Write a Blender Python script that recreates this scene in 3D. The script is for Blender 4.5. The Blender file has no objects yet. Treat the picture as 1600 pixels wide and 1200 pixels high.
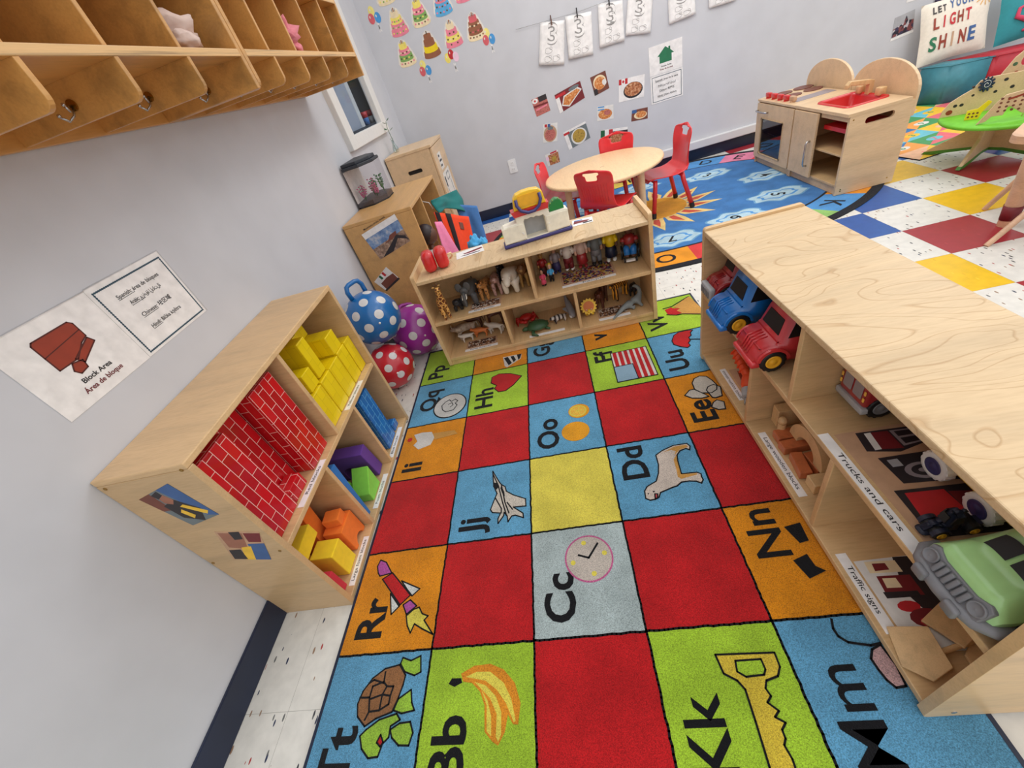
import bpy, bmesh, math, random
from mathutils import Matrix, Vector
from mathutils.geometry import tessellate_polygon
random.seed(7)
SC = bpy.context.scene
COL = SC.collection
PI = math.pi

# ------------------------------------------------------------------ camera
CAMX, CAMY, CAMZ = 1.1434, 0.0, 1.2124
YAW, PITCH, ROLL = -0.2189, 0.6531, -0.3440
cam_data = bpy.data.cameras.new('camera')
cam_data.sensor_width = 36.0
cam_data.lens = 627.5 / 1600 * 36
cam_data.clip_start = 0.02
cam = bpy.data.objects.new('camera', cam_data)
COL.objects.link(cam)
_f = Vector((math.sin(YAW) * math.cos(PITCH), math.cos(YAW) * math.cos(PITCH), -math.sin(PITCH)))
_r0 = Vector((math.cos(YAW), -math.sin(YAW), 0))
_u0 = _r0.cross(_f)
_r = math.cos(ROLL) * _r0 + math.sin(ROLL) * _u0
_u = -math.sin(ROLL) * _r0 + math.cos(ROLL) * _u0
_m = Matrix((_r, _u, -_f)).transposed().to_4x4()
_m.translation = (CAMX, CAMY, CAMZ)
cam.matrix_world = _m
SC.camera = cam

# ------------------------------------------------------------------ light and exposure
SC.view_settings.view_transform = 'Standard'
SC.view_settings.look = 'None'
SC.view_settings.gamma = 1.0
SC.view_settings.use_curve_mapping = False
SC.view_settings.exposure = 0.0
world = bpy.data.worlds.new('room_air')
SC.world = world
world.use_nodes = True
# bright white ceiling above, a dimmer room all round
_wt = world.node_tree
_tc = _wt.nodes.new('ShaderNodeTexCoord'); _sx = _wt.nodes.new('ShaderNodeSeparateXYZ'); _rm = _wt.nodes.new('ShaderNodeValToRGB')
_wt.links.new(_tc.outputs['Generated'], _sx.inputs[0]); _wt.links.new(_sx.outputs['Z'], _rm.inputs[0])
_e = _rm.color_ramp.elements
_e[0].position = 0.0; _e[0].color = (0.45, 0.45, 0.45, 1)
_e[1].position = 0.75; _e[1].color = (1.0, 1.0, 1.0, 1)
_n = _e.new(0.12); _n.color = (0.84, 0.85, 0.87, 1)
_wt.links.new(_rm.outputs[0], _wt.nodes['Background'].inputs[0])
_wt.nodes['Background'].inputs[1].default_value = 1.23
def area(name, x, y, z, sx, sy, w, col=(1, 0.985, 0.96)):
    l = bpy.data.lights.new(name, 'AREA')
    l.shape = 'RECTANGLE'; l.size = sx; l.size_y = sy; l.energy = w; l.color = col
    o = bpy.data.objects.new(name, l); COL.objects.link(o)
    o.location = (x, y, z)
    return o
area('ceiling_lamp', 2.3, 0.9, 2.7, 0.6, 1.2, 5)
area('ceiling_lamp', 1.9, 3.0, 2.7, 0.6, 1.2, 21)
area('ceiling_lamp', 4.3, 1.5, 2.7, 0.6, 1.2, 9)
area('ceiling_lamp', 4.3, 3.4, 2.7, 0.6, 1.2, 13)
area('ceiling_lamp', 1.0, -1.4, 2.7, 0.6, 1.2, 3)

# ------------------------------------------------------------------ materials
def lin(c):
    c = c / 255.0
    return c / 12.92 if c <= 0.04045 else ((c + 0.055) / 1.055) ** 2.4
def rgb(c):
    return (lin(c[0]), lin(c[1]), lin(c[2]), 1)
MATS = {}
def new_mat(name):
    m = bpy.data.materials.new(name); m.use_nodes = True
    MATS[name] = m
    nt = m.node_tree
    return m, nt, nt.nodes['Principled BSDF']
def N(nt, t, **kw):
    n = nt.nodes.new(t)
    for k, v in kw.items():
        if k.startswith('i_'):
            n.inputs[k[2:].replace('_', ' ')].default_value = v
        else: setattr(n, k, v)
    return n
def coords(nt, kind='Object', scale=(1, 1, 1), rot=0):
    tc = N(nt, 'ShaderNodeTexCoord'); mp = N(nt, 'ShaderNodeMapping')
    nt.links.new(tc.outputs[kind], mp.inputs['Vector'])
    mp.inputs['Scale'].default_value = scale
    mp.inputs['Rotation'].default_value = (0, 0, rot)
    return mp.outputs['Vector']
def ramp(nt, fac, stops, interp='LINEAR'):
    r = N(nt, 'ShaderNodeValToRGB'); r.color_ramp.interpolation = interp
    el = r.color_ramp.elements
    while len(el) < len(stops): el.new(0.5)
    for e, (p, c) in zip(el, stops): e.position = p; e.color = c if len(c) == 4 else rgb(c)
    nt.links.new(fac, r.inputs['Fac'])
    return r.outputs['Color']
def shade(c, k): return tuple(min(255, v * k) for v in c)
def plain(name, c, rough=0.5, var=0.06, scale=30, bump=0, coat=0, metal=0, sheen=0):
    m, nt, b = new_mat(name)
    v = coords(nt)
    n = N(nt, 'ShaderNodeTexNoise', i_Scale=scale, i_Detail=3.0)
    nt.links.new(v, n.inputs['Vector'])
    nt.links.new(ramp(nt, n.outputs['Fac'], [(0.3, shade(c, 1 - var)), (0.7, shade(c, 1 + var))]), b.inputs['Base Color'])
    b.inputs['Roughness'].default_value = rough
    b.inputs['Metallic'].default_value = metal
    if coat: b.inputs['Coat Weight'].default_value = coat; b.inputs['Coat Roughness'].default_value = 0.12
    if sheen: b.inputs['Sheen Weight'].default_value = sheen
    if bump:
        bp = N(nt, 'ShaderNodeBump', i_Strength=bump, i_Distance=0.002)
        nt.links.new(n.outputs['Fac'], bp.inputs['Height']); nt.links.new(bp.outputs['Normal'], b.inputs['Normal'])
    return m
def wood(name, c, dark=0.86, scale=(14, 1.6, 14), rough=0.42, lines=0.0, coat=0.15):
    m, nt, b = new_mat(name)
    v = coords(nt, 'Object', scale)
    n = N(nt, 'ShaderNodeTexNoise', i_Scale=1.0, i_Detail=5.0, i_Roughness=0.6, i_Distortion=0.4)
    nt.links.new(v, n.inputs['Vector'])
    col = ramp(nt, n.outputs['Fac'], [(0.28, shade(c, dark)), (0.5, c), (0.75, shade(c, 1.04))])
    v2 = coords(nt, 'Object', tuple(s * 5 for s in scale))
    n2 = N(nt, 'ShaderNodeTexNoise', i_Scale=3.0, i_Detail=2.0); nt.links.new(v2, n2.inputs['Vector'])
    mx = N(nt, 'ShaderNodeMixRGB', blend_type='MULTIPLY', i_Fac=0.5)
    nt.links.new(col, mx.inputs[1]); nt.links.new(ramp(nt, n2.outputs['Fac'], [(0.3, (236, 230, 222)), (0.6, (255, 255, 255))]), mx.inputs[2])
    out = mx.outputs[0]
    if lines:
        v3 = coords(nt, 'Object', (5.5, 2.0, 5.5))
        n3 = N(nt, 'ShaderNodeTexNoise', i_Scale=1.0, i_Detail=1.5, i_Distortion=1.2); nt.links.new(v3, n3.inputs['Vector'])
        mu = N(nt, 'ShaderNodeMath', operation='MULTIPLY'); mu.inputs[1].default_value = 11; nt.links.new(n3.outputs['Fac'], mu.inputs[0])
        fr_ = N(nt, 'ShaderNodeMath', operation='FRACT'); nt.links.new(mu.outputs[0], fr_.inputs[0])
        lc = ramp(nt, fr_.outputs[0], [(0.0, (214, 196, 172)), (0.07, (255, 255, 255)), (0.9, (255, 255, 255)), (1.0, (226, 208, 184))])
        mx2 = N(nt, 'ShaderNodeMixRGB', blend_type='MULTIPLY', i_Fac=lines)
        nt.links.new(out, mx2.inputs[1]); nt.links.new(lc, mx2.inputs[2]); out = mx2.outputs[0]
    nt.links.new(out, b.inputs['Base Color'])
    b.inputs['Roughness'].default_value = rough
    b.inputs['Coat Weight'].default_value = coat; b.inputs['Coat Roughness'].default_value = 0.3
    return m
def carpet(name, c, amp=0.22, scale=430):
    c = shade(c, 1.07)
    m, nt, b = new_mat(name)
    v = coords(nt)
    n = N(nt, 'ShaderNodeTexNoise', i_Scale=scale, i_Detail=3.0, i_Roughness=0.75); nt.links.new(v, n.inputs['Vector'])
    n2 = N(nt, 'ShaderNodeTexNoise', i_Scale=9.0, i_Detail=4.0); nt.links.new(v, n2.inputs['Vector'])
    mx = N(nt, 'ShaderNodeMixRGB', blend_type='MULTIPLY', i_Fac=0.9)
    nt.links.new(ramp(nt, n.outputs['Fac'], [(0.3, shade(c, 1 - amp * 1.5)), (0.5, c), (0.72, shade(c, 1 + amp))]), mx.inputs[1])
    nt.links.new(ramp(nt, n2.outputs['Fac'], [(0.35, (226, 226, 226)), (0.65, (255, 255, 255))]), mx.inputs[2])
    nt.links.new(mx.outputs[0], b.inputs['Base Color'])
    b.inputs['Roughness'].default_value = 1.0; b.inputs['Specular IOR Level'].default_value = 0.05
    b.inputs['Sheen Weight'].default_value = 0.12
    bp = N(nt, 'ShaderNodeBump', i_Strength=0.9, i_Distance=0.004)
    nt.links.new(n.outputs['Fac'], bp.inputs['Height']); nt.links.new(bp.outputs['Normal'], b.inputs['Normal'])
    return m
def speckle(name, c, cols, dens=0.9):
    m, nt, b = new_mat(name)
    v = coords(nt, 'Object', (84, 27, 26))
    vo = N(nt, 'ShaderNodeTexVoronoi', i_Scale=1.0); nt.links.new(v, vo.inputs['Vector'])
    sep = N(nt, 'ShaderNodeSeparateColor'); nt.links.new(vo.outputs['Color'], sep.inputs[0])
    near = N(nt, 'ShaderNodeMath', operation='LESS_THAN'); nt.links.new(vo.outputs['Distance'], near.inputs[0]); near.inputs[1].default_value = 0.27
    pick = N(nt, 'ShaderNodeMath', operation='GREATER_THAN'); nt.links.new(sep.outputs[0], pick.inputs[0]); pick.inputs[1].default_value = dens
    fac = N(nt, 'ShaderNodeMath', operation='MULTIPLY'); nt.links.new(near.outputs[0], fac.inputs[0]); nt.links.new(pick.outputs[0], fac.inputs[1])
    spot = ramp(nt, sep.outputs[1], [(i / len(cols), k) for i, k in enumerate(cols)], 'CONSTANT')
    n = N(nt, 'ShaderNodeTexNoise', i_Scale=26.0, i_Detail=6.0); nt.links.new(coords(nt), n.inputs['Vector'])
    base = ramp(nt, n.outputs['Fac'], [(0.35, shade(c, 0.95)), (0.65, c)])
    mx = N(nt, 'ShaderNodeMixRGB'); nt.links.new(fac.outputs[0], mx.inputs[0]); nt.links.new(base, mx.inputs[1]); nt.links.new(spot, mx.inputs[2])
    nt.links.new(mx.outputs[0], b.inputs['Base Color'])
    b.inputs['Roughness'].default_value = 0.32
    return m
def brick(name, c1, c2, mortar, bw, bh, ms=0.0022, rough=0.3):
    m, nt, b = new_mat(name)
    v = coords(nt, 'UV', rot=PI / 2)
    t = N(nt, 'ShaderNodeTexBrick', i_Scale=1.0)
    nt.links.new(v, t.inputs['Vector'])
    t.inputs['Color1'].default_value = rgb(c1); t.inputs['Color2'].default_value = rgb(c2); t.inputs['Mortar'].default_value = rgb(mortar)
    t.inputs['Mortar Size'].default_value = ms; t.inputs['Brick Width'].default_value = bw; t.inputs['Row Height'].default_value = bh
    t.inputs['Mortar Smooth'].default_value = 0.15
    nt.links.new(t.outputs['Color'], b.inputs['Base Color'])
    b.inputs['Roughness'].default_value = rough; b.inputs['Coat Weight'].default_value = 0.3
    return m
def blotch(name, cols, scale=40, rough=0.5, kind='noise'):
    m, nt, b = new_mat(name)
    v = coords(nt)
    if kind == 'noise':
        n = N(nt, 'ShaderNodeTexNoise', i_Scale=scale, i_Detail=4.0, i_Roughness=0.65); fac = n.outputs['Fac']
        nt.links.new(v, n.inputs['Vector'])
        st = [(0.3 + 0.4 * i / max(1, len(cols) - 1), c) for i, c in enumerate(cols)]
        col = ramp(nt, fac, st, 'LINEAR')
    elif kind == 'cells':
        n = N(nt, 'ShaderNodeTexVoronoi', i_Scale=scale); nt.links.new(v, n.inputs['Vector'])
        s = N(nt, 'ShaderNodeSeparateColor'); nt.links.new(n.outputs['Color'], s.inputs[0])
        col = ramp(nt, s.outputs[0], [(i / len(cols), c) for i, c in enumerate(cols)], 'CONSTANT')
    elif kind == 'net':
        n = N(nt, 'ShaderNodeTexVoronoi', i_Scale=scale, feature='DISTANCE_TO_EDGE'); nt.links.new(v, n.inputs['Vector'])
        col = ramp(nt, n.outputs['Distance'], [(0.0, cols[0]), (0.09, cols[0]), (0.13, cols[1])])
    elif kind == 'spots':
        n = N(nt, 'ShaderNodeTexVoronoi', i_Scale=scale); nt.links.new(v, n.inputs['Vector'])
        col = ramp(nt, n.outputs['Distance'], [(0.0, cols[1]), (0.3, cols[1]), (0.38, cols[0])])
    else:
        n = N(nt, 'ShaderNodeTexWave', i_Scale=scale, i_Distortion=2.0, i_Detail=1.0); nt.links.new(v, n.inputs['Vector'])
        col = ramp(nt, n.outputs['Fac'], [(0.42, cols[0]), (0.5, cols[1])])
    nt.links.new(col, b.inputs['Base Color'])
    b.inputs['Roughness'].default_value = rough
    return m
def glass(name, c=(255, 255, 255), alpha=0.12, rough=0.03, ior=1.4):
    m, nt, b = new_mat(name)
    out = nt.nodes['Material Output']
    tr = N(nt, 'ShaderNodeBsdfTransparent'); tr.inputs[0].default_value = rgb(c)
    gl = N(nt, 'ShaderNodeBsdfGlossy'); gl.inputs['Roughness'].default_value = rough
    lw = N(nt, 'ShaderNodeLayerWeight', i_Blend=0.5); fz = N(nt, 'ShaderNodeMath', operation='POWER'); fz.inputs[1].default_value = 4.0; nt.links.new(lw.outputs['Facing'], fz.inputs[0])
    ad = N(nt, 'ShaderNodeMath', operation='ADD'); ad.inputs[1].default_value = alpha * 0.3; fm = N(nt, 'ShaderNodeMath', operation='MULTIPLY'); fm.inputs[1].default_value = min(0.5, (ior - 1) * 1.2); nt.links.new(fz.outputs[0], fm.inputs[0]); nt.links.new(fm.outputs[0], ad.inputs[0])
    mx = N(nt, 'ShaderNodeMixShader'); nt.links.new(ad.outputs[0], mx.inputs[0]); nt.links.new(tr.outputs[0], mx.inputs[1]); nt.links.new(gl.outputs[0], mx.inputs[2])
    nt.links.new(mx.outputs[0], out.inputs['Surface'])
    return m

# room
plain('wall_paint', (203, 204, 209), 0.6, 0.015, 6)
plain('wall_white_paint', (214, 213, 214), 0.5, 0.01, 6)
plain('navy_vinyl', (24, 34, 58), 0.35, 0.08, 8)
plain('window_white', (228, 226, 222), 0.45, 0.01)
plain('painted_room_shade', (5, 5, 8), 0.4, 0.1)
plain('grey_room', (170, 174, 184), 0.6, 0.04, 3)
plain('outlet_white', (236, 236, 236), 0.35, 0.01)
speckle('tile_white', (226, 223, 215), [(170, 52, 52), (46, 56, 84), (110, 110, 108), (60, 60, 66), (150, 120, 96)], 0.74)
speckle('tile_red', (164, 44, 54), [(150, 36, 46), (176, 56, 64)], 0.9)
speckle('tile_yellow', (236, 190, 36), [(222, 176, 30), (242, 200, 60)], 0.9)
speckle('tile_blue', (40, 90, 162), [(34, 80, 150), (50, 100, 172)], 0.9)
plain('tile_seam', (150, 146, 138), 0.6, 0.05)
# woods
wood('birch', (222, 186, 138), 0.9)
wood('birch_side', (205, 172, 128), 0.92)
wood('birch_top', (216, 187, 145), 0.94, lines=0.75)
wood('birch_edge', (226, 190, 140), 0.8, scale=(60, 4, 160))
wood('birch_inner', (214, 178, 130), 0.9)
wood('birch_kitchen', (222, 190, 150), 0.93)
wood('honey_wood', (212, 158, 88), 0.82, rough=0.35, coat=0.25)
wood('honey_edge', (228, 184, 124), 0.7, scale=(10, 2, 150))
wood('tank_wood', (206, 160, 100), 0.9)
wood('table_laminate', (242, 205, 158), 0.97, scale=(8, 1.5, 8))
wood('table_edge', (226, 192, 148), 0.97)
wood('block_wood', (224, 186, 134), 0.88, scale=(30, 30, 8))
wood('block_red_wood', (196, 108, 64), 0.85, scale=(30, 30, 8))
wood('stool_wood', (216, 172, 138), 0.9)
# carpet
for nm, c in dict(rugred=(186, 30, 34), rugblue=(96, 158, 194), rugorange=(224, 138, 24), ruglime=(160, 196, 54), rugyellow=(226, 208, 84), ruggrey=(170, 184, 184),
                  ink=(20, 20, 24), purple=(176, 84, 160), offwhite=(206, 210, 206), rugbrown=(150, 104, 66), ruggreen=(150, 190, 62), bananaorange=(222, 140, 40), jetgrey=(186, 174, 168),
                  dogwhite=(206, 190, 178), rugtan=(204, 150, 76), dogpink=(190, 80, 80), rugwhite=(214, 208, 200), flagblue=(140, 170, 190), mousepink=(196, 160, 160), keyyellow=(214, 184, 62),
                  orangefruit=(232, 156, 36), orangepulp=(240, 180, 70), coinsilver=(196, 194, 190), cherry=(198, 44, 40), clockface=(188, 178, 168), clockpink=(190, 96, 140), eggshell=(196, 188, 176)).items(): carpet(nm, c)
for nm, c in dict(rug_sky=(66, 122, 182), rug_sky_dark=(40, 62, 112), rug_cloud=(176, 206, 220), rug_cloud_edge=(110, 162, 200), rug_black=(24, 26, 34), rug_sun=(226, 160, 50), rug_ray=(236, 204, 132), rug_flame=(206, 84, 64),
                  rug_panel_orange=(236, 150, 36), rug_panel_red=(214, 62, 62), rug_panel_pink=(222, 130, 160), rug_panel_blue=(84, 150, 210), rug_panel_green=(150, 196, 110), rug_panel_yellow=(232, 200, 84)).items(): carpet(nm, c, 0.1, 300)
# plastics etc
P_ = dict(white=(238, 236, 232), black=(24, 24, 26), paper=(240, 237, 235), paper_warm=(228, 222, 214), ink_black=(34, 32, 34), ink_teal=(36, 70, 88), ink_maroon=(112, 30, 36), brick_red_print=(150, 56, 34), brick_line_print=(84, 28, 20),
          green_print=(34, 116, 78), outline_grey=(150, 148, 146), red_plastic=(206, 38, 40), chair_red=(222, 46, 52), blue_plastic=(26, 118, 200), blue_ball=(18, 104, 172), purple_ball=(160, 46, 152), red_ball=(196, 28, 44), dot_grey=(216, 214, 212),
          yellow_plastic=(248, 200, 28), toy_yellow=(244, 214, 30), navy_plastic=(54, 50, 118), green_plastic=(24, 128, 58), teal_green_plastic=(20, 110, 104), lime_car=(168, 214, 142), car_grey=(122, 122, 126), cream_plastic=(238, 232, 214), grey_plastic=(168, 168, 170),
          foam_orange=(244, 124, 36), foam_yellow=(246, 212, 36), foam_red=(208, 44, 62), foam_lime=(136, 212, 74), foam_blue=(44, 118, 192), foam_purple=(98, 54, 148),
          steel=(188, 188, 190), brass=(176, 140, 70), smoke=(60, 64, 70), silver_hub=(120, 120, 122), orange_hub=(244, 180, 40), tank_lid=(46, 50, 58), gravel=(60, 52, 60), plant_pink=(196, 88, 132), plant_green=(52, 128, 62), leaf=(70, 104, 74), skin_dark=(96, 60, 44), skin_mid=(190, 140, 112), skin_light=(226, 180, 152), hair_dark=(42, 28, 30), hair_yellow=(238, 204, 60),
          fab_teal=(20, 112, 110), fab_orange=(240, 70, 28), fab_black=(34, 24, 28), fab_blue=(74, 124, 186), fab_pink=(236, 132, 172), fab_skyblue=(80, 172, 226), fab_white=(238, 238, 236), fab_fleece=(216, 190, 178), fab_rose=(228, 132, 142), vinyl_teal=(64, 132, 146), vinyl_red=(178, 28, 46), canvas=(236, 226, 210), pillow_teal=(52, 146, 154), octopus_pink=(214, 72, 104),
          wheel_white=(232, 228, 222), wheel_purple=(58, 52, 98), firetruck_red=(164, 40, 44), lightgreen=(112, 196, 44), trim_green=(78, 140, 48), gear_navy=(28, 46, 76), amber=(246, 190, 80), window_grey=(150, 140, 144), truck_red=(208, 52, 58), truck_dark=(28, 32, 52), orange_tool=(240, 84, 36),
          cake_pink=(236, 132, 152), cake_yellow=(244, 224, 110), cake_blue=(90, 172, 220), cake_brown=(150, 92, 62), cake_green=(130, 172, 92), cake_cream=(240, 220, 180), cake_dark=(92, 74, 48), balloon_yellow=(240, 226, 130), balloon_red=(216, 96, 104), balloon_blue=(72, 152, 214), balloon_pink=(246, 206, 226),
          photo_blue=(60, 96, 150), photo_tan=(196, 156, 124), photo_dark=(44, 38, 42), photo_brown=(120, 66, 52), photo_skin=(160, 104, 82), photo_grey=(170, 170, 174), photo_maroon=(120, 34, 40), burner_brown=(118, 70, 58), flag_green=(30, 96, 60), flag_red=(196, 40, 48), plate_white=(228, 226, 222), photo_slate=(110, 120, 124),
          mat_yellow=(242, 194, 56), mat_orange=(240, 160, 76), mat_green=(74, 152, 92), mat_blue=(60, 116, 170), mat_pink=(228, 110, 120), mat_cyan=(110, 190, 206), mat_skin=(238, 186, 150),
          bear_white=(226, 216, 200), elephant_grey=(84, 84, 84), gorilla_black=(34, 34, 38), lion_tan=(176, 134, 74), lion_mane=(112, 74, 40), horse_brown=(92, 54, 38), fox_orange=(214, 120, 60), cow_white=(214, 206, 196), turtle_green=(52, 84, 52), crab_red=(186, 34, 28), dino_grey=(128, 136, 138), dino_yellow=(242, 200, 60), dino_orange=(214, 120, 56), monkey_brown=(96, 52, 38), ray_grey=(140, 140, 144), belly_white=(220, 218, 214), tusk=(240, 234, 220))
SHINY = {'red_plastic', 'blue_plastic', 'blue_ball', 'purple_ball', 'red_ball', 'yellow_plastic', 'navy_plastic', 'green_plastic', 'lime_car', 'firetruck_red', 'truck_red', 'toy_yellow', 'chair_red'}
ROUGH = {'foam_orange', 'foam_yellow', 'foam_red', 'foam_lime', 'foam_blue', 'foam_purple', 'canvas', 'pillow_teal', 'octopus_pink'}
for nm, c in P_.items():
    if nm.startswith('fab_') or nm in ROUGH: plain(nm, c, 0.9, 0.02, 60, sheen=0.1)
    elif nm in ('steel', 'brass'): plain(nm, c, 0.25, 0.03, metal=1.0)
    elif nm in SHINY: plain(nm, c, 0.3, 0.02, coat=0.35)
    else: plain(nm, c, 0.5, 0.04)
brick('brick_red', (204, 12, 24), (176, 6, 20), (232, 186, 176), 0.062, 0.029, 0.0011)
brick('brick_yellow', (240, 212, 20), (228, 198, 16), (212, 184, 20), 0.07, 0.035, 0.0008)
brick('brick_blue', (28, 112, 190), (24, 98, 176), (110, 180, 226), 0.06, 0.03, 0.0012)
blotch('giraffe_hide', [(232, 176, 96), (110, 54, 28)], 48, kind='net')
blotch('leopard_hide', [(190, 130, 70), (62, 36, 24)], 110, kind='spots')
blotch('hyena_hide', [(120, 78, 62), (190, 150, 140), (70, 44, 38)], 70)
blotch('cow_hide', [(206, 190, 170), (96, 64, 46)], 30)
blotch('tiger_hide', [(244, 166, 50), (40, 28, 22)], 24, kind='wave')
blotch('badger_hide', [(60, 50, 48), (206, 200, 194)], 14, kind='wave')
blotch('food_red', [(120, 30, 34), (206, 120, 110), (90, 30, 30)], 60)
blotch('food_orange', [(240, 206, 150), (216, 132, 64), (160, 76, 40)], 60)
blotch('food_brown', [(90, 48, 30), (184, 110, 66), (236, 200, 160)], 60)
blotch('food_green', [(120, 100, 40), (196, 160, 70), (80, 60, 30)], 60)
blotch('crowd_photo', [(40, 34, 48), (130, 70, 70), (196, 190, 196), (60, 50, 80)], 50, kind='cells')
blotch('people_photo', [(34, 30, 40), (70, 60, 110), (200, 170, 60), (150, 40, 50), (190, 160, 140)], 110, kind='cells')
blotch('rock_photo', [(44, 40, 40), (150, 120, 100), (206, 176, 150)], 34)
blotch('cloud_photo', [(50, 84, 140), (120, 150, 190), (220, 214, 206)], 16)
blotch('animal_photo', [(40, 30, 28), (150, 106, 76), (216, 206, 196), (96, 60, 44)], 130, kind='cells')
blotch('savanna_print', [(224, 196, 140), (150, 120, 80), (196, 160, 104)], 46)
glass('clear_plastic', (244, 242, 244), 0.25, 0.1)
glass('window_glass', (240, 244, 248), 0.05, 0.02, 1.06)
glass('clear_glass', (240, 246, 246), 0.5)
glass('oven_glass', (205, 206, 210), 0.4)
glass('acrylic', (250, 250, 250), 0.2)

# ------------------------------------------------------------------ mesh helpers
def frame(o, u, v):
    u = Vector(u).normalized(); v = Vector(v).normalized(); w = u.cross(v)
    m = Matrix((u, v, w)).transposed().to_4x4(); m.translation = o
    return m
I4 = Matrix.Identity(4)
def T(x, y, z): return Matrix.Translation((x, y, z))
def RZ(a): return Matrix.Rotation(a, 4, 'Z')
def RX(a): return Matrix.Rotation(a, 4, 'X')
def RY(a): return Matrix.Rotation(a, 4, 'Y')
class MB:
    def __init__(s, M=None): s.V = []; s.F = []; s.mi = []; s.sm = []; s.mats = []; s.M = M or I4
    def add(s, V, F, mat, smooth=False, M=None):
        X = s.M @ M if M else s.M
        if mat not in s.mats: s.mats.append(mat)
        k = s.mats.index(mat); b = len(s.V)
        s.V += [tuple(X @ Vector(v)) for v in V]
        for f in F: s.F.append([b + i for i in f]); s.mi.append(k); s.sm.append(smooth)
        return s
    def box(s, x0, x1, y0, y1, z0, z1, mat, M=None):
        V = [(x, y, z) for z in (z0, z1) for y in (y0, y1) for x in (x0, x1)]
        return s.add(V, [(0, 2, 3, 1), (4, 5, 7, 6), (0, 1, 5, 4), (2, 6, 7, 3), (0, 4, 6, 2), (1, 3, 7, 5)], mat, False, M)
    def rbox(s, x0, x1, y0, y1, z0, z1, r, mat, M=None, seg=2):
        bm = bmesh.new()
        bmesh.ops.create_cube(bm, size=1.0)
        for v in bm.verts: v.co = ((x0 + x1) / 2 + v.co.x * (x1 - x0), (y0 + y1) / 2 + v.co.y * (y1 - y0), (z0 + z1) / 2 + v.co.z * (z1 - z0))
        bmesh.ops.bevel(bm, geom=bm.edges[:], offset=r, segments=seg, affect='EDGES', profile=0.5)
        return s.bm(bm, mat, True, M)
    def bm(s, bm, mat, smooth=True, M=None):
        bm.verts.index_update()
        V = [v.co.copy() for v in bm.verts]; F = [[v.index for v in f.verts] for f in bm.faces]
        bm.free()
        return s.add(V, F, mat, smooth, M)
    def cyl(s, p0, p1, r0, mat, r1=None, n=16, M=None, smooth=True, cap=True):
        r1 = r0 if r1 is None else r1
        p0 = Vector(p0); p1 = Vector(p1); d = (p1 - p0).normalized()
        a = Vector((0, 0, 1)) if abs(d.z) < 0.9 else Vector((1, 0, 0))
        u = d.cross(a).normalized(); v = d.cross(u)
        V = []
        for p, r in ((p0, r0), (p1, r1)):
            V += [p + (u * math.cos(2 * PI * i / n) + v * math.sin(2 * PI * i / n)) * r for i in range(n)]
        F = [(i, i + n, (i + 1) % n + n, (i + 1) % n) for i in range(n)]
        s.add(V, F, mat, smooth, M)
        if cap: s.add(V, [tuple(range(n)), tuple(range(2 * n - 1, n - 1, -1))], mat, False, M)
        return s
    def tube(s, pts, r, mat, n=8, closed=False, M=None):
        pts = [Vector(p) for p in pts]; k = len(pts)
        R = r if isinstance(r, (list, tuple)) else [r] * k
        V = []; up = None
        for i, p in enumerate(pts):
            a = pts[i - 1] if (i or closed) else p; b = pts[(i + 1) % k] if (i < k - 1 or closed) else p
            d = (b - a).normalized()
            if up is None: up = Vector((0, 0, 1)) if abs(d.z) < 0.9 else Vector((1, 0, 0))
            u = d.cross(up).normalized(); up = u.cross(d).normalized()
            V += [p + (u * math.cos(2 * PI * j / n) + up * math.sin(2 * PI * j / n)) * R[i] for j in range(n)]
        F = []
        for i in range(k if closed else k - 1):
            i2 = (i + 1) % k
            F += [(i * n + j, i * n + (j + 1) % n, i2 * n + (j + 1) % n, i2 * n + j) for j in range(n)]
        if not closed: F += [tuple(range(n - 1, -1, -1)), tuple(range((k - 1) * n, k * n))]
        return s.add(V, F, mat, True, M)
    def lathe(s, prof, mat, n=24, M=None, smooth=True):
        V = []; F = []
        for r, z in prof: V += [(r * math.cos(2 * PI * i / n), r * math.sin(2 * PI * i / n), z) for i in range(n)]
        for k in range(len(prof) - 1): F += [(k * n + i, k * n + (i + 1) % n, (k + 1) * n + (i + 1) % n, (k + 1) * n + i) for i in range(n)]
        if prof[0][0] > 1e-6: F.append(tuple(range(n - 1, -1, -1)))
        if prof[-1][0] > 1e-6: F.append(tuple(range((len(prof) - 1) * n, len(prof) * n)))
        return s.add(V, F, mat, smooth, M)
    def ell(s, c, r, mat, n=16, M=None):
        if not isinstance(r, (tuple, list)): r = (r, r, r)
        m = n // 2
        V = [(c[0], c[1], c[2] + r[2])]; F = []
        for k in range(1, m):
            a = PI * k / m
            V += [(c[0] + r[0] * math.sin(a) * math.cos(2 * PI * i / n), c[1] + r[1] * math.sin(a) * math.sin(2 * PI * i / n), c[2] + r[2] * math.cos(a)) for i in range(n)]
        V.append((c[0], c[1], c[2] - r[2])); e = len(V) - 1
        for i in range(n):
            F.append((0, 1 + i, 1 + (i + 1) % n)); F.append((e, 1 + (m - 2) * n + (i + 1) % n, 1 + (m - 2) * n + i))
            for k in range(m - 2): F.append((1 + k * n + i, 1 + (k + 1) * n + i, 1 + (k + 1) * n + (i + 1) % n, 1 + k * n + (i + 1) % n))
        return s.add(V, F, mat, True, M)
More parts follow.
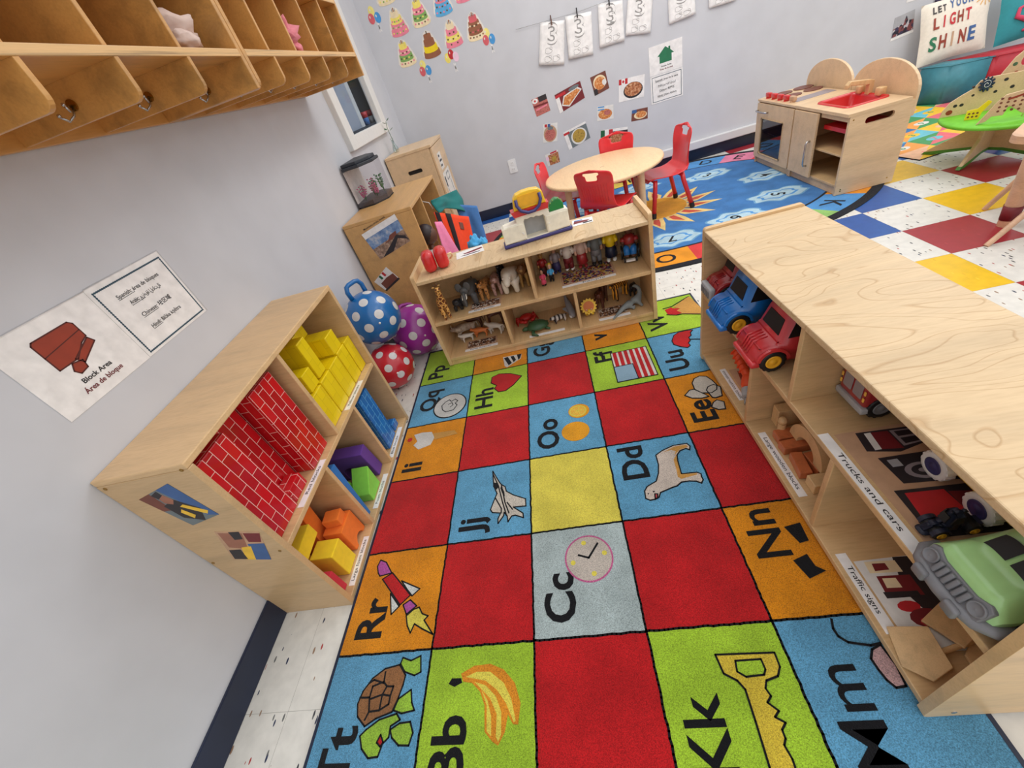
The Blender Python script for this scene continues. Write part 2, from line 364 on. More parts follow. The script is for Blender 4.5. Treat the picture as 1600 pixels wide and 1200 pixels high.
    def prism(s, poly, z0, z1, mat, M=None, smooth=False):
        poly = [(p[0], p[1]) for p in poly]
        a = sum(poly[i - 1][0] * poly[i][1] - poly[i][0] * poly[i - 1][1] for i in range(len(poly)))
        if a < 0: poly = poly[::-1]
        n = len(poly)
        tri = tessellate_polygon([[Vector((x, y, 0)) for x, y in poly]])
        V = [(x, y, z0) for x, y in poly] + [(x, y, z1) for x, y in poly]
        F = []
        for t in tri:
            t = list(t)
            (ax, ay), (bx, by), (cx, cy) = (poly[i] for i in t)
            if (bx - ax) * (cy - ay) - (by - ay) * (cx - ax) < 0: t = t[::-1]
            F.append([i + n for i in t]); F.append(t[::-1])
        F += [(i, (i + 1) % n, (i + 1) % n + n, i + n) for i in range(n)]
        return s.add(V, F, mat, smooth, M)
    def line(s, pts, w, z0, z1, mat, M=None, closed=False):
        pts = [Vector((p[0], p[1])) for p in pts]
        if closed: pts = pts + [pts[0]]
        for i in range(len(pts) - 1):
            a, b = pts[i], pts[i + 1]
            d = b - a
            if d.length < 1e-6: continue
            d.normalize(); q = Vector((-d.y, d.x)) * w / 2; e = d * w * 0.35
            s.prism([a - q - e, b - q + e, b + q + e, a + q - e], z0, z1, mat, M)
        return s
    def shape(s, polys, z0, z1, mat, M=None, bevel=0.0):
        """polygons with holes, filled"""
        cu = bpy.data.curves.new('t', 'CURVE'); cu.dimensions = '2D'; cu.fill_mode = 'BOTH'
        cu.extrude = (z1 - z0) / 2 - bevel; cu.bevel_depth = bevel; cu.bevel_resolution = 1; cu.offset = -bevel
        for poly in polys:
            sp = cu.splines.new('POLY'); sp.points.add(len(poly) - 1); sp.use_cyclic_u = True
            for p, q in zip(sp.points, poly): p.co = (q[0], q[1], 0, 1)
        return s.curve(cu, mat, (M or I4) @ T(0, 0, (z0 + z1) / 2))
    def curve(s, cu, mat, M, fit=None):
        o = bpy.data.objects.new('t', cu); COL.objects.link(o)
        dg = bpy.context.evaluated_depsgraph_get()
        me = bpy.data.meshes.new_from_object(o.evaluated_get(dg))
        V = [v.co.copy() for v in me.vertices]; F = [list(p.vertices) for p in me.polygons]
        bpy.data.objects.remove(o); bpy.data.curves.remove(cu); bpy.data.meshes.remove(me)
        return s.add(V, F, mat, False, M)
    def text(s, t, h, M, mat, w=None, bold=0.0, align='LEFT', shear=0.0, z=0.0004):
        """h = cap height in metres; w = squeeze to this width"""
        cu = bpy.data.curves.new('t', 'FONT'); cu.body = t; cu.size = 1.0; cu.align_x = align
        cu.offset = bold; cu.shear = shear; cu.extrude = 0.0; cu.resolution_u = 3
        o = bpy.data.objects.new('t', cu); COL.objects.link(o)
        dg = bpy.context.evaluated_depsgraph_get()
        me = bpy.data.meshes.new_from_object(o.evaluated_get(dg))
        V = [v.co.copy() for v in me.vertices]; F = [list(p.vertices) for p in me.polygons]
        bpy.data.objects.remove(o); bpy.data.curves.remove(cu); bpy.data.meshes.remove(me)
        if not V: return s
        k = h / 0.70
        kx = k
        if w:
            x0 = min(v.x for v in V); x1 = max(v.x for v in V); kx = w / (x1 - x0)
        return s.add([(v.x * kx, v.y * k, z) for v in V], F, mat, False, M)
    def skin(s, V, E, R, mat, sub=1, M=None):
        me = bpy.data.meshes.new('t'); me.from_pydata([Vector(v) for v in V], E, [])
        o = bpy.data.objects.new('t', me); COL.objects.link(o)
        md = o.modifiers.new('s', 'SKIN'); md.use_smooth_shade = True
        md.branch_smoothing = 0.6
        for d, r in zip(me.skin_vertices[0].data, R): d.radius = (r, r) if not isinstance(r, tuple) else r
        me.skin_vertices[0].data[0].use_root = True
        if sub: o.modifiers.new('u', 'SUBSURF').levels = sub
        dg = bpy.context.evaluated_depsgraph_get()
        m2 = bpy.data.meshes.new_from_object(o.evaluated_get(dg))
        VV = [v.co.copy() for v in m2.vertices]; F = [list(p.vertices) for p in m2.polygons]
        bpy.data.objects.remove(o); bpy.data.meshes.remove(me); bpy.data.meshes.remove(m2)
        return s.add(VV, F, mat, True, M)
    def grid(s, nu, nv, fn, mat, M=None, skip=None, thick=0.0, sub=0):
        V = [fn(i / nu, j / nv) for j in range(nv + 1) for i in range(nu + 1)]
        F = [(j * (nu + 1) + i, j * (nu + 1) + i + 1, (j + 1) * (nu + 1) + i + 1, (j + 1) * (nu + 1) + i) for j in range(nv) for i in range(nu) if not (skip and skip(i, j))]
        if not thick and not sub: return s.add(V, F, mat, True, M)
        me = bpy.data.meshes.new('t'); me.from_pydata([Vector(v) for v in V], [], F)
        o = bpy.data.objects.new('t', me); COL.objects.link(o)
        if thick: md = o.modifiers.new('s', 'SOLIDIFY'); md.thickness = thick; md.offset = 0
        if sub: o.modifiers.new('u', 'SUBSURF').levels = sub
        dg = bpy.context.evaluated_depsgraph_get()
        m2 = bpy.data.meshes.new_from_object(o.evaluated_get(dg))
        VV = [v.co.copy() for v in m2.vertices]; FF = [list(p.vertices) for p in m2.polygons]
        bpy.data.objects.remove(o); bpy.data.meshes.remove(me); bpy.data.meshes.remove(m2)
        return s.add(VV, FF, mat, True, M)
    def make(s, name, parent=None, label=None, bevel=0.0, cat=None, group=None, loc=None, rz=0, kind=None):
        me = bpy.data.meshes.new(name)
        me.from_pydata(s.V, [], s.F)
        for k in s.mats: me.materials.append(MATS[k])
        me.polygons.foreach_set('material_index', s.mi)
        me.polygons.foreach_set('use_smooth', s.sm)
        uv = me.uv_layers.new(name='UVMap')
        for p in me.polygons:
            n = p.normal; ax = max(range(3), key=lambda a: abs(n[a]))
            for li in p.loop_indices:
                c = me.vertices[me.loops[li].vertex_index].co
                uv.data[li].uv = (c.y, c.z) if ax == 0 else (c.x, c.z) if ax == 1 else (c.x, c.y)
        me.update()
        o = bpy.data.objects.new(name, me); COL.objects.link(o)
        if parent is not None: o.parent = parent
        if loc is not None: o.location = loc
        o.rotation_euler = (0, 0, rz)
        if bevel:
            b = o.modifiers.new('bevel', 'BEVEL'); b.width = bevel; b.segments = 2; b.limit_method = 'ANGLE'; b.angle_limit = math.radians(50)
        if label: o['label'] = label
        if cat: o['category'] = cat
        if group: o['group'] = group
        if kind: o['kind'] = kind
        return o
REST = []
def rest(o, z): REST.append((o, z)); return o
def settle():
    bpy.context.view_layer.update()
    for o, z in REST:
        zs = [(m.matrix_world @ v.co).z for m in [o] + list(o.children_recursive) if m.type == 'MESH' for v in m.data.vertices]
        o.location.z += z - min(zs)
def thing(name, label, cat, loc=(0, 0, 0), rz=0, group=None):
    o = bpy.data.objects.new(name, None); COL.objects.link(o)
    o.empty_display_size = 0.05
    o.location = loc; o.rotation_euler = (0, 0, rz)
    o['label'] = label; o['category'] = cat
    if group: o['group'] = group
    return o
def circ(cx, cy, rx, ry=None, n=24, a0=0, a1=2 * PI):
    ry = rx if ry is None else ry
    full = abs(a1 - a0 - 2 * PI) < 1e-6
    return [(cx + rx * math.cos(a0 + (a1 - a0) * i / (n if full else n - 1)), cy + ry * math.sin(a0 + (a1 - a0) * i / (n if full else n - 1))) for i in range(n)]
def rrect(x0, x1, y0, y1, r, n=5):
    P = []
    for cx, cy, a in ((x1 - r, y0 + r, -PI / 2), (x1 - r, y1 - r, 0), (x0 + r, y1 - r, PI / 2), (x0 + r, y0 + r, PI)):
        P += [(cx + r * math.cos(a + PI / 2 * i / n), cy + r * math.sin(a + PI / 2 * i / n)) for i in range(n + 1)]
    return P
def rect(x0, x1, y0, y1): return [(x0, y0), (x1, y0), (x1, y1), (x0, y1)]
# ------------------------------------------------------------------ setting
YB = 4.385
TS = 0.3048
TX, TY = 2.8917, 2.4258
def build_floor():
    mb = MB()
    known = {(1, 0): 'red', (0, 1): 'yellow', (-1, 0): 'blue', (0, -1): 'blue', (2, -1): 'yellow', (-1, 2): 'red', (-2, 1): 'yellow', (-6, -9): 'red', (-7, 0): 'red'}
    g = 0.0004
    for j in range(-10, 9):
        for i in range(-7, 14):
            x0, x1 = TX + j * TS, TX + (j + 1) * TS
            y0, y1 = TY - (i + 1) * TS, TY - i * TS
            x0 = max(x0, 0.0); y1 = min(y1, YB)
            if x1 <= x0 or y1 <= y0: continue
            c = 'white'
            if (i + j) % 2 and (j >= -1 or i <= -5): c = known.get((i, j), ('red', 'yellow', 'blue')[(i * 2 + j) % 3])
            mb.add([(x0 + g, y0 + g, 0), (x1 - g, y0 + g, 0), (x1 - g, y1 - g, 0), (x0 + g, y1 - g, 0)], [(0, 1, 2, 3)], 'tile_' + c)
    mb.box(0, 5.6, -1.55, YB, -0.05, -0.0004, 'tile_seam')
    mb.make('floor', kind='structure')
build_floor()
FW = frame((0, 0, 0), (0, 1, 0), (0, 0, 1))            # left wall frame: u = y, v = z, normal +x
FB = frame((0, YB, 0), (1, 0, 0), (0, 0, 1))           # back wall frame: u = x, v = z, normal -y
WY0, WY1, WZ0, WZ1 = 3.0, 3.80, 1.09, 2.05
mb = MB(); mb.shape([rect(-1.55, YB + 0.1, 0, 2.75), rect(WY0, WY1, WZ0, WZ1)], -0.012, 0, 'wall_paint', FW); mb.make('wall_left', kind='structure')
mb = MB(); mb.box(0, 1.15, YB - 0.006, YB + 0.1, 0, 2.75, 'wall_paint'); mb.box(1.15, 5.6, YB, YB + 0.1, 0, 2.75, 'wall_paint'); mb.make('wall_back', kind='structure')
mb = MB(); mb.box(0, 0.008, -1.55, YB - 0.008, 0, 0.102, 'navy_vinyl'); mb.make('baseboard_left', kind='structure', bevel=0.003)
mb = MB(); mb.box(0, 5.6, YB - 0.013, YB - 0.006, 0, 0.100, 'navy_vinyl'); mb.make('baseboard_back', kind='structure', bevel=0.003)
mb = MB(); mb.box(1.15, 5.6, YB - 0.045, YB, 0.101, 0.168, 'wall_white_paint'); mb.make('trim_1', kind='structure', bevel=0.006)
# interior window with a dim room behind it
win = thing('window_1', 'white framed interior window looking into a dim room', 'window'); win['kind'] = 'structure'
mb = MB(FW)
mb.box(2.935, WY0 + 0.052, 1.035, 2.1, -0.012, 0.035, 'window_white'); mb.box(WY1 - 0.055, 3.87, 1.035, 2.1, -0.012, 0.035, 'window_white')
mb.box(WY0 + 0.052, WY1 - 0.055, 1.035, 1.11, -0.012, 0.035, 'window_white'); mb.box(WY0 + 0.052, WY1 - 0.055, 2.03, 2.1, -0.012, 0.035, 'window_white')
mb.make('window_frame', win, bevel=0.004)
mb = MB(FW); mb.box(WY0 + 0.052, WY1 - 0.055, 1.11, 2.03, -0.006, -0.001, 'window_glass'); mb.make('pane', win)
mb = MB(FW); mb.box(2.9, 3.54, 1.0, 2.2, -0.075, -0.06, 'grey_room'); mb.make('grey_panel', win)
mb = MB(FW); mb.box(3.54, 3.61, 1.0, 2.2, -0.085, -0.055, 'window_white'); mb.make('mullion', win)
mb = MB(FW); mb.box(3.55, 5.3, 0.9, 2.3, -0.40, -0.39, 'painted_room_shade'); mb.box(3.55, 3.56, 0.9, 2.3, -0.39, -0.086, 'painted_room_shade'); mb.box(3.56, 5.3, 0.9, 1.05, -0.39, -0.013, 'painted_room_shade'); mb.box(3.56, 5.3, 2.29, 2.3, -0.39, -0.013, 'painted_room_shade'); mb.box(5.29, 5.3, 1.05, 2.29, -0.39, -0.013, 'painted_room_shade'); mb.make('painted_dark_recess', win)  # near-black panels: the dimness of the room is put into their colour
mb = MB(FW); mb.box(WY0 + 0.06, 4.3, 1.098, 1.122, -0.052, -0.014, 'tank_lid'); mb.box(3.62, 4.3, 1.098, 1.122, -0.1, -0.052, 'tank_lid'); mb.make('inner_sill', win)
for k, (y, lab) in enumerate(((3.70, 'red and blue cup on the dark window sill, beside the post'), (3.84, 'red and white cup on the dark window sill, far end'))):
    t = thing('cup', lab, 'cup', (-0.064, y, 1.1225), 0, 'cups behind the window')
    mb = MB(); mb.lathe([(0.020, 0), (0.024, 0.045)], 'fab_blue' if k == 0 else 'white', 16); mb.lathe([(0.024, 0.045), (0.030, 0.085), (0.027, 0.085), (0.022, 0.047)], 'red_plastic', 16); mb.make('cup_body', t)

# ------------------------------------------------------------------ alphabet rug
CW, CH = 0.2994, 0.3166
RM = T(0.286, 1.680, 0) @ RZ(-0.0121)
RZT = 0.010
CELLS = ['lime orange blue orange lime', 'blue lime red lime blue', 'orange red blue red orange', 'red blue yellow blue red', 'orange red grey red orange', 'blue lime red lime blue', 'lime orange blue orange lime']
LET = {(0, 0): 'Pp', (2, 0): 'Gg', (3, 0): 'v', (4, 0): 'Vv', (0, 1): 'Qq', (1, 1): 'Hh', (3, 1): 'Ff', (4, 1): 'Uu', (0, 2): 'Ii', (2, 2): 'Oo', (4, 2): 'Ee', (1, 3): 'Jj', (3, 3): 'Dd', (0, 4): 'Rr', (2, 4): 'Cc', (4, 4): 'Nn',
       (0, 5): 'Tt', (1, 5): 'Bb', (3, 5): 'Kk', (4, 5): 'Mm'}
RS=[('purple',1,[(0.055,-1.021),(0.065,-1.033),(0.108,-1.027),(0.076,-0.986),(0.051,-0.975),(0.045,-0.997)]),('rugred',1,[(0.078,-1.045),(0.111,-1.027),(0.196,-1.108),(0.166,-1.135)]),('offwhite',1,[(0.152,-1.058),(0.18,-1.089),(0.202,-1.111),(0.225,-1.091)]),('offwhite',1,[(0.122,-1.096),(0.164,-1.139),(0.142,-1.161)]),('purple',1,[(0.177,-1.136),(0.199,-1.123),(0.225,-1.143),(0.195,-1.165)]),('rugyellow',1,[(0.196,-1.17),(0.217,-1.153),(0.235,-1.148),(0.249,-1.168),(0.27,-1.176),(0.259,-1.187),(0.295,-1.228),(0.258,-1.211),(0.229,-1.195),(0.221,-1.219),(0.206,-1.198)]),('rugbrown',1,[(0.112,-1.411),(0.103,-1.384),(0.11,-1.356),(0.131,-1.327),(0.164,-1.306),(0.207,-1.299),(0.231,-1.325),(0.229,-1.347),(0.222,-1.375),(0.211,-1.405),(0.168,-1.417),(0.14,-1.432)]),('ruggreen',1,[(0.213,-1.282),(0.24,-1.291),(0.268,-1.281),(0.276,-1.32),(0.258,-1.327),(0.227,-1.317),(0.209,-1.297)]),('ruggreen',1,[(0.223,-1.378),(0.256,-1.359),(0.264,-1.387),(0.275,-1.404),(0.24,-1.409),(0.215,-1.402)]),('ruggreen',1,[(0.147,-1.439),(0.179,-1.42),(0.226,-1.409),(0.239,-1.422),(0.215,-1.434),(0.216,-1.456),(0.202,-1.468),(0.196,-1.492),(0.17,-1.494),(0.146,-1.476),(0.133,-1.451)]),('ruggreen',1,[(0.216,-1.441),(0.24,-1.429),(0.269,-1.427),(0.281,-1.449),(0.275,-1.473),(0.247,-1.472),(0.225,-1.457)]),('rugred',1,[(0.185,-1.465),(0.192,-1.45),(0.203,-1.465),(0.197,-1.473)]),('line',1,[(0.124,-1.338),(0.137,-1.331),(0.169,-1.34),(0.167,-1.314)]),('line',1,[(0.105,-1.37),(0.135,-1.371),(0.137,-1.346),(0.168,-1.337),(0.181,-1.348),(0.172,-1.366),(0.136,-1.375)]),('line',1,[(0.172,-1.366),(0.197,-1.37),(0.201,-1.349),(0.181,-1.348)]),('line',1,[(0.136,-1.375),(0.143,-1.402),(0.136,-1.419)]),('line',1,[(0.143,-1.402),(0.173,-1.4),(0.172,-1.366)]),('line',1,[(0.197,-1.37),(0.197,-1.388),(0.173,-1.4)]),('bananaorange',0,[(0.396,-1.331),(0.432,-1.315),(0.477,-1.313),(0.515,-1.328),(0.546,-1.359),(0.561,-1.401),(0.555,-1.442),(0.542,-1.441),(0.529,-1.422),(0.522,-1.455),(0.506,-1.479),(0.492,-1.472),(0.471,-1.453),(0.467,-1.401),(0.453,-1.373),(0.429,-1.353),(0.404,-1.349)]),('rugyellow',0,[(0.409,-1.339),(0.44,-1.329),(0.478,-1.331),(0.516,-1.357),(0.537,-1.391),(0.549,-1.435),(0.544,-1.437),(0.523,-1.399),(0.498,-1.371),(0.466,-1.35)]),('rugyellow',0,[(0.436,-1.351),(0.467,-1.36),(0.496,-1.384),(0.512,-1.417),(0.513,-1.459),(0.506,-1.473),(0.5,-1.463),(0.5,-1.42),(0.481,-1.388)]),('rugyellow',0,[(0.456,-1.369),(0.475,-1.393),(0.486,-1.424),(0.488,-1.462),(0.476,-1.452),(0.473,-1.402)]),('ink',0,[(0.363,-1.352),(0.371,-1.34),(0.397,-1.341),(0.401,-1.351),(0.38,-1.359)]),('clock',0,[(0.776,-1.056),(0.849,-1.065)]),('ruggrey',1,[(0.448,-0.662),(0.466,-0.698),(0.478,-0.721),(0.486,-0.733),(0.501,-0.745),(0.507,-0.767),(0.534,-0.788),(0.58,-0.812),(0.581,-0.842),(0.534,-0.839),(0.57,-0.869),(0.572,-0.887),(0.543,-0.873),(0.529,-0.874),(0.516,-0.895),(0.513,-0.872),(0.501,-0.855),(0.499,-0.869),(0.48,-0.896),(0.479,-0.878),(0.488,-0.856),(0.457,-0.849),(0.449,-0.836),(0.465,-0.786),(0.471,-0.771),(0.456,-0.735),(0.451,-0.692)]),('line',1,[(0.45,-0.677),(0.474,-0.735),(0.494,-0.814),(0.51,-0.868)]),('line',1,[(0.486,-0.733),(0.503,-0.815),(0.519,-0.861)]),('line',1,[(0.465,-0.789),(0.49,-0.838),(0.49,-0.856)]),('line',1,[(0.511,-0.816),(0.532,-0.848)]),('line',1,[(0.467,-0.723),(0.456,-0.738)]),('ink',0,[(0.454,-0.717),(0.47,-0.724),(0.474,-0.745),(0.467,-0.754),(0.456,-0.738)]),('ink',0,[(0.486,-0.737),(0.499,-0.769),(0.502,-0.789),(0.49,-0.771),(0.483,-0.75)]),('dogwhite',1,[(1.062,-0.712),(1.088,-0.696),(1.131,-0.681),(1.177,-0.682),(1.184,-0.696),(1.178,-0.712),(1.168,-0.703),(1.146,-0.709),(1.131,-0.726),(1.126,-0.752),(1.122,-0.806),(1.17,-0.809),(1.181,-0.817),(1.179,-0.829),(1.18,-0.841),(1.171,-0.853),(1.158,-0.843),(1.137,-0.838),(1.113,-0.838),(1.095,-0.85),(1.08,-0.853),(1.038,-0.866),(1.029,-0.882),(1.016,-0.888),(0.999,-0.889),(0.987,-0.88),(0.99,-0.852),(1.002,-0.836),(1.036,-0.82),(1.051,-0.789),(1.06,-0.755)]),('rugtan',0,[(1.13,-0.723),(1.114,-0.743),(1.111,-0.788),(1.107,-0.816),(1.116,-0.826),(1.142,-0.822),(1.169,-0.818),(1.169,-0.812),(1.123,-0.808),(1.125,-0.765)]),('rugtan',0,[(1.088,-0.705),(1.132,-0.687),(1.173,-0.687),(1.177,-0.698),(1.167,-0.7),(1.145,-0.705),(1.121,-0.727),(1.131,-0.709),(1.118,-0.699)]),('dogpink',1,[(1.019,-0.868),(1.028,-0.87),(1.023,-0.886),(1.016,-0.885)]),('ink',0,[(0.996,-0.863),(1.003,-0.861),(0.999,-0.868)]),('ink',0,[(1.014,-0.857),(1.023,-0.856),(1.017,-0.864)]),('orange',0,[(0.792,-0.527),(0.847,-0.541)]),('orangecut',0,[(0.818,-0.414),(0.861,-0.426)]),('rugred',1,[(0.567,-0.092),(0.508,-0.053),(0.448,-0.037),(0.41,-0.054),(0.408,-0.099),(0.439,-0.128),(0.428,-0.149),(0.45,-0.18),(0.486,-0.182),(0.526,-0.149)]),('coin',0,[(0.201,-0.209),(0.288,-0.216)]),('rugtan',0,[(0.137,-0.384),(0.249,-0.39),(0.268,-0.415),(0.153,-0.427)]),('rugwhite',0,[(0.046,-0.372),(0.086,-0.366),(0.135,-0.373),(0.155,-0.413),(0.143,-0.454),(0.087,-0.47),(0.057,-0.439),(0.072,-0.419)]),('cherry',0,[(0.03,-0.399),(0.045,-0.402)]),('rugwhite',1,[(1.012,-0.063),(1.179,-0.062),(1.18,-0.281),(1.007,-0.282)]),('rugred',0,[(1.021,-0.063),(1.038,-0.063),(1.034,-0.282),(1.017,-0.282)]),('rugred',0,[(1.047,-0.063),(1.064,-0.063),(1.061,-0.282),(1.044,-0.282)]),('rugred',0,[(1.073,-0.063),(1.089,-0.063),(1.087,-0.281),(1.071,-0.281)]),('rugred',0,[(1.099,-0.063),(1.115,-0.063),(1.114,-0.281),(1.097,-0.281)]),('rugred',0,[(1.125,-0.063),(1.141,-0.063),(1.14,-0.281),(1.124,-0.281)]),('rugred',0,[(1.15,-0.063),(1.166,-0.062),(1.167,-0.281),(1.15,-0.281)]),('flagblue',1,[(1.009,-0.173),(1.095,-0.173),(1.098,-0.281),(1.007,-0.282)]),('rugred',1,[(1.3,-0.064),(1.319,-0.026),(1.344,-0.009),(1.377,-0.007),(1.41,-0.012),(1.394,-0.029),(1.391,-0.051),(1.376,-0.064),(1.375,-0.09),(1.361,-0.106),(1.364,-0.126),(1.349,-0.138),(1.323,-0.121),(1.3,-0.094)]),('line',1,[(1.375,-0.079),(1.413,-0.093),(1.439,-0.108)]),('ruggrey',1,[(1.292,-0.377),(1.307,-0.353),(1.331,-0.343),(1.356,-0.353),(1.369,-0.384),(1.375,-0.414),(1.366,-0.439),(1.342,-0.453),(1.308,-0.443),(1.29,-0.416)]),('ruggrey',1,[(1.244,-0.44),(1.27,-0.415),(1.287,-0.415),(1.306,-0.44),(1.326,-0.469),(1.299,-0.472),(1.265,-0.462)]),('ruggrey',1,[(1.329,-0.433),(1.341,-0.415),(1.364,-0.408),(1.384,-0.428),(1.372,-0.478),(1.347,-0.483),(1.336,-0.478)]),('ruggrey',1,[(1.316,-0.528),(1.329,-0.506),(1.346,-0.496),(1.366,-0.512),(1.358,-0.549),(1.334,-0.547)]),('rugtan',0,[(1.486,0.293),(1.49,0.276),(1.505,0.158),(1.508,0.096),(1.407,0.143),(1.394,0.184),(1.413,0.193),(1.388,0.223)]),('rugred',0,[(1.342,0.213),(1.377,0.224),(1.382,0.212),(1.415,0.194),(1.392,0.185),(1.409,0.151),(1.374,0.145),(1.345,0.162),(1.344,0.181)]),('line',1,[(1.337,0.227),(1.381,0.231),(1.433,0.262),(1.486,0.293)]),('line',1,[(1.339,0.165),(1.381,0.142),(1.41,0.141),(1.506,0.095)]),('rugwhite',0,[(0.464,0.102),(0.567,0.099),(0.563,0.06),(0.489,0.007),(0.476,0.019)]),('ink',0,[(0.469,0.093),(0.491,0.097),(0.515,0.034),(0.498,0.018)]),('ink',0,[(0.505,0.095),(0.523,0.096),(0.537,0.055),(0.525,0.037)]),('ink',0,[(0.541,0.101),(0.567,0.099),(0.558,0.058),(0.55,0.05)]),('keyyellow',1,[(1.044,-1.329),(1.173,-1.333),(1.172,-1.361),(1.16,-1.378),(1.133,-1.385),(1.125,-1.399),(1.13,-1.413),(1.118,-1.424),(1.134,-1.439),(1.122,-1.449),(1.138,-1.459),(1.126,-1.47),(1.126,-1.484),(1.119,-1.494),(1.124,-1.515),(1.123,-1.534),(1.117,-1.559),(1.077,-1.559),(1.077,-1.527),(1.081,-1.454),(1.083,-1.399),(1.073,-1.382),(1.049,-1.367)]),('ruglime',1,[(1.083,-1.344),(1.139,-1.344),(1.14,-1.364),(1.133,-1.374),(1.094,-1.376),(1.079,-1.365)]),('ink',0,[(1.334,-1.034),(1.378,-1.027),(1.374,-1.08),(1.35,-1.084)]),('ink',0,[(1.312,-1.129),(1.351,-1.116),(1.355,-1.149),(1.372,-1.163),(1.327,-1.178)]),('line',1,[(1.325,-1.274),(1.318,-1.294),(1.32,-1.31),(1.333,-1.323),(1.373,-1.332),(1.394,-1.329)]),('mousepink',1,[(1.371,-1.34),(1.359,-1.357),(1.361,-1.378),(1.365,-1.396),(1.374,-1.41),(1.393,-1.408),(1.398,-1.372),(1.392,-1.332)])]
def build_rug():
    mb = MB(RM)
    rnd = random.Random(3)
    jit = lambda: rnd.uniform(-0.0012, 0.0012)
    mb.box(-0.008, 5 * CW + 0.008, -6 * CH - 0.012, CH + 0.012, 0, RZT - 0.002, 'rugblue' if False else 'flagblue')
    mb.line([(-0.004, CH + 0.004), (-0.004, -6 * CH - 0.004), (5 * CW + 0.004, -6 * CH - 0.004), (5 * CW + 0.004, CH + 0.004)], 0.009, 0, RZT + 0.0006, 'navy_vinyl', closed=True)
    for r, row in enumerate(CELLS):
        for c, nm in enumerate(row.split()):
            mb.box(c * CW, (c + 1) * CW, -r * CH, (1 - r) * CH, 0.001, RZT, 'rug' + nm)
    def jl(p, q, w):
        n = int((Vector(q) - Vector(p)).length / 0.012)
        pts = [(p[0] + (q[0] - p[0]) * i / n + jit(), p[1] + (q[1] - p[1]) * i / n + jit()) for i in range(n + 1)]
        mb.line(pts, w, RZT - 0.002, RZT + 0.0005, 'ink')
    for r in range(0, 7): jl((0, -r * CH + CH), (5 * CW, -r * CH + CH), 0.0058)
    for c in range(1, 5): jl((c * CW, CH), (c * CW, -6 * CH), 0.0058)
    for (c, r), t in LET.items():
        M = frame((c * CW + 0.121, -r * CH + {'v': 0.075, 'Nn': 0.145, 'Dd': 0.145, 'Qq': 0.095, 'Ff': 0.195, 'Vv': 0.05}.get(t, 0.035), RZT), (0, 1, 0), (-1, 0, 0))
        mb.text(t, 0.086, M, 'ink', bold=0.006 if 'M' in t else 0.016 if t in ('Kk', 'Nn') else 0.026, z=0.0007)
    z = RZT + 0.0002
    MAP = {'line': 'ink', 'clock': 'clockface', 'orange': 'orangefruit', 'orangecut': 'orangepulp', 'coin': 'coinsilver', 'ruggrey': 'eggshell'}
    for k, (mat, ol, pts) in enumerate(RS):
        z += 0.00003
        if mat == 'line': mb.line(pts, 0.0046, RZT - 0.001, z + 0.0004, 'ink'); continue
        if len(pts) == 2:
            (cx, cy), (ex, ey) = pts
            r = math.hypot(ex - cx, ey - cy)
            if mat == 'clock':
                mb.prism(circ(cx, cy, r, n=36), RZT - 0.001, z, 'clockpink'); mb.prism(circ(cx, cy, r * 0.93, n=36), RZT - 0.001, z + 0.0003, 'clockface')
                for a in range(4): mb.prism(circ(cx + r * 0.68 * math.cos(a * PI / 2 + 0.2), cy + r * 0.68 * math.sin(a * PI / 2 + 0.2), 0.008, n=8), RZT, z + 0.0006, 'rugyellow')
                mb.line([(cx - 0.03, cy + 0.012), (cx, cy), (cx + 0.033, cy + 0.043)], 0.006, RZT, z + 0.0007, 'ink')
            elif mat in ('orange', 'orangecut'):
                mb.prism(circ(cx, cy, r, r * 0.92, n=30), RZT - 0.001, z, 'orangefruit')
                if mat == 'orangecut':
                    mb.prism(circ(cx - 0.004, cy, r * 0.82, r * 0.75, n=30), RZT - 0.001, z + 0.0002, 'rugyellow'); mb.prism(circ(cx - 0.004, cy, r * 0.7, r * 0.64, n=30), RZT - 0.001, z + 0.0004, 'orangepulp')
                    for a in range(5): mb.line([(cx - 0.004, cy), (cx - 0.004 + r * 0.66 * math.cos(a * 1.257), cy + r * 0.62 * math.sin(a * 1.257))], 0.003, RZT, z + 0.0006, 'rugyellow')
            elif mat == 'coin':
                mb.prism(circ(cx, cy, r, n=36), RZT - 0.001, z, 'ink'); mb.prism(circ(cx, cy, r * 0.93, n=36), RZT - 0.001, z + 0.0003, 'coinsilver')
                hd = [(-.45, -.3), (-.2, -.55), (.3, -.5), (.5, -.1), (.35, .1), (.5, .3), (.3, .5), (.05, .35), (-.1, .55), (-.35, .4), (-.55, .1)]
                mb.line([(cx + r * u * 0.9, cy + r * v * 0.9) for u, v in hd], 0.0045, RZT, z + 0.0006, 'ink', closed=True)
                mb.line([(cx + r * u, cy + r * v) for u, v in [(-.1, .1), (.1, .2), (.2, 0), (.05, -.15)]], 0.004, RZT, z + 0.0006, 'ink')
            else: mb.prism(circ(cx, cy, 0.012, n=14), RZT - 0.001, z, 'cherry')
            continue
        mb.prism(pts, RZT - 0.001, z, MAP.get(mat, mat))
        if ol: mb.line(pts, 0.0042, RZT - 0.001, z + 0.0003, 'ink', closed=True)
    mb.make('alphabet_rug', label='multicoloured alphabet rug of letter squares in the middle of the room floor', cat='rug')
build_rug()

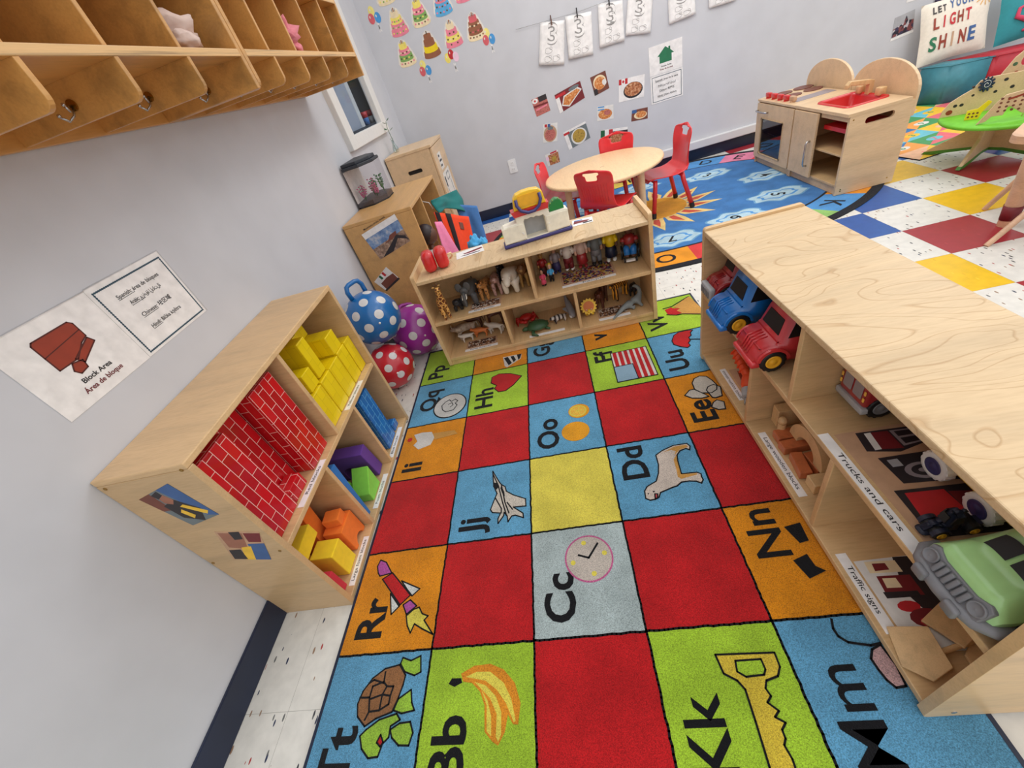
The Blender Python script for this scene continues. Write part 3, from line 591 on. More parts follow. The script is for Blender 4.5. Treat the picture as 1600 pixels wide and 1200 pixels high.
# ------------------------------------------------------------------ oval blue rug
def build_oval():
    mb = MB()
    cx, cy, A, B = 2.0, 3.37, 1.42, 1.06
    ex = 2 / 2.25
    def pt(ang, k):   # k = inset in metres
        c, s = math.cos(ang), math.sin(ang)
        return (cx + (A - k) * math.copysign(abs(c) ** ex, c), cy + (B - k) * math.copysign(abs(s) ** ex, s))
    # keep the rug clear of the wall baseboard
    lim = lambda P: [(x, min(y, YB - 0.02)) for x, y in P]
    n = 120
    ring = lambda k: lim([pt(2 * PI * i / n, k) for i in range(n)])
    mb.prism(ring(0), 0, 0.006, 'rug_black')
    knots = [(0, 104), (3, 62), (4, 48), (10, -50), (14, -97), (26, -256)]
    def ang(i):
        for (a, x), (b, y) in zip(knots, knots[1:]):
            if a <= i <= b: return math.radians(x + (y - x) * (i - a) / (b - a))
        return math.radians(104 - (i) * 14)
    colr = ['green', 'yellow', 'red', 'blue', 'pink', 'red', 'orange', 'green', 'yellow', 'orange', 'blue', 'green', 'pink', 'red', 'orange']
    for i in range(26):
        a0, a1 = ang(max(0, i - 0.5)) if i else math.radians(111), ang(min(26, i + 0.5))
        P = [pt(a0 + (a1 - a0) * t / 4, 0.05) for t in range(5)] + [pt(a1 + (a0 - a1) * t / 4, 0.25) for t in range(5)]
        mb.prism(lim(P), 0.004, 0.0066, 'rug_panel_' + colr[i % 15])
        q = pt(ang(i), 0.15); rad = Vector((q[0] - cx, (q[1] - cy) * 1.3)).normalized()
        M = frame((q[0], q[1], 0.0066), (rad.y, -rad.x, 0), (rad.x, rad.y, 0)) @ T(0, -0.05, 0)
        mb.text(chr(65 + i), 0.11, M, 'rug_black', align='CENTER', bold=0.012, z=0.0006)
    mb.prism(ring(0.25), 0.004, 0.0070, 'rug_black'); mb.prism(ring(0.265), 0.004, 0.0074, 'rug_sky')
    for (x, y, d) in ((2.533, 3.819, '3'), (2.827, 3.444, '4'), (2.713, 3.008, '5'), (2.36, 2.80, '6'), (1.917, 2.726, '7'), (1.45, 2.85, '8'), (1.2, 3.3, '9'), (2.0, 3.98, '2'), (1.5, 3.8, '1')):
        def cl(k, ry): return [(x + k * (0.17 + 0.018 * math.cos(6 * t + x)) * math.cos(t), y + k * (ry + 0.016 * math.cos(7 * t)) * math.sin(t)) for t in [2 * PI * i / 60 for i in range(60)]]
        mb.prism(cl(1.08, 0.105), 0.006, 0.0077, 'rug_cloud_edge'); mb.prism(cl(1, 0.1), 0.006, 0.0080, 'rug_cloud'); mb.prism(cl(0.72, 0.09), 0.006, 0.0082, 'rug_panel_blue'); mb.prism(cl(0.6, 0.085), 0.006, 0.0084, 'rug_cloud')
        rad = Vector((x - 2.0, y - 3.37)).normalized()
        mb.text(d, 0.085, frame((x, y, 0.0084), (rad.y, -rad.x, 0), (rad.x, rad.y, 0)) @ T(0, -0.04, 0), 'rug_black', align='CENTER', bold=0.015)
    sx, sy = 1.98, 3.36
    for k in range(14):
        a = 2 * PI * k / 14
        def P(r, da): return (sx + r * math.cos(a + da), sy + r * math.sin(a + da))
        mb.prism([P(0.2, -0.2), P(0.30, -0.19), P(0.47, 0.10), P(0.34, 0.16), P(0.2, 0.2)], 0.006, 0.0079, 'rug_ray')
        mb.prism([P(0.24, -0.10), P(0.31, -0.09), P(0.39, 0.05), P(0.31, 0.07), P(0.24, 0.06)], 0.006, 0.0082, 'rug_flame')
    mb.prism(circ(sx, sy, 0.225, n=40), 0.006, 0.0084, 'rug_sun')
    mb.make('oval_rug', label='oval blue rug with a sun, clouds and a letter border under the red chairs', cat='rug')
build_oval()
def build_mat():
    mb = MB(T(3.545, 2.955, 0) @ RZ(math.radians(9)))
    mb.box(0, 1.15, 0, 1.02, 0, 0.004, 'rug_black')
    cols = ['mat_yellow', 'mat_skin', 'mat_green', 'mat_orange', 'mat_blue', 'mat_green', 'mat_cyan', 'mat_pink', 'mat_green', 'mat_yellow', 'mat_cyan', 'mat_orange', 'mat_yellow', 'mat_blue', 'mat_pink']
    k = 0
    for v in range(6):
        for u in range(5):
            x0, x1, y0, y1 = 0.006 + u * 0.228, 0.006 + (u + 1) * 0.228, 0.006 + v * 0.168, 0.006 + (v + 1) * 0.168
            c1, c2 = cols[(v * 3 + u * 4) % 15], cols[(v * 3 + u * 4 + 1) % 15]
            mb.prism([(x0, y0), (x1, y0), (x1, y1)], 0.002, 0.0046, c1); mb.prism([(x0, y0), (x1, y1), (x0, y1)], 0.002, 0.0046, c2)
            mb.prism(circ((x0 + x1) / 2, (y0 + y1) / 2, 0.05, 0.036, 14), 0.002, 0.0050, ('mat_skin', 'paper_warm', 'mat_cyan', 'mat_yellow')[(u + v) % 4])
            mb.text(str((k % 9) + 1), 0.045, T((x0 + x1) / 2, (y0 + y1) / 2 - 0.022, 0.005), ('mat_pink', 'navy_plastic', 'mat_green')[k % 3], align='CENTER', bold=0.02); k += 1
    mb.make('play_mat', label='flat colourful numbered play mat on the floor by the teal seat', cat='mat')
build_mat()

# ------------------------------------------------------------------ shelf units
def shelf_unit(name, label, cat, loc, rz, W, D, H, mid, base, up, low, lip=0.0, kick=True, mats=('birch', 'birch_top', 'birch_inner'), group=None):
    """local: x along the front, y into the depth, front plane y=0"""
    t = thing(name, label, cat, loc, rz, group)
    th = 0.018
    lz = loc[2]; H -= lz; mid -= lz; base -= lz
    a, top, inn = mats
    for x0 in (0, W - th):
        mb = MB(); prof = [(0, 0), (D, 0), (D, H + lip), (0, H + lip)]
        r = 0.012
        M = frame((x0, 0, 0), (0, 1, 0), (0, 0, 1))
        mb.prism(rrect(0, D, 0, H + lip, r) if lip else prof, 0, th, a, M)
        mb.make('side_panel', t, bevel=0.002)
    if lip: xs = (th, W - th)
    else: xs = (0, W)
    mb = MB(); mb.box(xs[0], xs[1], 0.0, D, H - th if lip else H, H if lip else H + th, top); mb.make('top_panel', t, bevel=0.003)
    mb = MB(); mb.box(th, W - th, 0.004, D - 0.006, mid - th, mid, inn); mb.make('middle_shelf', t, bevel=0.002)
    mb = MB(); mb.box(th, W - th, 0.004, D - 0.006, base - th, base, inn); mb.make('bottom_shelf', t, bevel=0.002)
    mb = MB(); mb.box(th, W - th, D - 0.006, D, base - th, (H - th if lip else H), inn); mb.make('back_panel', t)
    if kick:
        mb = MB(); mb.box(th, W - th, 0.012, 0.026, 0, base - th, a); mb.make('kick_board', t)
    zt = H - th if lip else H
    for x in up:
        mb = MB(); mb.box(x - 0.008, x + 0.008, 0.004, D - 0.006, mid, zt, inn); mb.make('divider', t, bevel=0.002)
    for x in low:
        mb = MB(); mb.box(x - 0.008, x + 0.008, 0.004, D - 0.006, base, mid - th, inn); mb.make('divider', t, bevel=0.002)
    return t
def strip(parent, M, L, w, text, label, h=None, tw=None, name='label_strip', mat='paper', to=0.02):
    mb = MB(M); mb.box(0, L, 0, w, 0, 0.0006, mat)
    if text: mb.text(text, h or w * 0.42, T(to, w * 0.3, 0.0006), 'ink_black', w=tw, bold=0.004)
    return mb.make(name, parent, label)
def card(M, polys, name='photo_card', parent=None, label=None, cat=None, group=None, texts=(), th=0.0006):
    mb = MB(M)
    for k, (mat, P) in enumerate(polys): mb.prism(P, 0, th + k * 0.0001, mat)
    for (s, h, x, y, mat, w, al) in texts: mb.text(s, h, T(x, y, th + len(polys) * 0.0001), mat, w=w, align=al, bold=0.004)
    return mb.make(name, parent, label, cat=cat, group=group)

# --- block shelf on the left wall (front faces +x; local x -> world y, local y -> world -x)
LSX, LSY = 0.262, 0.566
block_shelf = shelf_unit('block_shelf', 'low pale wooden shelf of coloured blocks standing against the left wall', 'shelf', (LSX, LSY, 0), PI / 2, 0.89, 0.26, 0.724, 0.37, 0.022, [0.44], [0.294, 0.594], 0, False, ('birch_side', 'birch', 'birch_inner'))
def Lw(x, y, z): return (y - LSY, LSX - x, z)         # world -> shelf local
def lstrip(y0, y1, x, z, text, lab, to=0.015, tw=None):
    p = Lw(x, y0, z + 0.0003)
    strip(block_shelf, frame(p, (1, 0, 0), (0, 1, 0)), y1 - y0, 0.022, text, lab, 0.011, tw, to=to)
lstrip(0.70, 0.885, 0.256, 0.37, 'Red blocks', 'white label strip reading Red blocks', 0.045, 0.11)
lstrip(1.13, 1.31, 0.257, 0.37, 'Yellow blocks', 'white label strip reading Yellow blocks', 0.02, 0.13)
lstrip(0.62, 0.80, 0.257, 0.022, 'Large foam blocks', 'white label strip reading Large foam blocks', 0.015, 0.15)
lstrip(0.92, 1.09, 0.257, 0.022, 'Foam blocks', 'white label strip reading Foam blocks', 0.02, 0.11)
lstrip(1.18, 1.37, 0.257, 0.022, 'Blue blocks', 'white label strip reading Blue blocks', 0.02, 0.11)
# pictures and screws on the near end panel (plane y = LSY): local frame u = -y_local, v = z
NE = frame((0, 0, 0), (0, -1, 0), (0, 0, 1))
def ne(x, z): return (x - LSX, z)
P1 = [ne(.062, .661), ne(.177, .694), ne(.204, .559), ne(.104, .535)]
def q2(P, u, v): # bilinear inside a quad
    a = [P[0][i] + (P[1][i] - P[0][i]) * u for i in (0, 1)]; b = [P[3][i] + (P[2][i] - P[3][i]) * u for i in (0, 1)]
    return (a[0] + (b[0] - a[0]) * v, a[1] + (b[1] - a[1]) * v)
def Q(P, uv): return [q2(P, u, v) for u, v in uv]
card(NE, [('photo_slate', P1), ('photo_brown', Q(P1, [(0, 0), (.35, 0), (.25, .5), (0, .45)])), ('photo_blue', Q(P1, [(.6, 0), (1, 0), (1, 1), (.75, .9)])), ('photo_dark', Q(P1, [(.2, .35), (.6, .3), (.85, .7), (.5, 1), (.15, .75)])),
          ('photo_skin', Q(P1, [(.38, .12), (.55, .1), (.6, .32), (.45, .4), (.33, .3)])), ('photo_dark', Q(P1, [(.33, .05), (.55, .02), (.55, .14), (.36, .18)])), ('mat_yellow', Q(P1, [(.3, .62), (.42, .56), (.5, .8), (.36, .86)])), ('mat_yellow', Q(P1, [(.5, .5), (.62, .48), (.92, .82), (.8, .88)]))],
     'photo_sticker', block_shelf, 'cut-out photo of a child holding yellow blocks')
P2 = [ne(.135, .496), ne(.248, .465), ne(.188, .332), ne(.084, .36)]
card(NE, [('photo_tan', P2), ('photo_skin', Q(P2, [(.05, .05), (.6, .05), (.55, .6), (.1, .55)])), ('photo_dark', Q(P2, [(.3, .02), (.55, .0), (.55, .25), (.35, .28)])), ('photo_maroon', Q(P2, [(.62, .05), (1, .05), (.95, .35), (.65, .35)])), ('photo_blue', Q(P2, [(.6, .42), (1, .4), (1, 1), (.6, 1)])), ('mat_yellow', Q(P2, [(.4, .55), (.65, .5), (.6, 1), (.35, 1)])), ('photo_dark', Q(P2, [(.05, .65), (.35, .62), (.4, .98), (.05, .98)]))],
     'photo_sticker', block_shelf, 'smaller cut-out photo of two children with blocks')
for x, z in ((.02, .715), (.245, .725), (.012, .357), (.24, .366)):
    u, v = ne(x, z); mb = MB(NE); mb.cyl((u, v, 0), (u, v, 0.0012), 0.0045, 'brass', n=12); mb.make('screw', block_shelf)

# --- animal shelf, back centre (front faces -y)
ZR = 0.0128
CSX, CSY = 0.445, 1.80
animal_shelf = shelf_unit('animal_shelf', 'low wooden shelf of toy animals and people across the far end of the alphabet rug', 'shelf', (CSX, CSY, ZR), 0, 1.13, 0.285, 0.525, 0.288, 0.062, [0.56], [0.378, 0.746], 0.033)
def cstrip(x0, x1, y, z, text, lab, w=0.022, tw=None, name='label_strip'):
    strip(animal_shelf, frame((x0 - CSX, y - CSY, z - ZR + 0.0003), (1, 0, 0), (0, 1, 0)), x1 - x0, w, text, lab, 0.011, tw, to=0.03)
def cphoto(x0, x1, y0, y1, z, mat, lab):
    card(frame((x0 - CSX, y0 - CSY, z - ZR + 0.0003), (1, 0, 0), (0, 1, 0)), [('photo_tan', rect(0, x1 - x0, 0, y1 - y0)), (mat, rect(0.01, x1 - x0 - 0.01, 0.01, y1 - y0 - 0.008))], 'photo_card', animal_shelf, lab)
cphoto(.65, .82, 1.853, 1.93, .288, 'animal_photo', 'picture card of wild animals'); cstrip(.645, .818, 1.83, .288, 'Wild animals', 'white label strip reading Wild animals', tw=0.11)
cphoto(.55, .73, 1.857, 1.935, .062, 'animal_photo', 'picture card of farm animals'); cstrip(.546, .735, 1.834, .062, 'Farm Animals', 'white label strip reading Farm Animals', tw=0.12)
cphoto(1.14, 1.41, 1.87, 2.03, .288, 'people_photo', 'picture card crowded with people'); cstrip(1.139, 1.403, 1.846, .288, '      People', 'white label strip reading People', tw=0.11)
cstrip(.914, 1.106, 1.826, .062, '', 'blank white label strip')
cphoto(1.29, 1.45, 1.858, 1.95, .062, 'animal_photo', 'dark picture card of animals'); cstrip(1.289, 1.45, 1.832, .062, '', 'white label strip half hidden by the grey dinosaur')

# --- truck shelf, right foreground (front faces -x; local x -> world -y, local y -> world +x)
TSX, TSY = 1.655, 1.437
truck_shelf = shelf_unit('truck_shelf', 'low pale wooden shelf of toy trucks in the right foreground on the rug edge', 'shelf', (TSX, TSY, ZR), -PI / 2, 1.233, 0.322, 0.582, 0.335, 0.045, [0.632], [0.425, 0.827], 0.008, True)
def tstrip(y0, y1, x, z, w, text, lab, tw, to=0.02):
    strip(truck_shelf, frame((TSY - y0, x - TSX, z - ZR + 0.0003), (1, 0, 0), (0, 1, 0)), y0 - y1, w, text, lab, w * 0.5, tw, to=to)
def tcard(y0, y1, x0, x1, z, polys, lab, base='photo_tan'):
    W_, D_ = y0 - y1, x1 - x0
    card(frame((TSY - y0, x0 - TSX, z - ZR + 0.0003), (1, 0, 0), (0, 1, 0)), [(base, rect(0, W_, 0, D_))] + [(m, [(u * W_, v * D_) for u, v in P]) for m, P in polys], 'photo_card', truck_shelf, lab)
tstrip(.676, .372, 1.660, .335, .0235, 'Trucks and cars', 'large white label strip reading Trucks and cars', 0.195, 0.06)
tstrip(1.10, .935, 1.664, .335, .022, 'trucks and cars', 'white label strip under the red truck', 0.13)
tstrip(1.297, 1.110, 1.682, .045, .022, 'construction tools', 'white label strip reading construction tools', 0.165, 0.012)
tstrip(.947, .694, 1.673, .045, .023, 'Large wooden blocks', 'white label strip reading Large wooden blocks', 0.205, 0.022)
tstrip(.523, .340, 1.671, .045, .024, 'Traffic signs', 'white label strip reading Traffic signs', 0.11, 0.032)
CARP = [('photo_dark', [(.02, .25), (.22, .2), (.27, .55), (.2, .98), (.04, .98)]), ('photo_maroon', [(.04, .42), (.22, .38), (.24, .62), (.05, .62)]), ('plate_white', [(.04, .34), (.22, .3), (.22, .38), (.04, .42)]), ('window_grey', [(.05, .64), (.22, .64), (.2, .9), (.06, .9)]), ('photo_dark', [(.065, .68), (.12, .68), (.12, .86), (.07, .86)]), ('photo_dark', [(.14, .68), (.2, .68), (.19, .86), (.14, .86)]),
        ('photo_dark', [(.3, .25), (.55, .28), (.58, .95), (.3, .98)]), ('photo_grey', [(.33, .32), (.4, .32), (.4, .44), (.33, .44)]), ('window_grey', circ(.46, .6, .075, .2, 20)), ('photo_dark', circ(.46, .6, .05, .13, 20)), ('window_grey', circ(.46, .6, .02, .06, 10)),
        ('photo_dark', [(.6, .12), (.98, .1), (.99, .9), (.62, .95)]), ('flag_red', [(.63, .2), (.84, .16), (.9, .5), (.8, .62), (.64, .6)]), ('photo_maroon', [(.66, .62), (.82, .62), (.82, .85), (.68, .85)])]
tcard(.668, .395, 1.692, 1.86, .335, CARP, 'picture card of trucks and cars')
SIGP = [('photo_dark', [(.0, .5), (.4, .35), (.95, .55), (.98, .98), (.02, .98)]), ('cake_cream', [(.02, .12), (.16, .1), (.18, .5), (.04, .5)]), ('photo_maroon', [(.05, .2), (.14, .18), (.14, .36), (.06, .36)]), ('photo_maroon', [(.2, .15), (.42, .12), (.45, .55), (.22, .55)]), ('cake_cream', [(.23, .2), (.34, .18), (.35, .36), (.24, .36)]), ('photo_dark', [(.38, .1), (.45, .1), (.46, .5), (.4, .5)]), ('flag_red', circ(.55, .28, .06, .13, 12)), ('photo_maroon', circ(.68, .4, .1, .2, 12)), ('flag_red', circ(.72, .38, .05, .1, 8))]
tcard(.50, .30, 1.70, 1.87, .045, SIGP, 'picture card of traffic signs', 'plate_white')
for u, v in ((.045, .03), (.045, .5), (.28, .3)): mb = MB(frame((1.233, 0, 0), (0, 1, 0), (0, 0, 1))); mb.cyl((u, v, 0), (u, v, 0.0012), 0.005, 'steel', n=12); mb.make('screw', truck_shelf)
# ------------------------------------------------------------------ soft lumps
from mathutils import noise
def lump(mb, c, r, mat, seed=0, amp=0.25, freq=2.2, n=20, M=None):
    if not isinstance(r, (tuple, list)): r = (r, r, r)
    t = MB(); t.ell((0, 0, 0), 1.0, mat, n)
    V = []
    for v in t.V:
        k = 1 + amp * noise.noise(Vector(v) * freq + Vector((seed * 3.1, seed, -seed))) * 1.6
        V.append((c[0] + v[0] * r[0] * k, c[1] + v[1] * r[1] * k, c[2] + v[2] * r[2] * k))
    return mb.add(V, t.F, mat, True, M)

# ------------------------------------------------------------------ blocks in the block shelf
ZM, ZL = 0.3712, 0.0235
def bigblock(name, mat, x0, x1, y0, y1, z0, z1, label, group, tilt=None, bev=0.003):
    cx, cy = (x0 + x1) / 2, (y0 + y1) / 2
    mb = MB(tilt) if tilt else MB()
    mb.box(x0 - cx, x1 - cx, y0 - cy, y1 - cy, 0, z1 - z0, mat)
    o = mb.make(name, None, label, bevel=bev, cat='block', group=group, loc=(cx, cy, z0))
    return o
G = 'red brick-print cardboard blocks'
bigblock('cardboard_block', 'brick_red', .10, .231, .588, .715, ZM, .695, 'large red brick-print block nearest the shelf end panel', G)
bigblock('cardboard_block', 'brick_red', .10, .231, .845, .965, ZM, .70, 'large red brick-print block standing beside the upper divider', G)
bigblock('cardboard_block', 'brick_red', .03, .17, .722, .838, ZM, .71, 'red brick-print block set back between two others', G)
bigblock('cardboard_block', 'brick_red', .175, .225, .72, .80, ZM, .42, 'small low red brick-print block beside the Red blocks label', G)
G = 'yellow brick-print cardboard blocks'
YL = [(.05, .231, 1.378, 1.436, ZM, .525, 'yellow block at the far end of the lower yellow row'), (.05, .23, 1.30, 1.372, ZM, .525, 'second yellow block from the far end of the lower row'),
      (.05, .230, 1.208, 1.294, ZM, .52, 'wide yellow block above the Yellow blocks label, far half'), (.05, .230, 1.124, 1.204, ZM, .52, 'wide yellow block above the Yellow blocks label, near half'),
      (.05, .231, 1.02, 1.118, ZM, .518, 'yellow block against the divider in the lower yellow row'),
      (.16, .222, 1.07, 1.132, .5205, .592, 'small yellow block lying on top beside the divider'), (.06, .222, 1.145, 1.203, .5255, .675, 'tall yellow block standing upright on the lower row'),
      (.04, .225, 1.295, 1.368, .5255, .602, 'yellow block lying on top of the far lower blocks'), (.03, .14, 1.215, 1.285, .5255, .655, 'yellow block in shade at the back of the upper row'), (.02, .12, 1.30, 1.37, .603, .67, 'topmost yellow block at the back of the stack')]
for a in YL: bigblock('cardboard_block', 'brick_yellow', *a[:6], a[6], G)
bigblock('cardboard_block', 'brick_blue', .03, .231, 1.235, 1.335, ZL, .315, 'tall blue brick-print block in the lower far bay', 'blue brick-print blocks')
bigblock('cardboard_block', 'brick_blue', .16, .230, 1.35, 1.40, ZL, .062, 'small blue brick-print block lying flat beside the tall one', 'blue brick-print blocks')
# foam pieces
FG = 'foam building blocks'
def foam(name, poly, th, mat, loc, rot, label, M=None):
    mb = MB(M); mb.prism(poly, 0, th, mat)
    o = mb.make(name, None, label, bevel=0.003, cat='block', group=FG, loc=loc, rz=rot); return o if loc[2] > ZL + .08 else rest(o, ZL)
arch = [(-.10, 0), (-.05, 0)] + circ(0, 0, .05, n=10, a0=PI, a1=0) + [(.05, 0), (.10, 0), (.10, .13), (-.10, .13)]
# purple arch: leaning, opening faces the near side
foam('foam_arch', [(-.095, 0), (-.04, 0)] + circ(0, .045, .04, n=10, a0=PI, a1=0)[0:10] + [(.04, 0), (.095, 0), (.095, .16), (-.095, .16)], .055, 'foam_purple', (.125, 1.143, ZL), 0, 'purple foam arch block leaning in the lower middle bay', frame((0, 0, 0), (1, 0, 0), (0, -.13, .99)))
foam('foam_plank', rect(0, .22, 0, .28), .036, 'foam_blue', (.011, .872, ZL), 0, 'long blue foam plank leaning along the lower divider', frame((0, 0, 0), (1, 0, 0), (0, .06, .99)) @ T(0, 0, -.036))
foam('foam_wedge', [(0, 0), (.10, 0), (.10, .05), (.045, .12), (0, .12)], .06, 'foam_lime', (.05, 1.02, ZL), 0, 'upright lime green foam block behind the other lime block', frame((0, 0, 0), (1, 0, 0), (0, 0, 1)))
foam('foam_wedge', [(0, 0), (.09, 0), (.09, .04), (0, .11)], .075, 'foam_lime', (.231, 1.05, ZL), PI, 'sloping lime green foam wedge lying behind the Foam blocks label', frame((0, 0, 0), (0, 1, 0), (0, 0, 1)))
foam('foam_block', rect(0, .12, 0, .21), .055, 'foam_orange', (.012, .79, ZL), 0, 'orange foam block leaning against the back of the lower near bay', frame((0, 0, 0), (1, 0, 0), (0, .13, .99)))
foam('foam_arch', [(-.047, 0), (-.027, 0)] + circ(0, 0, .027, n=10, a0=PI, a1=0)[1:9] + [(.027, 0), (.047, 0), (.047, .115), (-.047, .115)], .075, 'foam_orange', (.152, .797, ZL), 0.0, 'orange foam arch block in the middle of the pile', frame((0, 0, 0), (0, 1, 0), (0, 0, 1)))
foam('foam_block', rect(-.025, .025, 0, .035), .06, 'foam_orange', (.158, .80, ZL + .1158), 0.1, 'small orange foam block lying on top of the orange arch block', frame((0, 0, 0), (0, 1, 0), (0, 0, 1)))
foam('foam_block', rect(-.05, .05, 0, .055), .14, 'foam_yellow', (.035, .675, ZL + .1608), 0.08, 'yellow foam block resting highest in the lower near bay', frame((0, 0, 0), (0, 1, 0), (0, 0, 1)))
foam('foam_block', rect(-.035, .035, 0, .12), .085, 'foam_yellow', (.143, .695, ZL), 0.0, 'yellow foam block standing beside the Large foam blocks label', frame((0, 0, 0), (0, 1, 0), (0, 0, 1)))
mb = MB(); mb.cyl((0, 0, 0), (0, 0, .16), .04, 'foam_yellow', n=28); mb.make('foam_cylinder', None, 'yellow foam cylinder behind the standing yellow block', bevel=.003, cat='block', group=FG, loc=(.072, .678, ZL))
foam('foam_block', rect(0, .038, 0, .10), .10, 'foam_red', (.130, .588, ZL), 0, 'red foam block beside the near end panel, at the front', frame((0, 0, 0), (0, 1, 0), (0, 0, 1)))
foam('foam_block', rect(0, .04, 0, .16), .09, 'foam_red', (.02, .588, ZL), 0, 'red foam block beside the near end panel, at the back', frame((0, 0, 0), (0, 1, 0), (0, 0, 1)))

# ------------------------------------------------------------------ hop balls
def hop_ball(name, label, c, R, mat, handle_dir, seed):
    t = thing(name, label, 'ball', c, 0, 'spotted play balls')
    mb = MB(); mb.ell((0, 0, 0), R, mat, 48)
    n = 34
    for i in range(n):
        z = 1 - 2 * (i + 0.5) / n; r = math.sqrt(1 - z * z); a = i * 2.39996 + seed
        d = Vector((r * math.cos(a), r * math.sin(a), z)); u = d.orthogonal().normalized(); v = d.cross(u)
        w = 0.165
        P = [d * R * 1.004]
        for ring in (0.6, 1.0):
            P += [(d * math.cos(w * ring) + (u * math.cos(2 * PI * k / 20) + v * math.sin(2 * PI * k / 20)) * math.sin(w * ring)) * R * (1.004 if ring < 1 else 1.002) for k in range(20)]
        F = [(0, 1 + k, 1 + (k + 1) % 20) for k in range(20)] + [(1 + k, 21 + k, 21 + (k + 1) % 20, 1 + (k + 1) % 20) for k in range(20)]
        mb.add(P, F, 'dot_grey', True)
    mb.make('ball_body', t)
    d = Vector(handle_dir).normalized(); s = Vector((0, 1, 0)).cross(d).normalized()
    s = d.cross(Vector((0.6, 0.8, 0))).normalized().cross(d).normalized()
    b = d * R * 0.95
    mb = MB()
    pts = [b + s * .043, b + s * .045 + d * .04, b + s * .035 + d * .062, b + s * .018 + d * .068, b - s * .018 + d * .068, b - s * .035 + d * .062, b - s * .045 + d * .04, b - s * .043]
    mb.tube(pts, .0115, mat, 12); mb.make('handle', t)
    mb = MB(); q = Vector((0.5, -0.75, 0.1)).normalized() * R * .995; mb.ell(q, .006, 'white', 10); mb.make('valve_plug', t)
    return t
hop_ball('hop_ball', 'blue spotted hop ball with a blue loop handle resting above the red ball', (.150, 1.853, .386), .141, 'blue_ball', (-.1, .05, 1), .3)
hop_ball('hop_ball', 'purple spotted hop ball on the floor beside the animal shelf', (.250, 2.062, .1505), .150, 'purple_ball', (-.4, .9, .5), 1.2)
hop_ball('hop_ball', 'red spotted hop ball on the floor behind the block shelf', (.148, 1.765, .1255), .125, 'red_ball', (-.9, .6, -.1), 2.3)

# ------------------------------------------------------------------ block area signs on the left wall
WL = frame((0.0006, 0, 0), (0, 1, 0), (0, 0, 1))
def bsign(pts): return [(.65 + u * .255, .86 + v * .203) for u, v in pts]
mb = MB(WL); mb.prism(rect(.650, .9045, .860, 1.064), 0, .0012, 'paper')
blk = [(.70, .975), (.70, 1.03), (.71, 1.038), (.845, 1.033), (.853, 1.025), (.853, .962), (.845, .955), (.79, .955)]
zz = .0014
pA = [(.735, .972), (.735, 1.034), (.822, 1.034), (.822, .985), (.775, .94), (.735, .94)]
t_sign = thing('wall_sign', 'white laminated Block Area sign with a brown block picture on the left wall', 'sign', (0, 0, 0), 0, 'block area signs')
mb.make('sheet', t_sign)
mb = MB(WL)
B0 = [(.722, .955), (.722, 1.022), (.728, 1.028), (.818, 1.028), (.826, 1.02), (.826, .985), (.806, .978), (.772, .955)]
mb.prism(B0, .0012, .0016, 'brick_red_print'); mb.line(B0, .003, .0012, .0018, 'brick_line_print', closed=True); mb.line([(.722, .99), (.826, 1.003)], .0022, .0012, .0018, 'brick_line_print')
B1 = [(.766, .957), (.824, .981), (.832, .967), (.776, .941)]; mb.prism(B1, .0012, .0017, 'brick_red_print'); mb.line(B1, .003, .0012, .002, 'brick_line_print', closed=True)
B2 = [(.742, .938), (.752, .953), (.776, .948), (.772, .93), (.75, .926)]; mb.prism(B2, .0012, .0017, 'brick_red_print'); mb.line(B2, .003, .0012, .002, 'brick_line_print', closed=True)
mb.make('block_picture', t_sign)
mb = MB(WL); mb.text('Block Area', .0115, T(.777, .905, .0014), 'ink_black', align='CENTER', bold=.02, w=.083); mb.make('text_line', t_sign); mb = MB(WL); mb.text('Área de bloque', .0115, T(.777, .884, .0014), 'ink_maroon', align='CENTER', bold=.02, w=.112); mb.make('text_line', t_sign, 'maroon text line')
mb = MB(WL); mb.tube([(.648, 1.0645, .002), (.906, 1.0645, .002)], .0022, 'acrylic', 6); mb.make('sleeve_edge', t_sign)
t_sign = thing('wall_sign', 'white sign with a teal rope border listing Spanish, Arabic, Chinese and Hindi', 'sign', (0, 0, 0), 0, 'block area signs')
mb = MB(WL); mb.prism(rect(.9055, 1.168, .861, 1.066), 0, .0012, 'paper'); mb.make('sheet', t_sign)
mb = MB(WL)
per = [(.918, .870), (1.158, .870), (1.158, 1.050), (.918, 1.050)]
mb.line(per, .0028, .0012, .0016, 'ink_teal', closed=True)
for (a, b), (c_, d_) in zip(per, per[1:] + per[:1]):
    n = int(math.hypot(c_ - a, d_ - b) / .006)
    for i in range(n): mb.prism(circ(a + (c_ - a) * i / n, b + (d_ - b) * i / n, .0028, n=6), .0012, .0017, 'ink_teal')
mb.make('rope_border', t_sign)
for s, x, y, w in (('Spanish: área de bloques', 1.038, 1.012, .155), ('Arabic: منطقة الكتلة', 1.038, .987, .115), ('Chinese: 块区域', 1.038, .948, .115), ('Hindi: Blŏka kṣētra', 1.038, .912, .120)):
    mb = MB(WL); mb.text(s, .0105, T(x, y, .0014), 'ink_black', align='CENTER', bold=.01, w=w)
    k = .36 if 'Spa' in s else .42 if 'Ara' in s else .5 if 'Chi' in s else .3
    mb.line([(x - w / 2, y - .003), (x - w / 2 + w * k, y - .003)], .0012, .0012, .0016, 'ink_black'); mb.make('text_line', t_sign)
mb = MB(WL); mb.tube([(.907, 1.067, .002), (1.168, 1.067, .002), (1.169, .861, .002)], .0022, 'acrylic', 6); mb.make('sleeve_edge', t_sign)

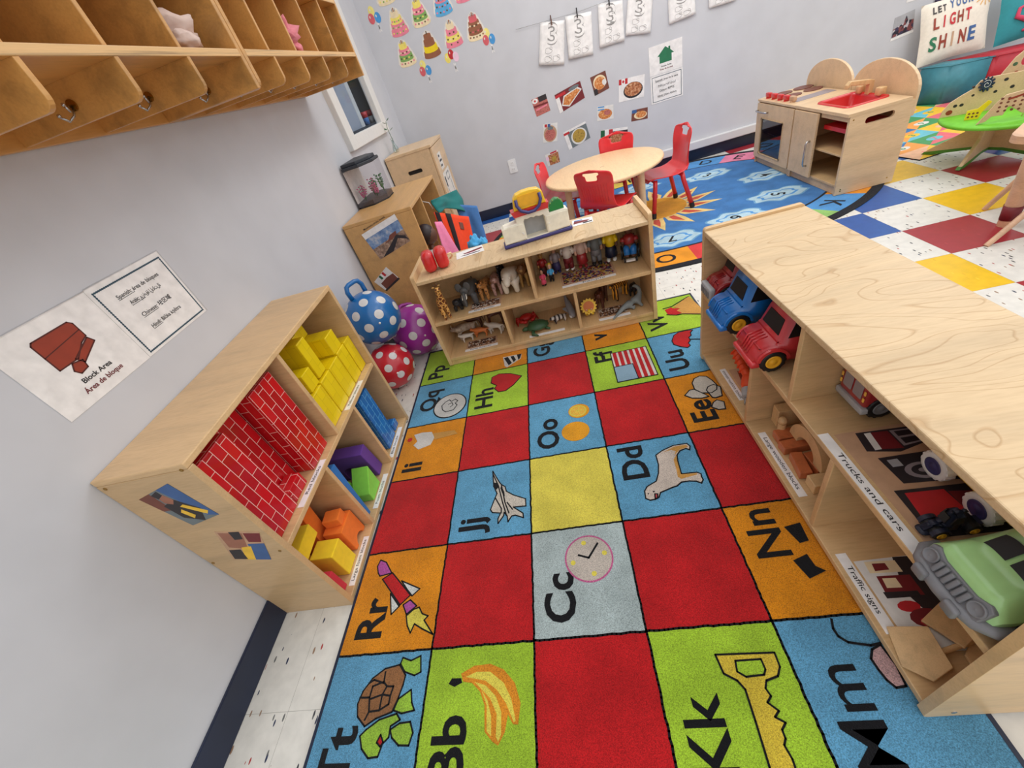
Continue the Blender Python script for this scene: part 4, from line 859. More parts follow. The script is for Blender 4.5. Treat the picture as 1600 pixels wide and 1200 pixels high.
# ------------------------------------------------------------------ wall cubbies
def cubby(label, y0, y1, divs):
    D = .358; zb, zs, zt, zq = 1.352, 1.450, 1.655, 1.86
    t = thing('wall_cubby', label, 'cubby', (0, y0, zb), 0, 'cubbies on the left wall')
    W = y1 - y0; th = .018
    h1, h2, h3 = zs - zb, zt - zb, zq - zb
    def panel(y, low, nm, rounded):
        mb = MB(); M = frame((0, y, 0), (1, 0, 0), (0, 0, 1))   # u=x, v=z, normal -y
        r = .022
        P = [(.002, low)] + ([(D - r, low)] + circ(D - r, low + r, r, n=6, a0=-PI / 2, a1=0)[1:] if rounded else [(D, low)])
        top = h3 if nm == 'end_panel' else (h1 - th)
        mb.prism(P + [(D, top), (.002, top)], -th if nm == 'end_panel' else -.012, 0, 'honey_wood', M)
        return mb.make(nm, t, bevel=.0025)
    panel(0, 0, 'end_panel', True); panel(W - th, 0, 'end_panel', False)
    for z, nm in ((h1, 'middle_shelf'), (h2, 'upper_shelf'), (h3, 'top_panel')):
        mb = MB(); mb.box(.002, D - .002, th, W - th, z - th, z, 'honey_wood'); mb.box(D - .002, D + .001, th, W - th, z - th, z, 'honey_edge'); mb.make(nm, t, bevel=.002)
    mb = MB(); mb.box(.002, .010, th, W - th, .055, h3 - th, 'honey_wood'); mb.make('back_panel', t)
    mb = MB(); mb.box(.002, .02, th, W - th, 0, .053, 'honey_wood'); mb.make('back_rail', t, bevel=.002)
    for d_ in divs:
        y = d_ - y0
        panel(y, .004, 'divider', True)
        mb = MB(); mb.box(.011, D - .006, y, y + .012, h1, h2 - th, 'honey_wood'); mb.make('divider', t, bevel=.002)
        mb = MB(); mb.box(.011, D - .006, y, y + .012, h2, h3 - th, 'honey_wood'); mb.make('divider', t, bevel=.002)
    # coat hooks on the near face of each lower divider
    for d_ in list(divs) + [y1 - th]:
        y = d_ - y0
        for x in (.20,):
            mb = MB(); z = .038
            mb.cyl((x, y, z), (x, y - .004, z), .011, 'brass', n=16)
            hk = mb.make('coat_hook', t)
            mb = MB(); mb.tube([(x, y - .004, z), (x + .004, y - .018, z - .004), (x + .012, y - .03, z - .012), (x + .014, y - .036, z - .002)], .0024, 'steel', 6)
            mb.ell((x + .014, y - .036, z), .004, 'steel', 8); mb.make('prong', hk)
            mb = MB(); mb.tube([(x, y - .004, z - .004), (x - .002, y - .014, z - .018), (x - .006, y - .03, z - .026), (x - .008, y - .042, z - .016)], .0024, 'steel', 6)
            mb.ell((x - .008, y - .042, z - .014), .004, 'steel', 8); mb.make('prong', hk)
    return t
cubby('honey wood wall cubby at the near end of the left wall', .442, 1.562, (.612, .838, 1.052, 1.287))
cubby('honey wood wall cubby farther along the left wall, ending above the window', 1.564, 2.684, (1.752, 1.972, 2.194, 2.438))
mb = MB(); lump(mb, (.255, 1.412, 1.50), (.080, .068, .050), 'fab_fleece', 4, .35, 2.4, 28); lump(mb, (.318, 1.378, 1.475), (.030, .042, .022), 'fab_fleece', 9, .3, 2.4, 20)
mb.make('fleece_blanket', None, 'crumpled pale fleece blanket in the third bay of the near cubby', cat='blanket')
mb = MB(); lump(mb, (.295, 2.045, 1.500), (.060, .044, .048), 'fab_rose', 2, .45, 2.8, 26); lump(mb, (.335, 2.045, 1.465), (.018, .024, .014), 'fab_rose', 5, .3, 2.4, 16)
mb.make('pink_cloth', None, 'crumpled pink cloth in the far wall cubby', cat='cloth')

# ------------------------------------------------------------------ dress-up shelf, fish tank, tall cabinet
dz = .755
t = thing('dress_up_shelf', 'tan wooden shelf of dress-up clothes in the back left corner under the fish tank', 'shelf', (0, 2.305, 0))
SW, SD, th = .76, .43, .018
for y in (0, SW - th):
    mb = MB(); mb.box(.012, SD, y, y + th, 0, dz - th, 'tank_wood'); mb.make('side_panel', t, bevel=.003)
mb = MB(); mb.box(.012, SD, 0, SW, dz - th, dz, 'tank_wood'); mb.make('top_panel', t, bevel=.003)
mb = MB(); mb.box(.012, .018, th, SW - th, .05, dz - th, 'birch_inner'); mb.make('back_panel', t)
mb = MB(); mb.box(.018, SD, th, SW - th, .05, .068, 'tank_wood'); mb.make('bottom_shelf', t, bevel=.002)
mb = MB(); mb.box(.018, SD - .004, .27, .286, .068, dz - th, 'tank_wood'); mb.make('divider', t, bevel=.002)
mb = MB(); mb.cyl((.3, .29, .69), (.3, SW - th, .69), .01, 'steel', n=12); mb.make('clothes_rail', t)
FT = frame((0, -.0004, 0), (1, 0, 0), (0, 0, 1))
c1 = [(.135, .528), (.352, .582), (.330, .742), (.098, .688)]
card(FT, [('photo_tan', c1), ('rock_photo', Q(c1, [(0, 0), (1, 0), (1, .45), (0, .4)])), ('cloud_photo', Q(c1, [(0, .4), (1, .45), (1, .8), (0, .8)])), ('photo_brown', Q(c1, [(.35, .35), (.5, .4), (.6, .52), (.8, .54), (.78, .42), (.6, .36)])), ('photo_dark', Q(c1, [(.1, 0), (.45, 0), (.75, .3), (.98, .1), (.95, .25), (.75, .42), (.5, .25)])), ('paper', Q(c1, [(0, .8), (1, .8), (1, 1), (0, 1)]))], 'photo_sticker', t, 'landscape photo with a white caption strip')
c2 = [(.077, .332), (.193, .386), (.145, .477), (.031, .409)]
card(FT, [('plate_white', c2), ('photo_brown', Q(c2, [(.1, .1), (.95, .05), (.98, .5), (.6, .6), (.15, .6)])), ('photo_dark', Q(c2, [(0, 0), (1, 0), (1, .12), (0, .12)])), ('flag_green', Q(c2, [(.35, .72), (.47, .7), (.47, .98), (.35, .98)])), ('paper', Q(c2, [(.47, .7), (.58, .7), (.58, .98), (.47, .98)])), ('flag_red', Q(c2, [(.58, .7), (.7, .7), (.7, .98), (.58, .98)]))], 'photo_sticker', t, 'photo of a stone arena with a small flag')
mb = MB(FT)
u = 0
card(FT, [('paper', Q(c1, [(.08, .86), (.1, .86), (.1, .92), (.08, .92)]))], 'caption', t)
bpy.data.objects.remove(COL.objects['caption'])
cap = MB(frame((.112, -.0026, .70), (.974, 0, .226), (-.226, 0, .974))); cap.text('Mountains of the world', .009, T(.012, .002, 0), 'ink_black', w=.15, bold=.01); cap.make('caption', t)
ft = thing('fish_tank', 'small clear fish tank with a dark lid and plastic plants on the tan shelf', 'fish tank', (0, 0, dz))
foot = [(.014, 2.64), (.12, 2.64), (.196, 2.72), (.196, 2.84), (.12, 2.92), (.014, 2.92)]
mb = MB(); 
n = len(foot)
inner = [(x * .97 + .0028, 2.78 + (y - 2.78) * .97) for x, y in foot]
mb.add([(x, y, 0.002) for x, y in foot] + [(x, y, .215) for x, y in foot], [(i, (i + 1) % n, (i + 1) % n + n, i + n) for i in range(n)] + [tuple(range(n))[::-1]], 'clear_plastic')
mb.make('tank_wall', ft)
mb = MB(); mb.prism(foot, .0, .006, 'tank_lid'); mb.prism(inner, .007, .03, 'gravel'); mb.make('gravel_bed', ft)
mb = MB(); mb.prism([(x, y) for x, y in foot], .215, .232, 'tank_lid'); mb.prism([(.014 + (x - .014) * .9, 2.78 + (y - 2.78) * .9) for x, y in foot], .232, .25, 'tank_lid'); mb.make('lid', ft, bevel=.004)
mb = MB(); mb.box(.016, .018, 2.645, 2.915, .03, .21, 'paper_warm'); mb.make('back_card', ft)
rnd = random.Random(5)
for k, (x, y, m, h) in enumerate(((.06, 2.69, 'plant_pink', .09), (.13, 2.72, 'plant_pink', .075), (.10, 2.77, 'plant_pink', .10), (.15, 2.82, 'plant_green', .105), (.09, 2.86, 'plant_green', .085))):
    mb = MB()
    for s in range(12):
        a = rnd.uniform(0, 2 * PI); l = rnd.uniform(.4, 1) * h; d = rnd.uniform(.008, .028)
        p0 = Vector((x, y, .028)); p1 = p0 + Vector((math.cos(a) * d * .5, math.sin(a) * d * .5, l * .6)); p2 = p0 + Vector((math.cos(a) * d, math.sin(a) * d, l))
        mb.tube([p0, p1, p2], [.0012, .0012, .0008], 'plant_green', 5)
        for f in (.6, .8, 1.0): mb.ell(p0.lerp(p2, f), (.007, .005, .004), m, 6)
    mb.make('plastic_plant', ft, 'pink plastic plant' if m == 'plant_pink' else 'green plastic plant')
tc = thing('tall_cabinet', 'tall pale wooden cabinet with a hand slot in the back left corner', 'cabinet', (.012, 3.50, 0))
CWD, CDP, CH2 = .52, .36, .888
mb = MB(); mb.shape([rect(0, CDP, 0, CH2 - .02), rrect(.135, .255, .728, .757, .0143)], -.018, 0, 'birch_kitchen', frame((0, 0, 0), (1, 0, 0), (0, 0, 1))); mb.make('side_panel', tc)
mb = MB(); mb.box(0, CDP, CWD - .018, CWD, 0, CH2 - .02, 'birch_kitchen'); mb.make('side_panel', tc)
mb = MB(); mb.box(0, CDP + .02, -.004, CWD + .002, CH2 - .02, CH2, 'birch_kitchen'); mb.make('top_panel', tc, bevel=.003)
mb = MB(); mb.box(.1, .3, .02, .03, .68, .80, 'black'); mb.box(0, .006, .018, CWD - .018, .02, CH2 - .02, 'birch_inner'); mb.make('back_panel', tc)  # black sheet behind the hand slot stands in for the shade inside
mb = MB(); mb.box(CDP + .002, CDP + .018, .006, CWD - .006, .04, CH2 - .024, 'birch_kitchen'); dr = mb.make('door', tc, bevel=.002)
FD = frame((CDP + .0184, 0, 0), (0, 1, 0), (0, 0, 1))
card(FD, [('paper_warm', rect(.13, .27, .68, .80)), ('ink_black', rect(.15, .20, .77, .785)), ('ink_black', rect(.15, .25, .735, .75)), ('ink_black', rect(.15, .22, .70, .715))], 'door_label', dr, 'small white label')
card(FD, [('paper_warm', rect(.10, .42, .42, .66)), ('ink_black', rrect(.12, .16, .55, .63, .01)), ('outline_grey', rrect(.22, .36, .58, .64, .015)), ('paper_warm', rrect(.235, .345, .592, .628, .01)), ('outline_grey', rect(.13, .15, .44, .54)), ('outline_grey', rect(.34, .36, .47, .57))], 'door_label', dr, 'larger white label with line drawings')
vs = thing('bud_vase', 'small clear glass bud vase with one leafy stem on the tall cabinet', 'vase', (.065, 3.72, CH2))
mb = MB(); mb.lathe([(.018, 0), (.024, .01), (.024, .03), (.012, .06), (.010, .09), (.013, .10), (.011, .098), (.008, .09), (.010, .06), (.021, .03), (.02, .012), (0, .008)], 'clear_glass', 20); mb.make('glass_body', vs)
mb = MB(); mb.tube([(0, 0, .01), (.004, 0, .10), (-.002, .004, .17), (.006, .008, .215)], .0022, 'leaf', 6); mb.make('stem', vs)
for p, r in (((.012, .006, .15), .6), ((-.01, .0, .16), 2.4), ((.012, .012, .215), 1.0), ((.004, .004, .20), 4.0)):
    mb = MB(T(*p) @ RZ(r) @ RY(-.5)); mb.prism([(0, 0), (.012, .009), (.026, .006), (.034, 0), (.026, -.006), (.012, -.009)], 0, .001, 'leaf'); mb.make('leaf', vs)

# dress-up clothes spilling from the shelf
def cloth(name, label, P, mat, seed, cat='clothing', fold=.012, parts=(), thick=.006):
    """P: four corners TL TR BR BL; a hanging, folded garment"""
    P = [Vector(p) for p in P]
    nrm = (P[1] - P[0]).cross(P[3] - P[0]).normalized()
    def fn(u, v):
        p = (P[0].lerp(P[1], u)).lerp(P[3].lerp(P[2], u), v)
        k = fold * (math.sin(u * 9 + seed + v * 2) * (.4 + .6 * v) + .8 * noise.noise(Vector((u * 3 + seed, v * 3, seed))))
        return tuple(p + nrm * k - Vector((0, 0, .02 * math.sin(u * PI * 2 + seed) * v)))
    t = thing(name, label, cat, (0, 0, 0), 0, 'dress-up clothes')
    mb = MB(); mb.grid(18, 18, fn, mat, thick=thick); mb.make('fabric', t)
    for (nm, m, u0, u1, v0, v1, lab) in parts:
        mb = MB(); mb.grid(4, 16, lambda a, b: tuple(Vector(fn(u0 + (u1 - u0) * a, v0 + (v1 - v0) * b)) - nrm * .005), m, thick=.005); mb.grid(4, 16, lambda a, b: tuple(Vector(fn(u0 + (u1 - u0) * a, v0 + (v1 - v0) * b)) + nrm * .005), m, thick=.005); mb.make(nm, t, lab)
    return t
cloth('dress_up_vest', 'bright orange dress-up vest with a black strap hanging out of the tan shelf', [(.462, 2.62, .622), (.635, 2.75, .505), (.62, 2.56, .13), (.485, 2.48, .12)], 'fab_orange', 1.0, parts=(('strap', 'fab_black', .30, .44, 0, 1, 'black strap'), ('collar', 'fab_black', .02, .14, 0, .18, 'black collar'), ('pocket', 'photo_brown', .66, .78, .1, .2, None)))
cloth('dress_up_shirt', 'teal green dress-up shirt hanging above the orange vest', [(.450, 2.71, .672), (.56, 3.04, .625), (.60, 2.98, .50), (.46, 2.70, .60)], 'fab_teal', 2.2)
cloth('dress_up_shirt', 'blue dress-up shirt hanging behind the orange vest', [(.54, 2.93, .560), (.675, 2.98, .500), (.68, 2.92, .2), (.54, 2.93, .2)], 'fab_blue', 3.1)
cloth('dress_up_dress', 'pink dress-up dress hanging beside the doll in the tan shelf', [(.462, 2.54, .585), (.49, 2.60, .56), (.60, 2.52, .12), (.46, 2.42, .12)], 'fab_pink', 4.0, fold=.006)
mb = MB(); lump(mb, (.672, 2.47, .405), (.04, .045, .05), 'fab_skyblue', 3, .4, 2.5, 24); lump(mb, (.722, 2.47, .395), (.03, .035, .042), 'fab_skyblue', 6, .4, 2.5, 20); lump(mb, (.695, 2.47, .19), (.05, .06, .185), 'fab_skyblue', 8, .15, 2.5, 20)
mb.make('dress_up_fabric', None, 'bunched sky blue fabric at the front of the tan shelf clothes', cat='clothing')
dl = thing('doll', 'dark haired doll in a white top standing at the front of the tan shelf', 'doll', (.405, 2.485, .0685))
mb = MB()
mb.skin([(0, 0, .16), (0, 0, .27), (0, 0, .36), (0, 0, .40), (.0, 0, .42), (.02, -.05, .335), (.045, -.07, .27), (.03, .05, .335), (.055, .06, .27), (0, -.03, .09), (0, -.03, .005), (0, .03, .09), (0, .03, .005)], [(0, 1), (1, 2), (2, 3), (3, 4), (2, 5), (5, 6), (2, 7), (7, 8), (0, 9), (9, 10), (0, 11), (11, 12)], [.045, .042, .04, .018, .02, .016, .012, .016, .012, .022, .016, .022, .016], 'skin_dark', 1)
mb.ell((0.008, 0, .465), (.052, .048, .056), 'skin_dark', 20); mb.make('body', dl)
mb = MB(); mb.ell((-.006, 0, .475), (.058, .056, .062), 'hair_dark', 20); mb.make('hair', dl)
mb = MB(); mb.lathe([(.03, .385), (.05, .36), (.052, .27), (.06, .17), (.056, .17), (.048, .27)], 'fab_white', 20); mb.make('shirt', dl)
mb = MB(); mb.tube([(.282, 2.80, .688), (.287, 2.80, .706), (.300, 2.80, .7135), (.313, 2.80, .706), (.319, 2.80, .690), (.335, 2.80, .678), (.37, 2.80, .662), (.405, 2.80, .645), (.414, 2.81, .60)], .0028, 'white', 8)
mb.make('clothes_hanger', None, 'white plastic clothes hanger inside the tan shelf', cat='hanger')

# ------------------------------------------------------------------ things on the back wall
WB = frame((0, YB - .0066, 0), (1, 0, 0), (0, 0, 1)); WR = frame((0, YB - .0006, 0), (1, 0, 0), (0, 0, 1))
t = thing('power_outlet', 'white double power outlet plate low on the back wall', 'outlet', (0, 0, 0))
mb = MB(WB); mb.prism(rrect(.872, .948, .36, .478, .006), 0, .005, 'outlet_white'); mb.make('cover_plate', t, bevel=.0015)
for z in (.392, .445):
    mb = MB(WB); mb.prism(rrect(.893, .927, z - .016, z + .016, .012), .005, .007, 'outlet_white')
    for x in (.903, .917): mb.prism(rect(x - .0015, x + .0015, z - .004, z + .008), .007, .0073, 'outline_grey')
    mb.make('socket', t)
CAKE = [(.284, 1.684, ['cake_pink', 'cake_pink', 'cake_yellow', 'cake_cream'], 'cake_green', 'pink and yellow cake sticker nearest the wall cubby'),
        (.479, 1.690, ['cake_cream', 'cake_green', 'cake_pink', 'cake_yellow'], 'cake_dark', 'cake sticker with green, pink and yellow tiers in the upper row'),
        (.675, 1.705, ['cake_blue', 'cake_blue', 'cake_pink', 'cake_pink'], 'cake_dark', 'blue and pink cake sticker in the upper row'),
        (.864, 1.735, ['cake_pink', 'cake_yellow', 'cake_yellow', 'cake_pink'], 'cake_dark', 'yellow cake sticker on a pink plate, cut by the top edge'),
        (.882, 1.490, ['cake_cream', 'cake_brown', 'cake_brown', 'balloon_red'], 'cake_dark', 'brown cake sticker with a strawberry top, beside the balloons'),
        (.689, 1.498, ['cake_pink', 'cake_yellow', 'cake_pink', 'cake_cream'], 'cake_dark', 'yellow and pink cake sticker in the middle row'),
        (.486, 1.484, ['cake_brown', 'toy_yellow', 'cake_brown', 'cake_brown'], None, 'yellow and chocolate cake sticker with a single dark candle'),
        (.264, 1.486, ['cake_cream', 'cake_green', 'cake_pink', 'cake_yellow'], 'cake_dark', 'green, pink and yellow cake sticker low on the left'),
        (.262, 1.885, ['cake_cream', 'cake_cream', 'cake_yellow', 'cake_pink'], 'cake_green', 'cream cake sticker cut by the top edge, highest of all')]
for x, z, tiers, dots, lab in CAKE:
    t = thing('cake_sticker', lab, 'wall sticker', (0, 0, 0), 0, 'birthday cake stickers')
    M = WB @ T(x, z, 0)
    W = [.073, .060, .047, .033]; H = [-.078, -.045, -.008, .028, .060]
    mb = MB(M)
    out = [(-.082, -.055)] + circ(0, -.062, .082, .026, 12, PI, 2 * PI) + [(.082, -.055), (.066, -.005), (.045, .045), (.03, .072), (0, .088), (-.03, .072), (-.045, .045), (-.066, -.005)]
    mb.prism(out, 0, .0005, 'paper_warm'); mb.make('backing', t)
    mb = MB(M)
    for k, m in enumerate(tiers):
        w = W[k]; z0, z1 = H[k], H[k + 1]
        mb.prism(circ(0, z0, w, w * .24, 10, PI, 2 * PI) + circ(0, z1, w * .92, w * .2, 10, 0, PI), .0004, .0007 + .0002 * k, m)
        if dots and k < 3:
            for j in range(5): mb.prism(circ(w * (-.75 + j * .37), z0 + .012 - .006 * math.sin(j * PI / 4), .007, .006, 8), .0005, .0012 + .0002 * k, dots if (k + j) % 2 else tiers[(k + 2) % 4])
    mb.make('cake_tiers', t)
    mb = MB(M); mb.prism(rect(-.004, .004, .058, .082), .0004, .0016, 'cake_dark' if not dots else 'cake_brown')
    if dots: mb.prism(rect(-.014, -.008, .056, .076), .0004, .0016, 'outline_grey'); mb.prism(rect(.008, .014, .056, .076), .0004, .0016, 'outline_grey')
    mb.make('candle', t)
for x, z, cols, lab in ((.124, 1.745, ('balloon_yellow', 'balloon_red', 'balloon_blue'), 'balloon bunch sticker nearest the wall cubby'), (.975, 1.373, ('balloon_yellow', 'balloon_red', 'balloon_blue'), 'balloon bunch sticker at the right end of the cakes'),
                        (.387, 1.324, ('balloon_yellow', 'balloon_red', 'balloon_blue'), 'lowest balloon bunch sticker, below the yellow and chocolate cake'), (.633, 1.336, ('cake_yellow', 'flag_red', 'balloon_pink'), 'balloon bunch sticker with a big red balloon in the middle')):
    t = thing('balloon_sticker', lab, 'wall sticker', (0, 0, 0), 0, 'balloon bunch stickers')
    M = WB @ T(x, z, 0)
    off = ((-.012, .045), (-.03, .005), (.022, .0)) if cols[1] != 'flag_red' else ((-.035, .018), (0, .035), (.035, .01))
    for k, (m, (dx, dy)) in enumerate(zip(cols, off)):
        mb = MB(M); mb.prism(circ(dx, dy, .025, .034, 20), 0, .0006 + k * .0003, m); mb.prism(circ(dx - .008, dy + .012, .005, .009, 8), .0004, .0009 + k * .0003, 'paper_warm'); mb.make('balloon', t)
    mb = MB(M); mb.line([(0, -.03), (.01, -.06), (0, -.085)], .006, 0, .0006, 'paper'); mb.line([(.012, -.032), (.004, -.06), (.018, -.085)], .006, 0, .0006, 'paper'); mb.make('ribbon', t)

# drawings of the number 3 pegged to a string
SH = [((1.402, 1.365), (1.598, 1.325), (1.540, 1.048), (1.330, 1.101)), ((1.604, 1.345), (1.812, 1.32), (1.789, 1.049), (1.583, 1.072)), ((1.867, 1.349), (2.059, 1.319), (2.05, 1.067), (1.846, 1.075)),
      ((2.104, 1.335), (2.292, 1.283), (2.257, 1.06), (2.059, 1.096)), ((2.404, 1.30), (2.601, 1.265), (2.614, 1.082), (2.408, 1.07)), ((2.708, 1.275), (2.918, 1.235), (2.923, 1.079), (2.716, 1.083))]
SL = ['leftmost number 3 drawing, hanging askew on the string', 'second number 3 drawing from the left on the string', 'third number 3 drawing from the left on the string', 'fourth number 3 drawing from the left, its corner tilted left', 'fifth drawing on the string, above the green house sign', 'rightmost drawing on the string, only its bottom edge in view']
SP = []
for k, P in enumerate(SH):
    t = thing('number_drawing', SL[k], 'drawing', (0, 0, 0), 0, 'number 3 drawings')
    cx, cz = sum(p[0] for p in P) / 4, sum(p[1] for p in P) / 4
    top = ((P[0][0] + P[1][0]) / 2, (P[0][1] + P[1][1]) / 2); SP.append(top)
    PP = [P[0], P[3], P[2], P[1]]
    def fn(u, v):
        a = q2([P[3], P[2], P[1], P[0]], u, v)
        return (a[0], YB - .004 - .010 * (1 - v) - .004 * math.sin(u * 5 + k), a[1])
    mb = MB(); mb.grid(8, 10, fn, 'paper', thick=.0006); mb.make('sheet', t)
    mb = MB()
    M = lambda u, v: (lambda p: Vector((p[0], p[1] - .0012, p[2])))(fn(u, v))
    def ln(pts, w=.0022):
        pts = [M(*p) for p in pts]
        mb.tube(pts, w / 2, 'outline_grey', 4)
    def glyph(bold, mat, lift):
        g = MB(); g.text('3', .46, I4, mat, w=.40, bold=bold, z=0)
        xs = [v[0] for v in g.V]; x0 = (min(xs) + max(xs)) / 2
        mb.add([tuple(M(.52 + v[0] - x0, .50 + v[1]) - Vector((0, lift, 0))) for v in g.V], g.F, mat)
    glyph(.045, 'outline_grey', 0); glyph(.0, 'paper', .0006)
    three = [(.30, .84), (.36, .93), (.52, .96), (.68, .92), (.72, .82), (.64, .73), (.72, .64), (.70, .54), (.58, .47), (.42, .48), (.30, .56), (.38, .61), (.52, .57), (.60, .62), (.52, .69), (.46, .73), (.58, .81), (.52, .86), (.42, .82)]
    for (u, v) in ((.36, .34), (.34, .14), (.66, .15)):
        ln([(u + .13 * math.cos(a) * (1 + .25 * math.cos(3 * a)), v + .07 * math.sin(a)) for a in [2 * PI * i / 14 for i in range(15)]], .0016)
        ln([(u + .1 + .05 * math.cos(a), v + .06 + .035 * math.sin(a)) for a in [2 * PI * i / 8 for i in range(9)]], .0016)
    mb.make('outline_drawing', t)
    cp = thing('clothespin', ('clothespin on the leftmost number 3 drawing', 'clothespin on the second number 3 drawing', 'clothespin on the third number 3 drawing', 'clothespin on the fourth number 3 drawing', 'clothespin above the green house sign drawing', 'clothespin on the rightmost drawing')[k], 'clothespin', (top[0] - .01, YB - .018, top[1] + .008), 0, 'clothespins on the string')
    for s in (-1, 1):
        mb = MB(); mb.box(-.004, .004, s * .003 - .0025, s * .003 + .0025, -.03, .032, 'photo_dark' if k else 'skin_dark'); mb.make('jaw', cp)
mb = MB(); mb.tube([(1.2, YB - .012, 1.375)] + [(x - .01, YB - .0125, z + .012) for x, z in SP] + [(3.2, YB - .012, 1.27)], .0012, 'outline_grey', 5); mb.make('string_line', None, 'thin string across the back wall carrying the number drawings', cat='string')

t = thing('wall_sign', 'white sign with a green house shape on the back wall, upper sheet', 'sign', (0, 0, 0), 0, 'house area signs')
mb = MB(WR); mb.prism([(2.240, .765), (2.512, .765), (2.512, .966), (2.240, .966)], 0, .0012, 'paper'); mb.make('sheet', t)
mb = MB(WR); mb.prism([(2.325, .835), (2.425, .835), (2.425, .885), (2.445, .885), (2.415, .912), (2.415, .935), (2.40, .935), (2.40, .923), (2.375, .942), (2.308, .885), (2.325, .885)], .0012, .0016, 'green_print'); mb.make('house_picture', t)
mb = MB(WR); mb.text('House Area', .011, T(2.378, .808, .0014), 'ink_black', align='CENTER', w=.085, bold=.02); mb.make('text_line', t); mb = MB(WR); mb.text('Área de la casa', .011, T(2.378, .788, .0014), 'ink_maroon', align='CENTER', w=.11, bold=.02); mb.make('text_line', t, 'maroon text line')
t = thing('wall_sign', 'white bordered sign of four languages under the green house sign', 'sign', (0, 0, 0), 0, 'house area signs')
mb = MB(WR); mb.prism(rect(2.243, 2.514, .558, .762), 0, .0012, 'paper'); mb.make('sheet', t)
mb = MB(WR); mb.line(rect(2.257, 2.50, .57, .75), .004, .0012, .0016, 'ink_teal', closed=True); mb.make('border_line', t)
for k, s in enumerate(('Spanish: área de la casa', 'Arabic: منطقة المنزل', 'Chinese: 房屋区', 'Hindi: Ghara kṣētra')):
    mb = MB(WR); mb.text(s, .0135, T(2.378, .715 - k * .038, .0014), 'ink_black', align='CENTER', w=(.19, .15, .13, .16)[k], bold=.012)
    mb.line([(2.378 - (.19, .15, .13, .16)[k] / 2, .711 - k * .038), (2.36, .711 - k * .038)], .0014, .0012, .0016, 'ink_black'); mb.make('text_line', t)

FP = [([(1.21, .883), (1.344, .894), (1.359, .762), (1.229, .747)], 'food_red', 'cut-out photo of sliced raw fish, highest by the wall seam', 'square'), ([(1.417, .862), (1.652, .902), (1.674, .772), (1.438, .715)], 'food_orange', 'large tilted photo of dumplings on a plate', 'tray'),
      ([(1.74, .901), (1.873, .915), (1.892, .783), (1.762, .76)], 'food_orange', 'photo of a noodle bowl below the third drawing', 'bowl'), ([(1.979, .817), (2.198, .80), (2.181, .64), (1.962, .655)], 'food_brown', 'photo of a loaded plate with a red leaf flag, beside the house sign', 'canada'),
      ([(1.768, .675), (1.912, .655), (1.902, .548), (1.755, .566)], 'food_orange', 'photo of a pale dish with a blue and white flag', 'blueflag'), ([(2.07, .564), (2.208, .552), (2.203, .465), (2.056, .48)], 'food_orange', 'small dark photo of a burger, lowest on the right', 'burger'),
      ([(1.272, .675), (1.402, .655), (1.372, .51), (1.24, .53)], 'food_red', 'photo of red stew on a plate near the wall seam', 'plate'), ([(1.435, .561), (1.65, .596), (1.676, .454), (1.467, .406)], 'food_green', 'large tilted photo of a round bowl of browned food', 'bigbowl'),
      ([(1.778, .486), (2.02, .45), (2.01, .30), (1.755, .335)], 'food_brown', 'photo with a red and dark flag half hidden behind the far red chair', 'mexico'), ([(1.232, .426), (1.36, .44), (1.362, .333), (1.241, .324)], 'food_brown', 'lowest food photo, beside the left red chair', 'plain')]
